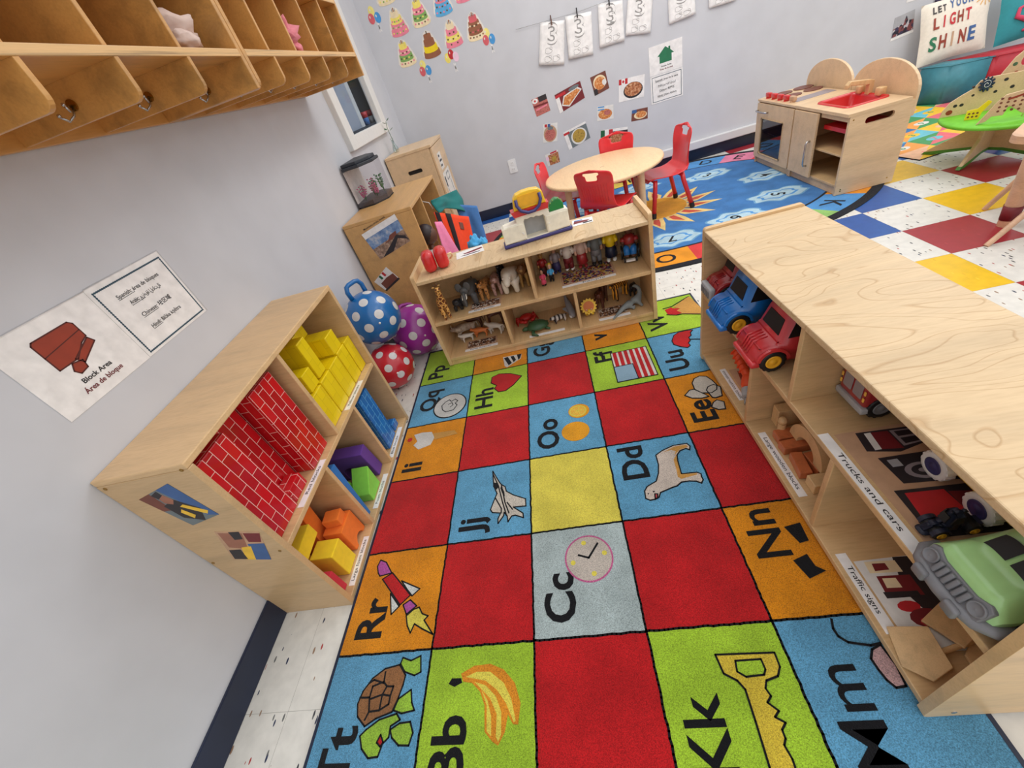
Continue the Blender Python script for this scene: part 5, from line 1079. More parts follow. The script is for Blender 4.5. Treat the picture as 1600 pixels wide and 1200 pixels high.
for P, m, lab, kind in FP:
    P = [P[3], P[2], P[1], P[0]]
    L = []
    base = {'canada': 'paper', 'bigbowl': 'photo_slate', 'bowl': 'photo_brown', 'tray': 'photo_maroon', 'burger': 'photo_brown', 'mexico': 'photo_dark', 'square': m}.get(kind, 'plate_white')
    L.append((base, P))
    el = lambda u, v, a, b: Q(P, circ(u, v, a, b, 22))
    if kind == 'canada': L += [('photo_dark', el(.56, .42, .38, .36)), (m, el(.56, .46, .34, .31)), ('flag_red', Q(P, rect(0, .1, .76, 1))), ('flag_red', Q(P, rect(.24, .34, .76, 1))), ('flag_red', Q(P, [(.17, .8), (.22, .88), (.17, .96), (.12, .88)]))]
    elif kind == 'bigbowl': L += [('paper', Q(P, rect(0, .16, 0, .8))), ('paper', Q(P, rect(0, 1, .88, 1))), ('plate_white', el(.58, .42, .34, .44)), (m, el(.58, .44, .28, .36)), ('flag_red', Q(P, rect(0, .25, .8, .92)))]
    elif kind == 'bowl': L += [('cake_cream', el(.5, .55, .42, .38)), (m, el(.5, .5, .36, .33)), ('plate_white', el(.78, .45, .14, .16)), ('photo_dark', Q(P, rect(0, .25, 0, .3)))]
    elif kind == 'tray': L += [('paper', Q(P, rect(0, .14, 0, .8))), ('plate_white', Q(P, [(.15, .3), (.4, .05), (.98, .55), (.85, .8), (.3, .72)])), (m, Q(P, [(.2, .32), (.4, .12), (.92, .55), (.82, .72), (.33, .66)])), ('photo_slate', el(.72, .85, .2, .1)), ('flag_red', Q(P, rect(0, .4, .78, .92)))]
    elif kind == 'square': L += [('photo_maroon', Q(P, [(0, .5), (1, .45), (1, .55), (0, .62)])), ('cake_pink', Q(P, [(.1, .3), (.9, .35), (.9, .44), (.1, .4)])), ('paper', el(.2, .85, .2, .14)), ('flag_red', el(.2, .85, .07, .06)), ('photo_dark', Q(P, [(.45, .7), (1, .7), (1, 1), (.45, 1)]))]
    elif kind == 'burger': L += [('cake_cream', el(.55, .45, .4, .35)), (m, el(.58, .5, .32, .3)), ('photo_blue', Q(P, rect(0, .3, .7, 1)))]
    elif kind == 'blueflag': L += [(m, el(.5, .42, .42, .36)), ('food_red', el(.62, .5, .2, .18)), ('balloon_blue', Q(P, rect(.05, .45, .72, .8))), ('balloon_blue', Q(P, rect(.05, .45, .9, .98)))]
    elif kind == 'plate': L += [('photo_tan', el(.5, .45, .46, .45)), (m, el(.5, .4, .38, .33)), ('photo_slate', el(.5, .75, .2, .1)), ('flag_red', Q(P, rect(.1, .28, .82, .98))), ('photo_blue', Q(P, rect(.32, .5, .82, .98)))]
    elif kind == 'mexico': L += [('paper', Q(P, rect(0, 1, .85, 1))), ('flag_green', Q(P, rect(0, .15, .6, .98))), ('paper', Q(P, rect(.15, .3, .6, .98))), ('flag_red', Q(P, rect(.3, .45, .6, .98))), ('paper', Q(P, rect(0, .08, 0, .6))), (m, el(.6, .4, .3, .3))]
    else: L += [(m, Q(P, rect(.2, 1, 0, .85))), ('food_green', el(.6, .4, .2, .25)), ('flag_red', Q(P, rect(.4, .9, .88, 1))), ('balloon_pink', el(.12, .6, .12, .2))]
    card(WR, L, 'food_photo', None, lab, 'photo', 'food photos on the back wall', th=.0008)
for P, lab in (([(4.163, .624), (4.301, .641), (4.331, .489), (4.169, .472)], 'photo of a crowd on the back wall left of the canvas cushion'), ([(4.43, .76), (4.75, .76), (4.74, .605), (4.42, .605)], 'crowd photo on the back wall just above the canvas cushion'), ([(4.22, .83), (4.36, .83), (4.36, .70), (4.22, .70)], 'white edged photo on the back wall, highest at right')):
    P = [P[3], P[2], P[1], P[0]]
    card(WR, [('photo_grey', P), ('crowd_photo', Q(P, [(.03, .14), (.97, .14), (.97, .6), (.7, .65), (.6, .9), (.5, .6), (.03, .5)])), ('paper', Q(P, rect(0, 1, 0, .12)))], 'crowd_photo', None, lab, 'photo', 'crowd photos on the back wall', th=.0008)
# ------------------------------------------------------------------ round table and red chairs
TBX, TBY, TBR, TBZ = 1.603, 3.325, .430, .430
t = thing('round_table', 'round pale wood-grain play table standing on the oval rug between four red chairs', 'table', (TBX, TBY, .0094))
mb = MB(); z1 = TBZ - .0094
mb.lathe([(0, z1 - .028), (TBR - .02, z1 - .028), (TBR - .004, z1 - .022), (TBR, z1 - .014), (TBR - .003, z1 - .003), (TBR - .014, z1), (0, z1)], 'table_laminate', 56); mb.make('tabletop', t)
mb = MB(); mb.prism([(-.018, -.004), (.018, -.008), (.016, .006), (-.014, .007)], z1, z1 + .0004, 'photo_tan', RZ(.5)); mb.make('sticker_remnant', t)
for a in (-48, 33, 113, 210):
    x, y = .325 * math.cos(math.radians(a)), .325 * math.sin(math.radians(a))
    mb = MB(); mb.cyl((x * 1.03, y * 1.03, 0), (x, y, z1 - .028), .021, 'table_edge', .026, 18); mb.make('leg', t)
def kid_chair(label, x, y, rz):
    """faces +x locally; origin under the seat centre"""
    t = thing('child_chair', label, 'chair', (x, y, .012), rz, 'red chairs around the round table')
    SH_, W = .265, .155
    # side profile: seat front -> seat back -> up the back
    prof = [(.155, SH_ - .022), (.145, SH_ - .004), (.10, SH_), (.03, SH_ - .008), (-.05, SH_ - .012), (-.105, SH_ - .002), (-.138, SH_ + .03), (-.150, SH_ + .08), (-.160, SH_ + .14), (-.172, SH_ + .20), (-.184, SH_ + .25), (-.190, SH_ + .272)]
    n = len(prof) - 1
    def wid(v):
        k = v * n
        if k < 1: return .86 + .1 * k
        if k < 5: return .96 + .04 * (k - 1) / 4
        if k < 7: return 1.0 - .17 * (k - 5) / 2
        if k < 10.0: return .83 + .14 * (k - 7) / 3
        return .97
    def fn(u, v):
        k = v * n; i = min(int(k), n - 1); f = k - i
        a, b = prof[i], prof[i + 1]
        s = (u - .5) * 2
        wv = wid(v)
        if k > 8.6: wv *= max(.25, 1 - ((k - 8.6) / 2.4) ** 3.2 * .75)
        px, pz = a[0] + (b[0] - a[0]) * f, a[1] + (b[1] - a[1]) * f
        dish = s * s
        if v > .5: px += .022 * dish * min(1, (v - .5) * 4)
        else: pz += .008 * dish
        if v > .9: pz -= .02 * dish * (v - .9) / .1
        return (px, s * W * wv, pz)
    mb = MB(); mb.grid(14, 3 * n, fn, 'chair_red', skip=lambda i, j: (j in (3 * n - 6, 3 * n - 5) and 5 <= i <= 8) or (j == 3 * n - 4 and 4 <= i <= 9), thick=.009, sub=1); sh = mb.make('seat_shell', t)
    mb = MB()
    for k in range(11):
        s = -.7 + 1.4 * k / 10
        mb.tube([tuple(Vector(fn(.5 + s / 2, v)) + Vector((-.0058, 0, 0))) for v in (.60, .66, .72, .78)], [.001, .0022, .0022, .0006], 'chair_red', 5)
    mb.make('back_ribs', sh)
    for sx, sy in ((1, 1), (1, -1), (-1, 1), (-1, -1)):
        x0, y0 = (.095 if sx > 0 else -.10), sy * .115
        x1, y1 = x0 + sx * (.035 if sx > 0 else .06), sy * .15
        mb = MB(); mb.tube([(x0, y0, SH_ - .012), (x0 + (x1 - x0) * .12, y0 + (y1 - y0) * .15, SH_ - .06), (x1 - (x1 - x0) * .1, y1 - (y1 - y0) * .1, .03)], .016, 'chair_red', 12); lg = mb.make('leg', t)
        mb = MB(); mb.cyl((x1 - (x1 - x0) * .1, y1 - (y1 - y0) * .1, .034), (x1, y1, 0), .018, 'black', .018, 12); mb.make('foot_cap', lg, 'black rubber foot cap')
    mb = MB(); mb.tube([(.09, -.112, SH_ - .03), (.09, .112, SH_ - .03)], .009, 'chair_red', 8); mb.tube([(-.10, -.112, SH_ - .03), (-.10, .112, SH_ - .03)], .009, 'chair_red', 8); mb.tube([(-.1, 0, SH_ - .03), (.09, 0, SH_ - .03)], .009, 'chair_red', 8); mb.make('under_frame', t)
    return rest(t, .0095)
def chair_at(label, bx, by, deg):
    """bx,by: where the top of the back stands; deg: direction the chair faces"""
    a = math.radians(deg)
    return kid_chair(label, bx + .18 * math.cos(a), by + .18 * math.sin(a), a)
chair_at('red child chair with its back to the animal shelf, nearest of the four', 1.455, 2.835, 52)
chair_at('red child chair on the far side of the round table, against the food photos', 1.80, 3.758, 243)
chair_at('red child chair at the left end of the round table, seen edge-on', 1.135, 3.49, -18)
chair_at('red child chair pulled out on the right of the round table, on the sun', 2.205, 3.335, 186)

# ------------------------------------------------------------------ play kitchen (fronts face -x; local x -> world -y, local y -> world +x)
KX, KZ, KH, KD = 2.915, .0094, .449, .325
def arch_back(t, x0, x1, zc, apex, low):
    w = x1 - x0
    P = [(x0, low), (x1, low), (x1, zc)] + [(x0 + w / 2 + w / 2 * math.cos(a), zc + (apex - zc) * math.sin(a)) for a in [PI * i / 18 for i in range(1, 18)]] + [(x0, zc)]
    mb = MB(); mb.prism(P, -.016, 0, 'birch_kitchen', frame((0, KD, 0), (1, 0, 0), (0, 0, 1))); return mb.make('arched_back', t, bevel=.003)
SWD = .535
st = thing('play_stove', 'wooden play stove with red knobs and brown burners on the oval rug', 'play stove', (KX, 3.828, KZ), -PI / 2, 'play kitchen units')
sk = thing('play_sink', 'wooden play sink unit with a red basin beside the play stove', 'play sink', (KX, 3.828 - SWD - .004, KZ), -PI / 2, 'play kitchen units')
for t, W in ((st, SWD), (sk, .553)):
    near = t is sk
    for x in (0, W - .016):
        mb = MB()
        if near and x > 0:
            mb.shape([rect(.0, KD, 0, KH - .016), rrect(.085, .235, .374, .408, .0165)], -.016, 0, 'birch_kitchen', frame((W - .016, 0, 0), (0, 1, 0), (0, 0, 1)) @ T(0, 0, .016))
        else: mb.box(x, x + .016, .0, KD, 0, KH - .016, 'birch_kitchen')
        mb.make('side_panel', t)
    if near:
        mb = MB(); mb.shape([rect(-.004, W + .002, -.012, KD - .016), rrect(.115, .415, .065, .275, .03)], KH - .016, KH, 'birch_kitchen'); mb.make('countertop', t)
    else:
        mb = MB(); mb.box(-.002, W, -.012, KD - .016, KH - .016, KH, 'birch_kitchen'); mb.make('countertop', t, bevel=.003)
    mb = MB(); mb.box(.016, W - .016, .004, KD - .002, .045, .06, 'birch_inner'); mb.make('bottom_shelf', t, bevel=.002)
    mb = MB(); mb.box(.016, W - .016, KD - .012, KD - .004, .06, KH - .016, 'birch_inner'); mb.make('back_panel', t)
    mb = MB(); mb.box(.016, W - .016, .012, .024, 0, .045, 'birch_kitchen'); mb.make('kick_board', t)
arch_back(st, .01, SWD - .005, .475, .61, KH - .1); arch_back(sk, .0, .553, .47, .615, KH - .1)
# stove details
mb = MB(); mb.shape([rrect(.006, SWD - .006, .05, KH - .022, .008), rrect(.085, SWD - .125, .085, .33, .012)], -.016, -.002, 'birch_kitchen', frame((0, 0, 0), (1, 0, 0), (0, 0, 1)) @ T(0, 0, .016)); od = mb.make('oven_door', st)
mb = MB(); mb.box(.085, SWD - .125, -.0095, -.0065, .085, .33, 'oven_glass'); mb.make('oven_window', od)
mb = MB(); mb.line(rrect(.083, SWD - .123, .083, .332, .012), .006, 0, .001, 'birch_edge', frame((0, -.0161, 0), (1, 0, 0), (0, 0, 1)), closed=True); mb.make('window_trim', od)
mb = MB(); mb.tube([(.03, -.016, .375), (.03, -.034, .378), (.05, -.042, .379), (.16, -.042, .379), (.18, -.034, .378), (.18, -.016, .375)], .0055, 'steel', 10); mb.make('door_handle', od, 'steel bar handle')
mb = MB(); mb.box(.018, SWD - .018, .03, KD - .02, .21, .216, 'steel'); mb.make('oven_rack', st)
for x, y, r in ((.085, .265, .062), (.225, .26, .058), (.075, .135, .056), (.225, .13, .050)):
    mb = MB(); mb.cyl((x, y, KH), (x, y, KH + .005), r, 'burner_brown', n=28); mb.make('burner', st, 'brown round burner')
mb = MB(); mb.box(.345, .455, .04, .285, KH, KH + .0015, 'window_grey'); mb.make('counter_sticker', st, 'worn grey counter sticker')
for k in range(5):
    x = .075 + k * .085
    mb = MB(T(x, .03, KH)); mb.cyl((0, 0, 0), (0, 0, .008), .018, 'red_plastic' if k < 4 else 'photo_tan', n=14); mb.rbox(-.029, .029, -.012, .012, .008, .036, .004, 'red_plastic' if k < 4 else 'photo_tan'); mb.make('knob', st, 'red knob' if k < 4 else 'bare wood knob')
# sink details
mb = MB(); bx0, bx1, by0, by1 = .115, .415, .065, .275
def ringz(g, z): return [(x, y, z) for x, y in rrect(bx0 - g, bx1 + g, by0 - g, by1 + g, .03 + g * .5)]
R = [ringz(.014, KH + .0005), ringz(.012, KH + .007), ringz(.0, KH + .007), ringz(-.005, KH - .01), ringz(-.018, KH - .085), ringz(-.03, KH - .09)]
n = len(R[0]); V = sum(R, []); F = []
for k in range(len(R) - 1): F += [(k * n + i, k * n + (i + 1) % n, (k + 1) * n + (i + 1) % n, (k + 1) * n + i) for i in range(n)]
F.append(tuple(range((len(R) - 1) * n, len(R) * n))); mb.add(V, F, 'red_plastic', True); mb.make('basin', sk, 'red plastic basin')
mb = MB(); mb.box(bx0 + .16, bx1 + .08, .03, by1 - .005, KH - .115, KH - .093, 'red_plastic'); mb.make('basin_underside', sk)
mb = MB(); mb.prism([(0, 0), (.026, 0), (.026, .055), (.05, .055), (.13, .075), (.15, .06), (.15, .08), (.135, .098), (.02, .078), (0, .07)], -.016, .016, 'block_wood', frame((.235, .292, KH), (0, -1, 0), (0, 0, 1))); mb.make('tap_spout', sk, bevel=.003)
for x in (.335, .16): mb = MB(); mb.rbox(x - .022, x + .022, .262, .300, KH, KH + .042, .005, 'block_wood'); mb.make('tap_handle', sk)
mb = MB(); mb.box(.010, .275, -.018, -.004, .052, KH - .022, 'birch_kitchen'); dr = mb.make('cupboard_door', sk, bevel=.002)
mb = MB(); mb.tube([(.235, -.018, .12), (.235, -.036, .122), (.235, -.042, .135), (.235, -.042, .255), (.235, -.036, .268), (.235, -.018, .27)], .0055, 'steel', 10); mb.make('door_handle', dr, 'steel bow handle')
mb = MB(); mb.box(.016, .537, .01, KD - .013, .215, .227, 'birch_inner'); mb.make('middle_shelf', sk, bevel=.002)
mb = MB(); mb.box(.275, .537, .002, .012, KH - .045, KH - .018, 'birch_kitchen'); mb.make('front_rail', sk, bevel=.002)
for y, z in ((.02, KH - .035), (.03, .03), (.29, .03), (.03, .02)): mb = MB(frame((.553, 0, 0), (0, 1, 0), (0, 0, 1))); mb.cyl((y, z, 0), (y, z, .0012), .004, 'brass', n=10); mb.make('screw', sk)

# ------------------------------------------------------------------ soft seats and cushions
def soft_block(name, label, P, h, mat, z0):
    """P: footprint corners"""
    mb = MB()
    bm = bmesh.new()
    vs = [bm.verts.new((x, y, z)) for z in (0, h) for x, y in P]
    n = len(P)
    bm.faces.new(vs[:n][::-1]); bm.faces.new(vs[n:])
    for i in range(n): bm.faces.new((vs[i], vs[(i + 1) % n], vs[(i + 1) % n + n], vs[i + n]))
    bmesh.ops.bevel(bm, geom=bm.edges[:], offset=.012, segments=3, affect='EDGES')
    bmesh.ops.recalc_face_normals(bm, faces=bm.faces[:])
    mb.bm(bm, mat)
    t = thing(name, label, 'soft seat', (0, 0, z0), 0, 'padded seats by the back wall')
    mb.make('padded_body', t)
    mb = MB(); mb.tube([(x, y, h - .006) for x, y in P] , .0035, mat, 6, closed=True); mb.make('piping', t)
C0 = Vector((4.365, 3.955)); U_ = Vector((.905, -.425)); V_ = Vector((-.425, .905))
def uv(a, b): return tuple(C0 + U_ * a + V_ * b)
soft_block('padded_seat', 'teal vinyl padded seat block under the white canvas cushion', [uv(0, 0), uv(.235, 0), uv(.235, .30), uv(-.0, .20)], .262, 'vinyl_teal', .0052)
soft_block('padded_seat', 'long red vinyl padded seat beside the teal seat', [uv(.245, .0), uv(.95, 0), uv(.95, .36), uv(.245, .32)], .262, 'vinyl_red', .0052)
def cushion(name, label, M, w, h, d, mat, deco):
    t = thing(name, label, 'cushion', (0, 0, 0), 0, 'cushions on the padded seats')
    def side(sgn):
        def fn(u, v):
            s, q = u * 2 - 1, v * 2 - 1
            k = max(0, (1 - abs(s) ** 2.6)) ** .55 * max(0, (1 - abs(q) ** 2.6)) ** .55
            pin = 1 - .05 * (1 - abs(s)) * abs(q) - .05 * (1 - abs(q)) * abs(s)
            wr = .004 * noise.noise(Vector((s * 3, q * 5, sgn)))
            return (s * w / 2 * pin, q * h / 2 * pin, sgn * (d / 2 * k + wr * k))
        return fn
    mb = MB(M); mb.grid(20, 20, side(1), mat); mb.grid(20, 20, side(-1), mat); mb.make('cover', t)
    fr_ = side(1)
    def on_(x, y, lift=.004):
        p = fr_(x / w + .5, y / h + .5); return (p[0], p[1], p[2] + lift)
    deco(t, M, on_)
def deco_text(t, M, on_):
    rows = [('LET', .045, -.155, .125, ['photo_dark'], .085), ('YOUR', .055, -.055, .130, ['photo_blue'], .15), ('LIGHT', .075, -.15, .018, ['brick_red_print', 'flag_red', 'flag_red', 'brick_red_print', 'flag_red'], .24), ('SHINE', .090, -.165, -.125, ['green_print', 'brick_red_print', 'photo_tan', 'brick_red_print', 'photo_blue'], .30)]
    for s, hh, x, y, cols, wd in rows:
        step = wd / len(s)
        mb = MB(M)
        for i, ch in enumerate(s):
            g = MB(); g.text(ch, hh, I4, cols[i % len(cols)], w=step * (.74 if ch != 'I' else .2), bold=.03, z=0)
            if not g.V: continue
            xm = min(v[0] for v in g.V)
            mb.add([on_(x + i * step + v[0] - xm + (step * .25 if ch == 'I' else 0), y + v[1]) for v in g.V], g.F, cols[i % len(cols)])
        mb.make('stitched_words', t)
    mb = MB(M)
    g = MB(); g.prism(circ(0, 0, .030, n=16), 0, .001, 'mat_orange'); mb.add([on_(.165 + v[0], .145 + v[1], .005) for v in g.V], g.F, 'mat_orange')
    for k in range(12):
        a = 2 * PI * k / 12; g = MB(); g.line([(.04 * math.cos(a), .04 * math.sin(a)), (.065 * math.cos(a), .065 * math.sin(a))], .005, 0, .001, 'mat_yellow'); mb.add([on_(min(.205, .165 + v[0]), min(.205, .145 + v[1]), .005) for v in g.V], g.F, 'mat_yellow')
    mb.make('stitched_sun', t)
def deco_octo(t, M, on_):
    mb = MB(M)
    def tent(pts, r):
        mb.tube([on_(x, y, .006) for x, y in pts], r, 'octopus_pink', 8)
    tent([(.05, .02), (-.02, -.05), (-.09, -.09), (-.14, -.06), (-.13, -.01), (-.10, .0)], [.03, .026, .02, .015, .011, .006])
    tent([(.06, .0), (.02, -.10), (-.03, -.15), (-.09, -.16)], [.03, .024, .018, .008]); tent([(.08, 0), (.09, -.1), (.06, -.17)], [.03, .022, .01]); tent([(.1, .0), (.15, -.09), (.18, -.15)], [.03, .022, .01])
    mb.ell(on_(.09, .07), (.06, .075, .02), 'octopus_pink', 16); mb.make('octopus_applique', t, 'pink octopus applique')
    mb = MB(M)
    for x, y in ((.07, .08), (.11, .08)): p = on_(x, y, .024); mb.ell(p, .010, 'white', 8)
    mb.make('applique_eyes', t)
lean = Vector((0.02, .34, .94))
M = frame((4.515, 4.235, .462), (.985, -.17, .0), (.06, .30, .95)); M = frame((4.515, 4.235, .462), (.985, -.17, .04), Vector((.985, -.17, .04)).cross(Vector((.985, -.17, .04)).cross(Vector((.0, .30, .95)))) * -1)
cushion('throw_cushion', 'white canvas cushion reading LET YOUR LIGHT SHINE propped on the teal seat', M, .43, .415, .10, 'canvas', deco_text)
ux = Vector((.985, -.17, .03)); M = frame((4.97, 4.12, .475), ux, ux.cross(ux.cross(Vector((0, .3, .95)))) * -1)
cushion('throw_cushion', 'teal cushion with a pink octopus propped on the red seat', M, .44, .42, .11, 'pillow_teal', deco_octo)

# ------------------------------------------------------------------ toddler activity table
AX, AY = 3.755, 2.765
t = thing('activity_table', 'wooden animal activity table with a bright green disc top at the right edge', 'activity table', (AX, AY, .0056))
def trumpet(ang, r0, r1, nm):
    P = [(-r0, 0), (-r0 + .05, .0), (-.07, .035), (.07, .035), (r1 - .05, 0), (r1, 0), (r1 - .03, .03), (.13, .13), (.105, .235), (-.105, .235), (-.13, .13), (-r0 + .03, .03)]
    mb = MB(frame((0, 0, 0), (math.cos(ang), math.sin(ang), 0), (0, 0, 1))); mb.prism(P, -.009, .009, 'birch_kitchen'); o = mb.make(nm, t, bevel=.003)
    mb = MB(frame((0, 0, 0), (math.cos(ang), math.sin(ang), 0), (0, 0, 1))); mb.prism([(-r0, 0.0), (-r0 + .05, 0), (-.07, .035), (.07, .035), (r1 - .05, 0), (r1, 0), (r1 - .012, .014), (.07, .05), (-.07, .05), (-r0 + .012, .014)], -.0105, .0105, 'trim_green'); mb.make('green_edge', o)
trumpet(math.radians(-64), .31, .31, 'crossed_base_panel'); trumpet(math.radians(26), .245, .28, 'crossed_base_panel')
DSH = T(-.035, -.085, 0)
mb = MB(DSH); mb.lathe([(0, .236), (.278, .236), (.285, .243), (.285, .250), (.278, .256), (0, .256)], 'lightgreen', 48); mb.make('disc_top', t)
zt = .2565
# hippo-like panel with gear, along a line across the disc
pf = DSH @ frame((-.165, .165, zt), (.88, -.47, 0), (0, 0, 1)) @ Matrix.Diagonal((.86, 1, 1, 1))
mb = MB(pf); mb.prism([(-.03, -.02), (.05, 0), (.40, 0), (.42, .10), (.38, .15), (.30, .165), (.20, .165), (.13, .165), (.085, .155), (.06, .12), (.02, .10), (-.03, .07), (-.055, .03), (-.06, .0)], -.006, .006, 'birch_kitchen'); hp = mb.make('animal_panel', t, bevel=.002)
mb = MB(pf)
for (x, y, r) in ((.03, .05, .008), (.07, .09, .006), (.11, .11, .006), (.06, .13, .005), (.14, .13, .008), (.17, .09, .007), (.20, .14, .008), (.24, .10, .008), (-.02, .02, .013), (.0, .05, .008)): mb.prism(circ(x, y, r * 1.3, r, 10), -.0064, .0066, 'photo_dark' if r < .01 else 'brick_red_print')
mb.make('printed_spots', hp)
gp = []
for k in range(16):
    for d, r in ((-.28, .021), (-.12, .033), (.12, .033), (.28, .021)):
        pass
for k in range(11):
    a = 2 * PI * k / 11
    for d, r in ((-.2, .024), (-.09, .036), (.09, .036), (.2, .024)): gp.append((.115 + r * math.cos(a + d), .135 + r * math.sin(a + d)))
mb = MB(pf); mb.prism(gp, .008, .017, 'gear_navy'); g_ = mb.make('spin_gear', t, 'navy blue spinning gear')
mb = MB(pf); mb.tube([(.115 + (.004 + .0011 * i) * math.cos(i * .55), .135 + (.004 + .0011 * i) * math.sin(i * .55), .0178) for i in range(17)], .0012, 'paper', 5); mb.make('spiral_print', g_)
# giraffe panels
gf = DSH @ frame((-.175, -.125, zt), (.82, -.57, 0), (0, 0, 1)) @ Matrix.Diagonal((.8, .72, 1, 1)) @ T(0, .045, 0)
mb = MB(gf); mb.prism([(-.09, -.045), (-.05, -.03), (-.03, 0), (.02, .0), (.03, .06), (.10, .0), (.14, .0), (.13, .08), (.17, .13), (.22, .24), (.21, .29), (.15, .27), (.16, .23), (.10, .15), (.0, .13), (-.03, .09), (-.06, .02)], -.005, .005, 'birch_kitchen'); gb = mb.make('giraffe_panel', t, bevel=.002)
mb = MB(gf)
for k in range(16): mb.prism(circ(-.01 + .03 * (k % 4), .03 + .026 * (k // 4), .007, n=8), -.0054, .0056, 'photo_brown')
for a, b in (((.02, .10), (.11, .13)), ((.12, .16), (.18, .22))): mb.line([a, b], .012, -.0054, .0058, 'brick_red_print')
mb.make('printed_spots', gb)
mb = MB(DSH @ frame((-.20, .035, zt), (.82, -.57, 0), (0, 0, 1))); mb.prism([(0, 0), (.055, 0), (.06, .03), (.085, .075), (.07, .085), (.04, .05), (.0, .045)], -.004, .004, 'toy_yellow'); yb = mb.make('yellow_animal', t, 'small yellow spotted animal')
mb = MB(DSH @ frame((-.20, .035, zt), (.82, -.57, 0), (0, 0, 1)))
for k in range(6): mb.prism(circ(.012 + .016 * (k % 3), .014 + .016 * (k // 3), .005, n=8), -.0044, .0046, 'photo_brown')
mb.make('printed_spots', yb)
# arch of the tall panel behind, wire and beads
pf2 = DSH @ frame((.0, .16, zt), (.88, -.47, 0), (0, 0, 1)) @ Matrix.Diagonal((.78, 1, 1, 1))
mb = MB(pf2); mb.shape([[(0, 0), (.06, 0), (.07, .08), (.26, .08), (.27, 0), (.30, 0), (.30, .27), (.22, .29), (.12, .27), (.06, .22), (.02, .15)], circ(.12, .20, .025, n=14), rrect(.16, .25, .13, .19, .02)], -.006, .006, 'birch_kitchen'); tp = mb.make('tall_animal_panel', t)
mb = MB(pf2)
for x, y in ((.09, .15), (.19, .24), (.25, .24), (.05, .10), (.13, .12)): mb.prism(circ(x, y, .011, .007, 10), -.0064, .0066, 'brick_red_print')
for x, y in ((.07, .19), (.16, .25), (.22, .10)): mb.prism(circ(x, y, .012, .009, 10), -.0064, .0066, 'leaf')
mb.make('printed_spots', tp)
mb = MB(DSH); mb.tube([(-.06, -.13, zt), (-.05, -.13, zt + .05), (-.02, -.14, zt + .085), (.03, -.15, zt + .095), (.08, -.17, zt + .095), (.095, -.18, zt + .07), (.10, -.18, zt)], .0035, 'cake_cream', 8); wr = mb.make('bead_wire', t, 'cream coated bead wire')
for p, m in (((-.02, -.14, zt + .085), 'photo_brown'), ((.02, -.149, zt + .094), 'brick_red_print'), ((.05, -.16, zt + .096), 'photo_dark')): mb = MB(DSH); mb.ell(p, .011, m, 10); mb.make('bead', wr)
mb = MB(DSH @ T(.08, -.06, zt)); mb.cyl((0, 0, 0), (0, 0, .045), .045, 'photo_dark', n=20); mb.lathe([(.047, .038), (.047, .047), (.038, .047), (.038, .04)], 'birch_kitchen', 20); mb.make('spin_drum', t)

# ------------------------------------------------------------------ thick legged table and small wooden chair at the right edge
t = thing('wooden_table', 'pale wooden table with a thick maroon banded leg, cut off by the right edge', 'table', (3.36, 1.62, .0002))
mb = MB(frame((3.03 - 3.36, 1.93 - 1.62, 0), (.8, .6, 0), (-.6, .8, 0))); mb.prism(rrect(0, .75, -.75, 0, .06, 8), .392, .42, 'stool_wood'); mb.make('tabletop', t, bevel=.006)
for k, (x, y) in enumerate(((-.153, .329), (.30, .55), (.30, -.06))):
    mb = MB(); mb.cyl((x, y, 0), (x, y, .392), .028, 'stool_wood', .045, 20); lg = mb.make('leg', t)
    mb = MB(); mb.lathe([(.0305, .03), (.0345, .095), (.0335, .095), (.0295, .03)], 'photo_maroon', 20, T(x, y, 0)); mb.make('leg_band', lg, 'maroon band')
t = thing('wooden_chair', 'small wooden chair with thin splayed legs at the right edge', 'chair', (3.37, 1.975, .0002))
mb = MB(); mb.rbox(-.05, .17, -.13, .13, .268, .288, .008, 'stool_wood'); mb.make('seat', t)
for (x0, y0), (x1, y1) in (((-.10, .163), (.0, .08)), ((-.348, -.164), (-.02, -.10)), ((.16, .16), (.10, .10)), ((.15, -.17), (.09, -.1))):
    mb = MB(); mb.cyl((x0, y0, 0.001), (x1, y1, .268), .011, 'stool_wood', .014, 12); mb.make('leg', t)
# ------------------------------------------------------------------ toys on the truck shelf
TZ, BZ = .3372, .0472
def wheel(parent, p, r, w, hub='orange_hub', tyre='black', axis=(0, 1, 0)):
    """p: centre of the outer face side; axis points outwards"""
    a = Vector(axis).normalized(); p = Vector(p)
    z = Vector((0, 0, 1)).rotation_difference(a).to_matrix().to_4x4(); z.translation = p
    mb = MB(z); mb.lathe([(r * .55, -w), (r * .92, -w), (r, -w * .85), (r, -w * .15), (r * .92, 0), (r * .6, 0), (r * .55, -w * .12)], tyre, 26)
    for k in range(14):
        a_ = 2 * PI * k / 14; mb.box(r * .96, r * 1.03, -.003, .003, -w * .9, -w * .1, tyre, Matrix.Rotation(a_, 4, 'Z'))
    o = mb.make('wheel', parent)
    mb = MB(z); mb.lathe([(0, -w * .8), (r * .62, -w * .8), (r * .62, w * .02), (r * .52, w * .06), (r * .44, w * .0), (r * .24, w * .01), (r * .2, w * .08), (0, w * .09)], hub, 22); mb.make('wheel_hub', o)
    return o
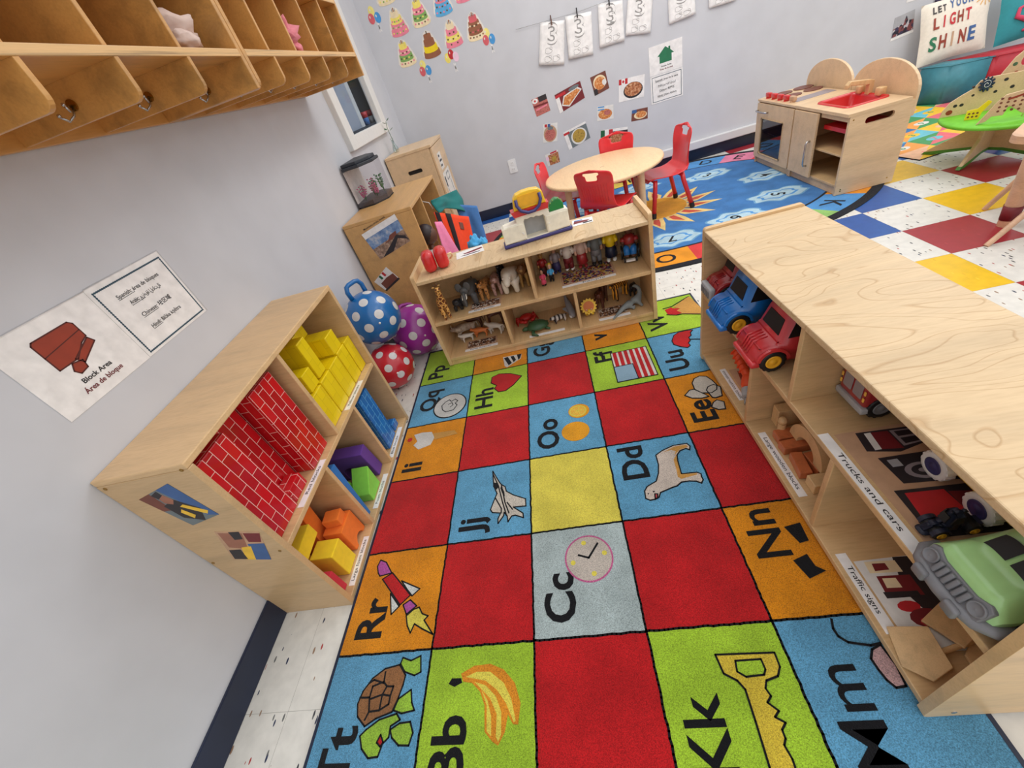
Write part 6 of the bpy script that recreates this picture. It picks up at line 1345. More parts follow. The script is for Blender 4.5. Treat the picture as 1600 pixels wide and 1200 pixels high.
def toy_truck(name, label, loc, rz, col, L, W, H, hub, bed=None, bumper=None, group='toy trucks on the truck shelf'):
    """faces +x; front bumper at x=0, body goes to -x"""
    t = thing(name, label, 'toy truck', loc, rz, group)
    r = H * .2
    g = r * .55
    prof = [(0, g), (.004, g + H * .16), (-.010, g + H * .30), (-L * .05, g + H * .36), (-L * .195, g + H * .41), (-L * .22, g + H * .44), (-L * .305, H * .92), (-L * .34, H * .985), (-L * .56, H), (-L * .60, H * .96), (-L * .60, g)]
    mb = MB()
    bm = bmesh.new()
    n = len(prof)
    def wv(p):
        z = p[1]; k = 1.0 if z < g + H * .44 else 1 - .16 * (z - g - H * .44) / (H * .5)
        if p[0] > -.02: k *= .94
        return W / 2 * k
    A = [bm.verts.new((x, -wv((x, z)), z)) for x, z in prof]; B = [bm.verts.new((x, wv((x, z)), z)) for x, z in prof]
    bm.faces.new(A[::-1]); bm.faces.new(B)
    for i in range(n): bm.faces.new((A[i], A[(i + 1) % n], B[(i + 1) % n], B[i]))
    bmesh.ops.recalc_face_normals(bm, faces=bm.faces[:])
    bmesh.ops.bevel(bm, geom=bm.edges[:], offset=.007, segments=2, affect='EDGES')
    mb.bm(bm, col)
    cab = mb.make('cab_body', t)
    for k in range(4):   # raised bonnet ridges down the nose
        y = (k - 1.5) * W * .1
        mb = MB(); mb.tube([(-L * .18, y, g + H * .402), (-L * .04, y, g + H * .365), (-.006, y, g + H * .29), (.006, y, g + H * .15)], .0026, col, 6); mb.make('bonnet_ridge', cab)
    mb = MB(); mb.rbox(-.03, .010, -W * .5, W * .5, g - .004, g + H * .09, .006, bumper or col); mb.make('bumper', t)
    # windscreen and side windows (black recessed panels)
    a, b = Vector((-L * .22, 0, g + H * .44)), Vector((-L * .305, 0, H * .92))
    u = (b - a); ln = u.length; un = u.normalized(); nrm = Vector((un.z, 0, -un.x))
    M = frame(tuple(a + nrm * .0012), (0, 1, 0), tuple(un))
    mb = MB(M); mb.prism([(-W * .35, ln * .16), (W * .35, ln * .16), (W * .29, ln * .82), (-W * .29, ln * .82)], -.001, .0012, 'black'); mb.make('windscreen', cab, 'black windscreen')
    for s in (-1, 1):
        P = [(-L * .29, g + H * .49), (-L * .52, g + H * .49), (-L * .52, H * .86), (-L * .355, H * .86)]
        V = [(x, s * (wv((-.1, z)) + .0015), z) for x, z in P]
        mb = MB(); mb.add(V + [(x, y - s * .002, z) for x, y, z in V], [(0, 1, 2, 3), (7, 6, 5, 4), (0, 4, 5, 1), (1, 5, 6, 2), (2, 6, 7, 3), (3, 7, 4, 0)], 'black'); mb.make('side_window', cab, 'black side window')
        mb = MB(); mb.shape([circ(-L * .17, r, r * 1.28, n=20, a0=0.15, a1=PI - .15) + circ(-L * .17, r, r * 1.04, n=20, a0=PI - .15, a1=.15)], -.004, .004, col, frame((0, s * (W * .5 + .004), 0), (1, 0, 0), (0, 0, 1))); mb.make('fender', cab)
        wheel(t, (-L * .17, s * (W * .5 + .008), r), r, .026, hub, axis=(0, s, 0))
        wheel(t, (-L * .80, s * (W * .5 + .006), r), r, .026, hub, axis=(0, s, 0))
    mb = MB(); mb.box(-L, -L * .6, -W * .4, W * .4, g * .9, g + .014, 'truck_dark'); mb.make('chassis', t)
    if bed:
        mb = MB()
        mb.rbox(-L, -L * .69, -W * .52, W * .52, g + .016, H * .95, .006, bed)
        for k in range(5): x = -L * .72 - k * L * .06; mb.box(x - .004, x + .004, -W * .53, W * .53, g + .03, H * .9, bed)
        mb.make('load_box', t)
    return rest(t, loc[2])
toy_truck('toy_truck', 'blue toy truck with yellow hubs and a dark green load box on the upper shelf', (1.617, 1.196, TZ), PI, 'blue_plastic', .27, .128, .175, 'orange_hub', 'teal_green_plastic')
toy_truck('toy_truck', 'red toy truck with black windows beside the upper divider', (1.625, .990, TZ), PI, 'truck_red', .27, .126, .172, 'orange_hub', 'truck_dark')
fe = toy_truck('toy_fire_truck', 'dark red toy fire truck with a grey grille by the far end panel', (1.655, 1.353, TZ), PI, 'firetruck_red', .27, .088, .190, 'silver_hub', 'firetruck_red', 'grey_plastic')
mb = MB(); mb.rbox(-.005, .016, -.044, .044, .03, .072, .006, 'grey_plastic')
for k in range(5): mb.box(.014, .019, -.034 + k * .015, -.026 + k * .015, .036, .062, 'car_grey')
mb.make('grille', fe, 'light grey grille')
mb = MB(); mb.rbox(-.120, -.085, -.038, .038, .186, .206, .005, 'grey_plastic'); mb.make('light_bar', fe, 'light grey light bar')
# red double window bus at the back
bs = thing('toy_bus', 'red toy bus with grey windows at the back of the upper shelf', 'toy bus', (1.762, .743, TZ), PI)
mb = MB(); mb.rbox(-.165, 0, -.046, .046, .035, .205, .008, 'firetruck_red'); mb.make('bus_body', bs)
mb = MB(); mb.rbox(-.168, .004, -.049, .049, .018, .036, .004, 'grey_plastic'); mb.make('skirt', bs)
F_ = frame((.0008, 0, 0), (0, 1, 0), (0, 0, 1))
for (a, b, c, d) in ((-.032, -.003, .055, .095), (.003, .032, .055, .095), (-.03, .03, .105, .150), (-.03, .03, .158, .19)):
    mb = MB(F_); mb.prism(rrect(a, b, c, d, .004), 0, .001, 'window_grey'); mb.make('window', bs, 'grey window')
for y in (-.040, .040):
    for z in (.06, .08, .115, .15): mb = MB(F_); mb.prism(rrect(y - .003, y + .003, z - .006, z + .006, .002), 0, .001, 'amber'); mb.make('marker_light', bs, 'amber marker light')
for x in (-.04, -.13):
    for s in (-1, 1): wheel(bs, (x, s * .0495, .032), .032, .018, 'silver_hub', axis=(0, s, 0))
# navy pickup behind the picture card
nv = toy_truck('toy_truck', 'dark navy toy truck in the shade behind the picture card', (1.872, .632, TZ), PI, 'truck_dark', .09, .10, .105, 'silver_hub', None, 'firetruck_red')
# yellow toy lying sideways with white wheels
yt = thing('toy_tanker', 'yellow toy tanker with white wheels and purple hubs behind the green car', 'toy truck', (1.838, .478, TZ), 0)
mb = MB(); mb.cyl((0, -.085, .085), (0, .085, .085), .036, 'yellow_plastic', n=24); mb.ell((0, .085, .085), (.036, .014, .036), 'yellow_plastic', 20); mb.make('tank_body', yt)
mb = MB(); mb.rbox(-.03, .03, -.09, .08, .03, .055, .004, 'yellow_plastic'); mb.make('chassis', yt)
for y in (-.05, .05):
    for s in (-1, 1): wheel(yt, (s * .050, y, .030), .030, .022, 'wheel_purple', 'wheel_white', (s, 0, 0))
# small black car with orange hub in front
bc = toy_truck('toy_car', 'small black toy car with orange hubs between the card and the green car', (1.700, .414, TZ), PI, 'truck_dark', .085, .022, .062, 'orange_hub')
# light green car
gc = thing('toy_car', 'large light green toy car with a grey grille by the near end panel', 'toy car', (1.652, .302, TZ), PI)
L_, W_ = .265, .128
def car_top(u, v):
    # u across, v along (0 front .. 1 back)
    s = (u - .5) * 2
    x = -v * L_
    hood = .082 + .018 * min(1, v / .25)
    cabz = .155
    if v < .17: z = hood
    elif v < .42: z = hood + (cabz - hood) * ((v - .17) / .25)
    elif v < .85: z = cabz
    else: z = cabz - .05 * ((v - .85) / .15) ** 2
    w = W_ / 2 * (1 - .10 * max(0, (.08 - v) / .08) ** 2) * (1 - .06 * max(0, (v - .9) / .1))
    k = abs(s)
    y = s * w
    drop = k ** 4
    zz = z - drop * (z - .055)
    if v < .17: zz += .010 * math.exp(-((k - .72) / .16) ** 2) * (1 if v > .03 else .5)
    if k > .96: zz = min(zz, .06)
    if v < .06: zz -= (1 - v / .06) ** 2 * .03
    return (x, y * (1 - .10 * (zz - .055) / .1), max(zz, .035))
mb = MB(); mb.grid(24, 36, car_top, 'lime_car')
base = [car_top(0, i / 36) for i in range(37)]; base2 = [car_top(1, i / 36) for i in range(37)]
def skirt(P, flip):
    V = [p for p in P] + [(p[0], p[1], .018) for p in P]; n = len(P)
    mb.add(V, [(i, i + 1, i + 1 + n, i + n) if flip else (i + 1, i, i + n, i + 1 + n) for i in range(n - 1)], 'lime_car', True)
skirt(base, True); skirt(base2, False)
fr0 = [car_top(i / 24, 0) for i in range(25)]; V = fr0 + [(p[0], p[1], .018) for p in fr0]; mb.add(V, [(i, i + 1, i + 26, i + 25) for i in range(24)], 'lime_car', True)
bk = [car_top(i / 24, 1) for i in range(25)]; V = bk + [(p[0], p[1], .018) for p in bk]; mb.add(V, [(i + 1, i, i + 25, i + 26) for i in range(24)], 'lime_car', True)
mb.make('car_body', gc)
for a, b in ((.20, .47), (.53, .80)):   # split windscreen
    mb = MB(); mb.grid(6, 6, lambda u, v, a=a, b=b: tuple(Vector(car_top(a + (b - a) * u * 1.0, .20 + .085 * v)) + Vector((.0022, 0, .0016))), 'black'); mb.make('windscreen', gc, 'black windscreen pane')
for s in (-1, 1):
    mb = MB(); mb.prism([(-.12, .09), (-.22, .09), (-.215, .138), (-.14, .138)], -.001, .001, 'black', frame((0, s * .060, 0), (1, 0, 0), (0, 0, 1))); mb.make('side_window', gc, 'black side window')
mb = MB()
bp = [(-.035, -.069, .034), (-.012, -.067, .034), (.004, -.052, .034), (.012, -.025, .034), (.014, 0, .034), (.012, .025, .034), (.004, .052, .034), (-.012, .067, .034), (-.035, .069, .034)]
mb.tube(bp, [.009, .011, .012, .012, .012, .012, .012, .011, .009], 'car_grey', 12); bu = mb.make('bumper', gc, 'thick grey bumper')
for y in (-.030, .030): mb = MB(); mb.rbox(.017, .028, y - .012, y + .012, .022, .046, .004, 'car_grey'); mb.make('bumper_guard', bu)
mb = MB(frame((.0275, 0, 0), (0, 1, 0), (-.46, 0, .89)))
mb.shape([[(-.056, .050), (-.050, .044), (-.028, .046), (0, .045), (.028, .046), (.050, .044), (.056, .050), (.056, .078), (.046, .084), (.028, .076), (-.028, .076), (-.046, .084), (-.056, .078)]], -.004, .006, 'car_grey', None, .002); gr = mb.make('grille', gc, 'grey grille')
for k in range(6): mb = MB(frame((.0275, 0, 0), (0, 1, 0), (-.46, 0, .89))); y = -.025 + k * .010; mb.rbox(y - .0038, y + .0038, .049, .073, .004, .012, .0025, 'car_grey'); mb.make('grille_tooth', gr)
for y in (-.043, .043): mb = MB(frame((.0275, 0, 0), (0, 1, 0), (-.46, 0, .89))); mb.lathe([(.0125, .004), (.0125, .010), (.010, .010), (.0095, .008), (0, .011)], 'car_grey', 18, T(y, .064, 0)); mb.make('headlight', gr)
for x in (-.055, -.205):
    for s in (-1, 1): wheel(gc, (x, s * .066, .026), .026, .018, 'silver_hub', axis=(0, s, 0))

for o_ in (bs, yt, gc): rest(o_, TZ)
# construction tool: orange toy drill
dr = thing('toy_drill', 'orange and grey toy drill on the lower shelf in the construction bay', 'toy tool', (1.745, 1.185, BZ), math.radians(62))
mb = MB()
mb.skin([(-.06, 0, .03), (-.02, 0, .033), (.02, 0, .033), (.05, 0, .03)], [(0, 1), (1, 2), (2, 3)], [.026, .028, .026, .02], 'orange_tool', 1)
mb.skin([(.0, 0, .035), (.03, .02, .05), (.065, .045, .08), (.085, .055, .11)], [(0, 1), (1, 2), (2, 3)], [.018, .017, .018, .022], 'orange_tool', 1)
mb.make('drill_body', dr)
mb = MB(); mb.cyl((-.06, 0, .03), (-.10, 0, .028), .02, 'grey_plastic', .014, 18); mb.cyl((-.10, 0, .028), (-.135, 0, .027), .006, 'steel', .004, 10); mb.make('drill_nose', dr, 'grey nose')
for k in range(5): mb = MB(); mb.lathe([(.019, -.002), (.0225, 0), (.019, .002)], 'orange_tool', 14, frame((.03 + k * .012, .02 + k * .009, .05 + k * .012), (.4, -.5, .0), (.3, .2, -.9))); mb.make('grip_ring', dr)
rest(dr, BZ)
tcard(1.285, 1.14, 1.712, 1.80, .045, [('brick_red_print', [(.1, .3), (.5, .2), (.9, .5), (.5, .8)]), ('photo_dark', [(.2, .4), (.5, .6), (.9, .9), (.1, .9)])], 'picture card of construction tools')

# wooden blocks bay
WG = 'large wooden blocks'
def wblock(name, poly, th, M, label, loc, mat='block_wood', rz=0, extra=None):
    mb = MB(M); mb.prism(poly, 0, th, mat)
    if extra: extra(mb)
    return mb.make(name, None, label, bevel=.0025, cat='wooden block', group=WG, loc=loc, rz=rz)
wblock('wooden_block', rect(0, .20, -.018, .018), .072, None, 'long wooden beam lying at the far side of the wooden block bay', (1.735, .975, BZ))
wblock('wooden_arch', [(-.085, 0), (-.045, 0)] + circ(0, 0, .045, n=12, a0=PI, a1=0)[1:11] + [(.045, 0), (.085, 0)] + circ(0, 0, .085, n=18, a0=0, a1=PI)[1:17], .055, frame((0, 0, 0), (0, 1, 0), (0, 0, 1)), 'curved wooden arch block standing in the middle of the wooden blocks', (1.748, .822, BZ + .0292))
wblock('wooden_block', rect(-.055, .055, -.02, .02), .028, None, 'reddish wooden block under the arch, nearest the far beam', (1.762, .905, BZ), 'block_red_wood', 0)
wblock('wooden_block', rect(-.05, .05, -.018, .018), .0285, None, 'reddish wooden block lying beside the label, second from the far beam', (1.752, .862, BZ), 'block_red_wood', .05)
wblock('wooden_block', rect(-.016, .016, -.04, .04), .0285, None, 'reddish wooden block lying lengthwise under the front of the arch', (1.722, .788, BZ), 'block_red_wood', -.12)
wblock('wooden_block', rect(-.017, .017, -.036, .036), .0285, None, 'reddish wooden block lying lengthwise beside the near divider blocks', (1.762, .785, BZ), 'block_red_wood', .05)
wblock('wooden_block', rect(-.075, .085, -.021, .021), .036, None, 'wide pale wooden plank nearest the lower divider, front piece', (1.785, .716, BZ))
wblock('wooden_block', rect(-.065, .075, -.021, .021), .046, None, 'pale wooden plank against the lower divider, back piece', (1.80, .667, BZ))
mb = MB(); mb.cyl((0, 0, 0), (0, 0, .05), .012, 'block_wood', n=16); mb.ell((0, 0, .06), .014, 'block_wood', 14); mb.make('wooden_peg', None, 'small wooden peg with a round head behind the arch', cat='wooden block', group=WG, loc=(1.735, .930, BZ), bevel=0)

# traffic sign bay: plain wooden signs seen from behind
SG = 'wooden traffic signs'
def wsign(label, poly, loc, rot, stick, bases=True):
    t = thing('wooden_sign', label, 'toy sign', loc, 0, SG)
    mb = MB(rot); mb.prism(poly, 0, .006, 'block_wood'); mb.make('sign_board', t, bevel=.0015)
    mb = MB(); mb.cyl(stick[0], stick[1], .0055, 'block_wood', n=12); mb.make('sign_post', t)
    return rest(t, loc[2])
wsign('five sided wooden toy sign leaning out over the lower shelf front', [(-.045, -.035), (.03, -.04), (.055, 0), (.03, .04), (-.045, .035)], (1.705, .302, BZ), RZ(math.radians(-100)) @ RX(.25) @ T(0, 0, .008), ((.01, -.01, .006), (.105, .01, .008)))
wsign('square wooden toy sign lying behind the five sided sign', rect(-.04, .04, -.035, .035), (1.80, .345, BZ + .0012), RZ(.5) @ RX(-.2) @ T(0, 0, .007), ((.03, .02, .007), (.11, .08, .009)))
wsign('wooden toy sign flat on the shelf beside the near end panel', circ(0, 0, .04, n=8), (1.815, .272, BZ), RZ(.3), ((.03, 0, .0065), (.13, .012, .0065)))
# ------------------------------------------------------------------ toys on the animal shelf
AZ, FZ, CZ = .2902, .0642, .5258
def animal(name, label, loc, rz, L, H, mat, group, neck=(.14, .10), head=.10, r=.16, leg=.055, tail=.25, ears=None, extra=None, legs=.52, muzzle=None, headr=.085, tuck=None, hang=0.0, cat='toy animal'):
    """faces +x; all shape numbers are fractions of L; H is back height in metres"""
    t = thing(name, label, cat, loc, rz, group)
    r *= 1.14; leg *= 1.35; headr *= 1.15
    b = H - r * L
    V = [(-.36 * L, 0, b), (-.1 * L, 0, b - .01 * L), (.18 * L, 0, b), (.36 * L, 0, b + .01 * L)]
    R = [r * L * .92, r * L, r * L * 1.02, r * L * .85]
    E = [(0, 1), (1, 2), (2, 3)]
    nx, nz = neck[0] * L, neck[1] * L
    hb = (.36 * L + nx, 0, b + nz)
    V += [(.36 * L + nx * .55, 0, b + nz * .55), hb, (hb[0] + head * L, 0, hb[2] - (.03 + hang) * L)]
    R += [max(headr * .8, r * .5) * L, headr * L, (muzzle or headr * .62) * L]
    E += [(3, 4), (4, 5), (5, 6)]
    for sx, a in ((.24, 2), (-.33, 0)):
        for s in (-1, 1):
            i = len(V); y = s * r * .62 * L
            V += [(sx * L, y, b - r * L * .55), ((sx + (.02 if sx > 0 else -.045)) * L, y * 1.1, b * .48), ((sx + (.01 if sx > 0 else -.01)) * L, y * 1.1, leg * L * .5), ((sx + .05) * L, y * 1.1, leg * L * .42)]
            R += [leg * L * 1.45, leg * L * .95, leg * L * .8, leg * L * .7]
            E += [(a, i), (i, i + 1), (i + 1, i + 2), (i + 2, i + 3)]
    if tail:
        i = len(V); V += [(-.50 * L, 0, b + .02 * L), (-.56 * L, .02 * L, b - tail * L)]; R += [.025 * L, .018 * L]; E += [(0, i), (i, i + 1)]
    mb = MB(); mb.skin(V, E, R, mat, 1); mb.make('body', t)
    if ears:
        ew, eh, em = ears
        for s in (-1, 1): mb = MB(T(hb[0] - .01 * L, s * headr * L * .8, hb[2] + headr * L * .7)); mb.ell((0, 0, 0), (.018 * L, ew * L, eh * L), em, 10); mb.make('ear', t)
    if extra: extra(t, L, hb, b)
    return rest(t, loc[2])
AG = 'wild animal figures on the animal shelf'
# giraffe: stands on the lower shelf edge, upright in front of the middle shelf
g = thing('toy_giraffe', 'tall spotted toy giraffe at the left end of the middle shelf', 'toy animal', (.530, 1.842, AZ), math.radians(-65), AG); g.scale = (.97, .97, .97)
mb = MB(); mb.skin([(-.030, 0, .098), (.0, 0, .105), (.028, 0, .112), (.042, 0, .142), (.050, 0, .172), (.056, 0, .196), (.078, 0, .190), (.022, .013, .075), (.022, .013, .04), (.022, .013, .003), (.022, -.013, .075), (.022, -.013, .04), (.022, -.013, .003), (-.032, .013, .07), (-.036, .013, .04), (-.032, .013, .003), (-.032, -.013, .07), (-.036, -.013, .04), (-.032, -.013, .003), (-.046, 0, .09), (-.05, 0, .06)],
                   [(0, 1), (1, 2), (2, 3), (3, 4), (4, 5), (5, 6), (2, 7), (7, 8), (8, 9), (2, 10), (10, 11), (11, 12), (0, 13), (13, 14), (14, 15), (0, 16), (16, 17), (17, 18), (0, 19), (19, 20)], [.027, .028, .027, .019, .0155, .016, .010, .013, .009, .008, .013, .009, .008, .013, .009, .008, .013, .009, .008, .004, .003], 'giraffe_hide', 1); mb.make('body', g)
for s in (-1, 1): mb = MB(); mb.tube([(.052, s * .006, .205), (.050, s * .008, .219)], .0022, 'skin_dark', 6); mb.make('horn', g)
for s in (-1, 1): mb = MB(); mb.ell((.048, s * .015, .203), (.004, .009, .005), 'lion_tan', 8); mb.make('ear', g)
def tusks(t, L, hb, b):
    for s in (-1, 1): mb = MB(); mb.tube([(hb[0] + .08 * L, s * .05 * L, hb[2] - .07 * L), (hb[0] + .14 * L, s * .06 * L, hb[2] - .16 * L), (hb[0] + .20 * L, s * .05 * L, hb[2] - .17 * L)], [.018 * L, .014 * L, .005 * L], 'tusk', 8); mb.make('tusk', t, 'white tusk')
    mb = MB(); mb.tube([(hb[0] + .08 * L, 0, hb[2] - .02 * L), (hb[0] + .16 * L, 0, hb[2] - .14 * L), (hb[0] + .17 * L, 0, hb[2] - .30 * L), (hb[0] + .20 * L, 0, hb[2] - .38 * L)], [.055 * L, .04 * L, .03 * L, .02 * L], 'elephant_grey', 10); mb.make('trunk', t)
animal('toy_elephant', 'dark grey toy elephant with white tusks on the middle shelf', (.662, 1.955, AZ), math.radians(-95), .19, .138, 'elephant_grey', AG, (.10, .07), .08, .21, .075, .2, (.10, .13, 'elephant_grey'), tusks, headr=.13)
animal('toy_gorilla', 'small black toy gorilla crouching beside the giraffe', (.590, 1.900, AZ), math.radians(-80), .085, .068, 'gorilla_black', AG, (.06, .14), .05, .24, .10, 0, (.03, .04, 'gorilla_black'), headr=.17)
animal('toy_leopard', 'spotted toy leopard facing out between the elephant and the brown hyena', (.745, 1.960, AZ), math.radians(-100), .15, .108, 'leopard_hide', AG, (.10, .12), .07, .14, .055, .25, (.03, .04, 'leopard_hide'), headr=.10)
animal('toy_hyena', 'mottled brown toy hyena beside the leopard on the middle shelf', (.806, 1.975, AZ), math.radians(-85), .14, .115, 'hyena_hide', AG, (.12, .10), .08, .16, .055, .15, (.035, .05, 'horse_brown'), headr=.11)
animal('toy_panther', 'black toy animal in the shade behind the brown hyena', (.838, 2.032, AZ), math.radians(-95), .085, .135, 'gorilla_black', AG, (.10, .12), .07, .14, .06, 0, (.03, .04, 'gorilla_black'), headr=.11)
animal('toy_polar_bear', 'white toy polar bear lowering its head on the middle shelf', (.889, 1.972, AZ), math.radians(-98), .185, .142, 'bear_white', AG, (.12, -.06), .11, .20, .075, 0, (.03, .035, 'bear_white'), headr=.105, hang=.10)
def mane(t, L, hb, b): mb = MB(); lump(mb, (hb[0] - .03 * L, 0, hb[2] - .02 * L), (.10 * L, .17 * L, .20 * L), 'lion_mane', 3, .3, 3, 18); mb.make('mane', t, 'shaggy brown mane')
animal('toy_lion', 'tan toy lion with a shaggy mane against the upper divider', (.957, 1.992, AZ), math.radians(-92), .125, .118, 'lion_tan', AG, (.08, .12), .09, .17, .055, .2, None, mane, headr=.10)
FG2 = 'farm animal figures on the bottom shelf'
def horns(t, L, hb, b):
    for s in (-1, 1): mb = MB(); mb.tube([(hb[0], s * .05 * L, hb[2] + .07 * L), (hb[0] - .02 * L, s * .12 * L, hb[2] + .13 * L)], [.018 * L, .006 * L], 'tusk', 6); mb.make('horn', t)
animal('toy_cow', 'brown and cream toy cow lying at the left of the bottom shelf', (.548, 1.988, FZ), math.radians(200), .15, .10, 'cow_hide', FG2, (.10, .06), .09, .16, .05, .25, (.05, .02, 'cow_hide'), horns, headr=.09)
animal('toy_goat', 'small pale toy goat in front of the brown and cream cow', (.555, 1.945, FZ), math.radians(190), .085, .052, 'cow_white', FG2, (.12, .12), .08, .15, .05, .1, (.04, .02, 'cow_white'), horns, headr=.09)
animal('toy_fox', 'orange toy fox in the middle of the farm animals', (.635, 1.965, FZ), math.radians(175), .10, .058, 'fox_orange', FG2, (.12, .08), .10, .14, .05, .1, (.03, .05, 'fox_orange'), headr=.09)
animal('toy_calf', 'white toy calf with one front leg forward beside the lower left divider', (.725, 1.96, FZ), math.radians(160), .11, .07, 'cow_white', FG2, (.12, .10), .09, .14, .05, .2, (.04, .02, 'cow_white'), headr=.09)
animal('toy_horse', 'dark brown toy horse at the back of the farm animals', (.735, 2.040, FZ), math.radians(10), .12, .105, 'horse_brown', FG2, (.14, .16), .11, .14, .045, .3, (.02, .05, 'horse_brown'), headr=.075)
animal('toy_pony', 'brown toy pony half hidden behind the fox and calf', (.595, 2.055, FZ), math.radians(185), .11, .09, 'horse_brown', FG2, (.14, .14), .10, .14, .045, .3, (.02, .05, 'horse_brown'), headr=.075)
# sea creatures
SG2 = 'sea creature figures on the bottom shelf'
cr = thing('toy_crab', 'dark red toy crab at the back of the bottom middle bay', 'toy animal', (.905, 2.005, FZ), 0.3, SG2)
mb = MB(); mb.ell((0, 0, .028), (.040, .030, .020), 'crab_red', 18); mb.make('shell', cr)
for s in (-1, 1):
    for k in range(3): mb = MB(); mb.tube([(s * .03, -.015 + k * .014, .025), (s * .052, -.018 + k * .018, .032), (s * .062, -.02 + k * .02, .003)], [.006, .005, .003], 'crab_red', 7); mb.make('leg', cr)
    mb = MB(); mb.tube([(s * .025, -.02, .028), (s * .045, -.04, .034), (s * .03, -.055, .034)], [.007, .009, .006], 'crab_red', 8); mb.ell((s * .022, -.06, .034), (.014, .010, .009), 'crab_red', 10); mb.make('claw', cr)
tu = thing('toy_turtle', 'dark green toy sea turtle in the bottom middle bay', 'toy animal', (.965, 1.895, FZ), .12, SG2)
mb = MB(); mb.lathe([(.058, .014), (.062, .018), (.056, .030), (.040, .042), (.020, .048), (0, .050)], 'turtle_green', 24, Matrix.Diagonal((1, .72, 1, 1))); mb.lathe([(0, .006), (.05, .008), (.058, .016)], 'lion_tan', 24, Matrix.Diagonal((1, .72, 1, 1))); mb.make('shell', tu)
mb = MB(); mb.tube([(-.05, 0, .018), (-.072, 0, .02), (-.085, 0, .016)], [.012, .012, .006], 'turtle_green', 10); mb.make('head', tu)
for s in (-1, 1):
    mb = MB(); mb.tube([(-.03, s * .032, .014), (-.035, s * .058, .010), (-.01, s * .075, .004)], [.010, .011, .004], 'turtle_green', 8); mb.make('flipper', tu)
    mb = MB(); mb.tube([(.04, s * .028, .013), (.060, s * .042, .007)], [.009, .005], 'turtle_green', 8); mb.make('flipper', tu)
animal('toy_badger', 'dark striped toy badger beside the turtle', (1.085, 1.92, FZ), math.radians(195), .09, .048, 'badger_hide', SG2, (.12, .02), .11, .17, .06, .05, (.02, .025, 'badger_hide'), headr=.09)
ry = thing('toy_shark', 'grey and white toy shark propped against the lower right divider', 'toy animal', (1.148, 1.955, FZ + .001), 0, SG2)
mb = MB(); mb.skin([(.018, -.05, .016), (.012, -.02, .030), (.004, .02, .055), (-.004, .055, .082), (-.01, .08, .10)], [(0, 1), (1, 2), (2, 3), (3, 4)], [.013, .021, .020, .012, .004], 'ray_grey', 2); mb.make('body', ry)
mb = MB(); mb.ell((.006, -.018, .019), (.013, .030, .014), 'belly_white', 14); mb.make('belly', ry, 'white belly')
for P in ([(.02, -.01, .03), (.016, .03, .05), (.03, .025, .022)], [(-.005, -.01, .03), (-.002, .03, .05), (-.034, .02, .045)], [(.004, .01, .062), (.0, .045, .088), (-.004, .045, .105)], [(-.01, .075, .095), (-.012, .085, .105), (-.014, .105, .13)]):
    mb = MB(); d = Vector((.002, .001, .001)); mb.add([Vector(p) + d for p in P] + [Vector(p) - d for p in P], [(0, 1, 2), (5, 4, 3), (0, 3, 4, 1), (1, 4, 5, 2), (2, 5, 3, 0)], 'ray_grey'); mb.make('fin', ry)
DG = 'dinosaur and jungle figures on the bottom shelf'
yd = thing('toy_frilled_dinosaur', 'yellow toy dinosaur with a spiky frill at the left of the bottom right bay', 'toy animal', (1.253, 1.925, FZ), math.radians(-95), DG)
mb = MB(); mb.skin([(-.02, 0, .03), (.01, 0, .035), (.028, 0, .045), (.048, 0, .04), (.01, .015, .02), (.014, .018, .003), (.01, -.015, .02), (.014, -.018, .003), (-.02, .015, .018), (-.02, .016, .003), (-.02, -.015, .018), (-.02, -.016, .003), (-.05, 0, .02)], [(0, 1), (1, 2), (2, 3), (1, 4), (4, 5), (1, 6), (6, 7), (0, 8), (8, 9), (0, 10), (10, 11), (0, 12)], [.02, .021, .017, .010, .009, .007, .009, .007, .010, .008, .010, .008, .005], 'dino_yellow', 1); mb.make('body', yd)
mb = MB(frame((.022, 0, .062), (0, 1, 0), (-.45, 0, .9))); mb.prism([((.036 if i % 2 else .045) * math.cos(2 * PI * i / 30), (.036 if i % 2 else .045) * math.sin(2 * PI * i / 30)) for i in range(30)], -.003, .003, 'dino_yellow'); fr2 = mb.make('frill', yd)
mb = MB(frame((.022, 0, .062), (0, 1, 0), (-.45, 0, .9))); mb.prism(circ(0, 0, .028, n=18), .002, .0042, 'dino_orange'); mb.make('frill_face', fr2, 'orange centre of the frill')
for s in (-1, 1): mb = MB(); mb.tube([(.042, s * .010, .052), (.062, s * .014, .068)], [.004, .0012], 'tusk', 6); mb.make('horn', yd)
animal('toy_monkey', 'dark brown shaggy toy animal between the yellow dinosaur and the tiger', (1.318, 1.975, FZ), math.radians(-100), .10, .10, 'monkey_brown', DG, (.06, .12), .06, .20, .07, .1, (.03, .04, 'monkey_brown'), headr=.13)
animal('toy_ape', 'brown toy animal at the back of the bottom right bay', (1.350, 2.028, FZ), math.radians(-80), .07, .13, 'horse_brown', DG, (.06, .12), .06, .18, .07, .1, (.03, .04, 'horse_brown'), headr=.13)
animal('toy_tiger', 'orange and black striped toy tiger leaning over the grey dinosaur', (1.432, 2.015, FZ), math.radians(218), .125, .105, 'tiger_hide', DG, (.10, .08), .08, .13, .05, .2, (.03, .035, 'tiger_hide'), headr=.10)
animal('toy_boar', 'small dark toy animal in the back right corner of the bottom shelf', (1.505, 2.022, FZ), math.radians(-110), .08, .07, 'gorilla_black', DG, (.08, .08), .08, .18, .06, .1, (.03, .04, 'gorilla_black'), headr=.12)
gd = thing('toy_long_tailed_dinosaur', 'grey toy dinosaur with a long tail at the right of the bottom shelf', 'toy animal', (1.468, 1.893, FZ), .18, DG)
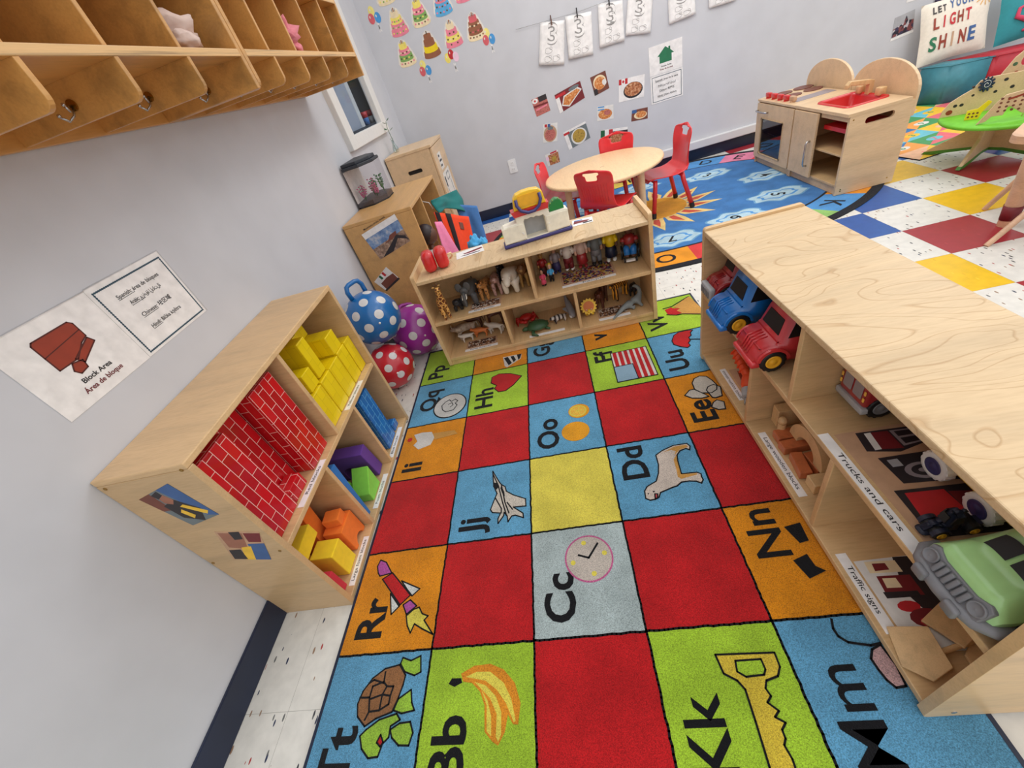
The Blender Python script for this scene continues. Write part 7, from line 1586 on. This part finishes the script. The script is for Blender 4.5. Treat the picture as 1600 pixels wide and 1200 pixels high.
mb = MB(); mb.skin([(-.01, 0, .034), (.03, .004, .04), (.055, .012, .055), (.058, .03, .08), (.045, .045, .095), (.03, .05, .09), (-.04, -.008, .026), (-.075, -.025, .014), (-.105, -.045, .008), (-.125, -.062, .005), (-.008, .02, .02), (.0, .026, .004), (-.004, -.022, .02), (.004, -.03, .004), (.038, .022, .02), (.05, .028, .004), (.036, -.018, .02), (.052, -.024, .004)],
                   [(0, 1), (1, 2), (2, 3), (3, 4), (4, 5), (0, 6), (6, 7), (7, 8), (8, 9), (0, 10), (10, 11), (0, 12), (12, 13), (1, 14), (14, 15), (1, 16), (16, 17)], [.024, .023, .015, .011, .011, .006, .016, .010, .006, .003, .011, .008, .011, .008, .010, .007, .010, .007], 'dino_grey', 1); mb.make('body', gd)
for o_ in (g,): rest(o_, AZ)
for o_ in (cr, tu, ry, yd, gd): rest(o_, FZ)
# toy people on the middle shelf
PG = 'toy people on the animal shelf'
def toy_person(label, x, y, h, rz, skin, hair, top, bottom, shoes, dress=False, longhair=False, wid=.70):
    t = thing('toy_person', label, 'toy figure', (x, y, AZ), math.radians(rz), PG)
    k = h / .13
    V = [(0, 0, .050), (0, 0, .072), (0, 0, .088), (0, 0, .096), (0, 0, .104)]
    E = [(0, 1), (1, 2), (2, 3), (3, 4)]; R = [.018, .019, .019, .0095, .012]
    for s in (-1, 1):
        i = len(V); V += [(0, s * .012, .042), (.001, s * .013, .022), (.001, s * .013, .006), (.012, s * .014, .005)]; R += [.0125, .0105, .009, .008]; E += [(0, i), (i, i + 1), (i + 1, i + 2), (i + 2, i + 3)]
        i = len(V); V += [(0, s * .024, .082), (.006, s * .029, .064), (.014, s * .027, .052)]; R += [.009, .0075, .0065]; E += [(2, i), (i, i + 1), (i + 1, i + 2)]
    S = Matrix.Diagonal((k, k * wid, k, 1))
    mb = MB(S); mb.skin(V, E, R, skin, 1); mb.ell((0.002, 0, .117), (.0185, .0165, .019), skin, 16); mb.ell((.0205, 0, .115), (.003, .003, .003), skin, 8)
    for s in (-1, 1): mb.ell((.0185, s * .006, .120), (.0018, .0022, .0026), 'black', 6)
    mb.make('body', t)
    mb = MB(S); mb.ell((-.004, 0, .121), (.0195, .0190, .0185), hair, 16)
    if longhair: mb.ell((-.012, 0, .104), (.011, .020, .024), hair, 12)
    mb.make('hair', t)
    mb = MB(S); mb.lathe([(.0105, .096), (.022, .089), (.0235, .075), (.0225, .056), (.0205, .056)], top, 18)
    for s in (-1, 1): mb.tube([(0, s * .021, .086), (.003, s * .0275, .074), (.006, s * .030, .066)], [.0095, .0095, .0090], top, 10)
    mb.make('shirt', t)
    mb = MB(S)
    if dress: mb.lathe([(.0215, .060), (.026, .045), (.031, .022), (.029, .022), (.0225, .045)], bottom, 18)
    else:
        mb.lathe([(.0215, .060), (.0235, .050), (.022, .036), (.0, .034)], bottom, 18)
        for s in (-1, 1): mb.tube([(0, s * .0125, .044), (.001, s * .0132, .026), (.001, s * .0132, .012)], [.0135, .0122, .0115], bottom, 10)
    mb.make('skirt' if dress else 'trousers', t)
    for s in (-1, 1): mb = MB(S); mb.ell((.006, s * .0145, .007), (.0165, .0105, .0072), shoes, 12); mb.make('shoe', t)
    return rest(t, AZ)
toy_person('small toy girl in a bright pink dress at the front left of the people bay', 1.053, 1.925, .085, -100, 'skin_mid', 'black', 'octopus_pink', 'octopus_pink', 'black', True)
toy_person('small toy figure with yellow hair and a pale blue top beside the pink girl', 1.096, 1.955, .092, -95, 'skin_light', 'hair_yellow', 'fab_skyblue', 'black', 'black')
toy_person('toy figure in dark red at the back left of the people bay', 1.060, 2.035, .135, -90, 'lion_tan', 'hair_dark', 'firetruck_red', 'brick_line_print', 'black', True)
toy_person('toy figure in mauve grey behind the yellow haired figure', 1.130, 2.040, .15, -80, 'skin_mid', 'hair_dark', 'window_grey', 'wheel_purple', 'wheel_purple', True)
toy_person('toy figure in a plain white shirt and maroon shorts, turned to the back', 1.197, 2.022, .185, 75, 'skin_dark', 'hair_dark', 'paper_warm', 'photo_maroon', 'white')
toy_person('toy woman with yellow hair in a red patterned dress in the people bay', 1.267, 2.030, .185, -92, 'skin_light', 'hair_yellow', 'fab_fleece', 'firetruck_red', 'firetruck_red', True, True)
toy_person('toy man in a blue grey shirt and grey trousers in the people bay', 1.340, 2.022, .195, -95, 'skin_mid', 'hair_dark', 'photo_slate', 'car_grey', 'black')
toy_person('toy figure in a yellow top, dark skirt and white shoes in the people bay', 1.415, 2.018, .195, -100, 'skin_dark', 'hair_dark', 'toy_yellow', 'navy_vinyl', 'white', True)
wp = thing('toy_person', 'toy person in a red top seated in a toy wheelchair at the right', 'toy figure', (1.503, 1.985, AZ), math.radians(-100), PG)
mb = MB(); mb.skin([(-.005, 0, .050), (-.008, 0, .072), (-.008, 0, .092), (-.006, 0, .104), (.018, .012, .050), (.026, .012, .028), (.036, .012, .022), (.018, -.012, .050), (.026, -.012, .028), (.036, -.012, .022), (0, .024, .082), (.012, .027, .066), (0, -.024, .082), (.012, -.027, .066)], [(0, 1), (1, 2), (2, 3), (0, 4), (4, 5), (5, 6), (0, 7), (7, 8), (8, 9), (2, 10), (10, 11), (2, 12), (12, 13)], [.018, .018, .018, .010, .012, .010, .009, .012, .010, .009, .009, .007, .009, .007], 'skin_dark', 1); mb.ell((-.003, 0, .121), (.0185, .0175, .0195), 'skin_dark', 16); mb.make('body', wp)
mb = MB(); mb.ell((-.008, 0, .125), (.0195, .0195, .019), 'hair_dark', 16); mb.make('hair', wp)
mb = MB(); mb.lathe([(.011, .100), (.022, .092), (.0235, .075), (.0225, .056), (.0205, .056)], 'firetruck_red', 18, T(-.007, 0, 0))
for s in (-1, 1): mb.tube([(-.004, s * .022, .086), (.005, s * .027, .074)], [.0105, .0095], 'firetruck_red', 10)
mb.make('shirt', wp)
mb = MB()
for s in (-1, 1): mb.tube([(0, s * .012, .052), (.018, s * .0125, .051), (.027, s * .0125, .028)], [.0145, .0135, .012], 'blue_plastic', 10)
mb.make('trousers', wp)
wc = thing('toy_wheelchair', 'toy wheelchair with white hubs and a white footrest on the middle shelf', 'toy wheelchair', (1.503, 1.985, AZ), math.radians(-100))
mb = MB(); mb.box(-.038, .014, -.022, .022, .024, .029, 'black'); mb.box(-.0385, -.034, -.022, .022, .028, .085, 'black'); mb.make('seat', wc)
for s in (-1, 1):
    wheel(wc, (-.008, s * .036, .026), .026, .008, 'white', axis=(0, s, 0)); wheel(wc, (.032, s * .026, .0085), .0085, .006, 'white', axis=(0, s, 0))
mb = MB(); mb.rbox(.028, .048, -.018, .018, .006, .013, .002, 'white'); mb.make('footrest', wc, 'white footrest')
for o_ in (wp, wc): o_.scale = (1.25, 1.25, 1.25)
rest(wc, AZ)
# on top of the shelf
gl = thing('toy_bongo', 'glossy red two lobed plastic toy at the left end of the animal shelf top', 'toy', (.565, 1.915, CZ), math.radians(14))
for s in (-1, 1): mb = MB(); mb.rbox(s * .032 - .0305, s * .032 + .0305, -.047, .041, 0, .10, .026, 'red_plastic', None, 5); mb.make('lobe', gl)
mb = MB(); mb.tube([(.060, .0, .05), (.082, .01, .048), (.086, .018, .03), (.068, .012, .02)], .005, 'table_laminate', 8); mb.make('loop', gl, 'beige loop'); rest(gl, CZ)
def tcard2(P, layers, lab):
    P = [(x, y) for x, y in P]
    card(frame((0, 0, CZ + .0001), (1, 0, 0), (0, 1, 0)), [('paper', P)] + [(m, Q(P, q)) for m, q in layers], 'photo_card', None, lab, 'photo card', 'photo cards on top of the animal shelf')
tcard2([(.655, 1.960), (.800, 1.985), (.780, 2.078), (.640, 2.055)], [('photo_maroon', [(.25, .55), (.5, .62), (.95, .72), (.98, .5), (.6, .4), (.3, .42)]), ('photo_dark', [(.15, .3), (.6, .28), (.9, .25), (.8, .15), (.3, .18)]), ('balloon_pink', [(.4, .32), (.7, .34), (.65, .4), (.4, .38)])], 'white photo card with maroon shapes beside the red plastic toy')
tcard2([(1.246, 1.975), (1.345, 1.972), (1.350, 2.045), (1.252, 2.060)], [('photo_maroon', [(.05, .3), (.7, .35), (.9, .6), (.1, .75)]), ('fab_blue', [(.1, .75), (.5, .72), (.5, .85), (.1, .88)]), ('photo_dark', [(.5, .1), (.95, .15), (.95, .35), (.5, .3)])], 'small photo card at the right end of the toy house')
th = thing('toy_house', 'white toy play set with a yellow purse top and green peak on the animal shelf', 'toy house', (1.075, 1.955, CZ), math.radians(6))
mb = MB(); mb.rbox(-.168, .168, -.030, .045, 0, .018, .006, 'navy_plastic'); mb.make('base', th, 'navy blue base')
FH = frame((0, -.026, 0), (1, 0, 0), (0, 0, 1))
door = [(-.05, .019), (.05, .019), (.05, .095), (.044, .106), (.026, .104), (.012, .110), (0, .106), (-.012, .112), (-.028, .108), (-.044, .110), (-.05, .100)]
mb = MB(); mb.shape([[(-.160, .018), (.160, .018), (.160, .098), (.148, .104), (.075, .104), (.07, .128), (.05, .134), (-.06, .134), (-.082, .128), (-.085, .104), (-.148, .098), (-.160, .09)], door], -.066, .0, 'cream_plastic', FH, .004); mb.make('wall_shell', th)
mb = MB(); mb.box(-.052, .052, .034, .039, .018, .115, 'grey_plastic'); mb.make('back_wall', th, 'grey inner wall')
for x0, x1 in ((-.157, -.056), (.056, .157)): mb = MB(FH); mb.prism(rrect(x0, x1, .024, .094, .006), 0, .004, 'cream_plastic'); mb.make('wing_door', th)
for x, z in ((-.066, .055), (-.062, .048), (.064, .06)): mb = MB(FH); mb.cyl((x, z, .003), (x, z, .008), .0035, 'wheel_white', n=10); mb.make('latch', th)
mb = MB(FH); mb.prism([(-.088, .130), (.072, .130), (.08, .155), (-.098, .155)], -.055, .006, 'red_plastic'); mb.make('red_band', th, 'red band')
mb = MB(FH); mb.shape([[(-.082, .155), (.070, .155), (.062, .205), (.045, .222), (.01, .228), (-.03, .228), (-.058, .222), (-.074, .205)]], -.045, .0, 'yellow_plastic', None, .004); pu = mb.make('yellow_top', th, 'yellow purse shaped top')
mb = MB(FH); mb.prism(rrect(-.055, .042, .168, .214, .008), 0, .003, 'orange_hub'); mb.make('inset_panel', pu)
mb = MB(FH); mb.tube([(-.062, .204, .006), (-.064, .18, .012), (-.05, .155, .016), (-.02, .140, .018), (.01, .140, .018), (.035, .155, .016), (.048, .18, .012), (.046, .206, .006)], .0075, 'navy_plastic', 10); mb.make('handle', th, 'purple carry handle')
mb = MB(FH); mb.shape([[(.078, .104), (.146, .104), (.146, .128), (.132, .148), (.114, .155), (.098, .148), (.08, .130)]], -.05, -.01, 'green_plastic', None, .004); mb.make('green_peak', th, 'green peak')
for x, z in ((.088, .14), (.1, .15), (.126, .153), (.137, .143)): mb = MB(FH); mb.ell((x, z, -.012), .004, 'cake_green', 8); mb.make('peak_stud', th)

settle()
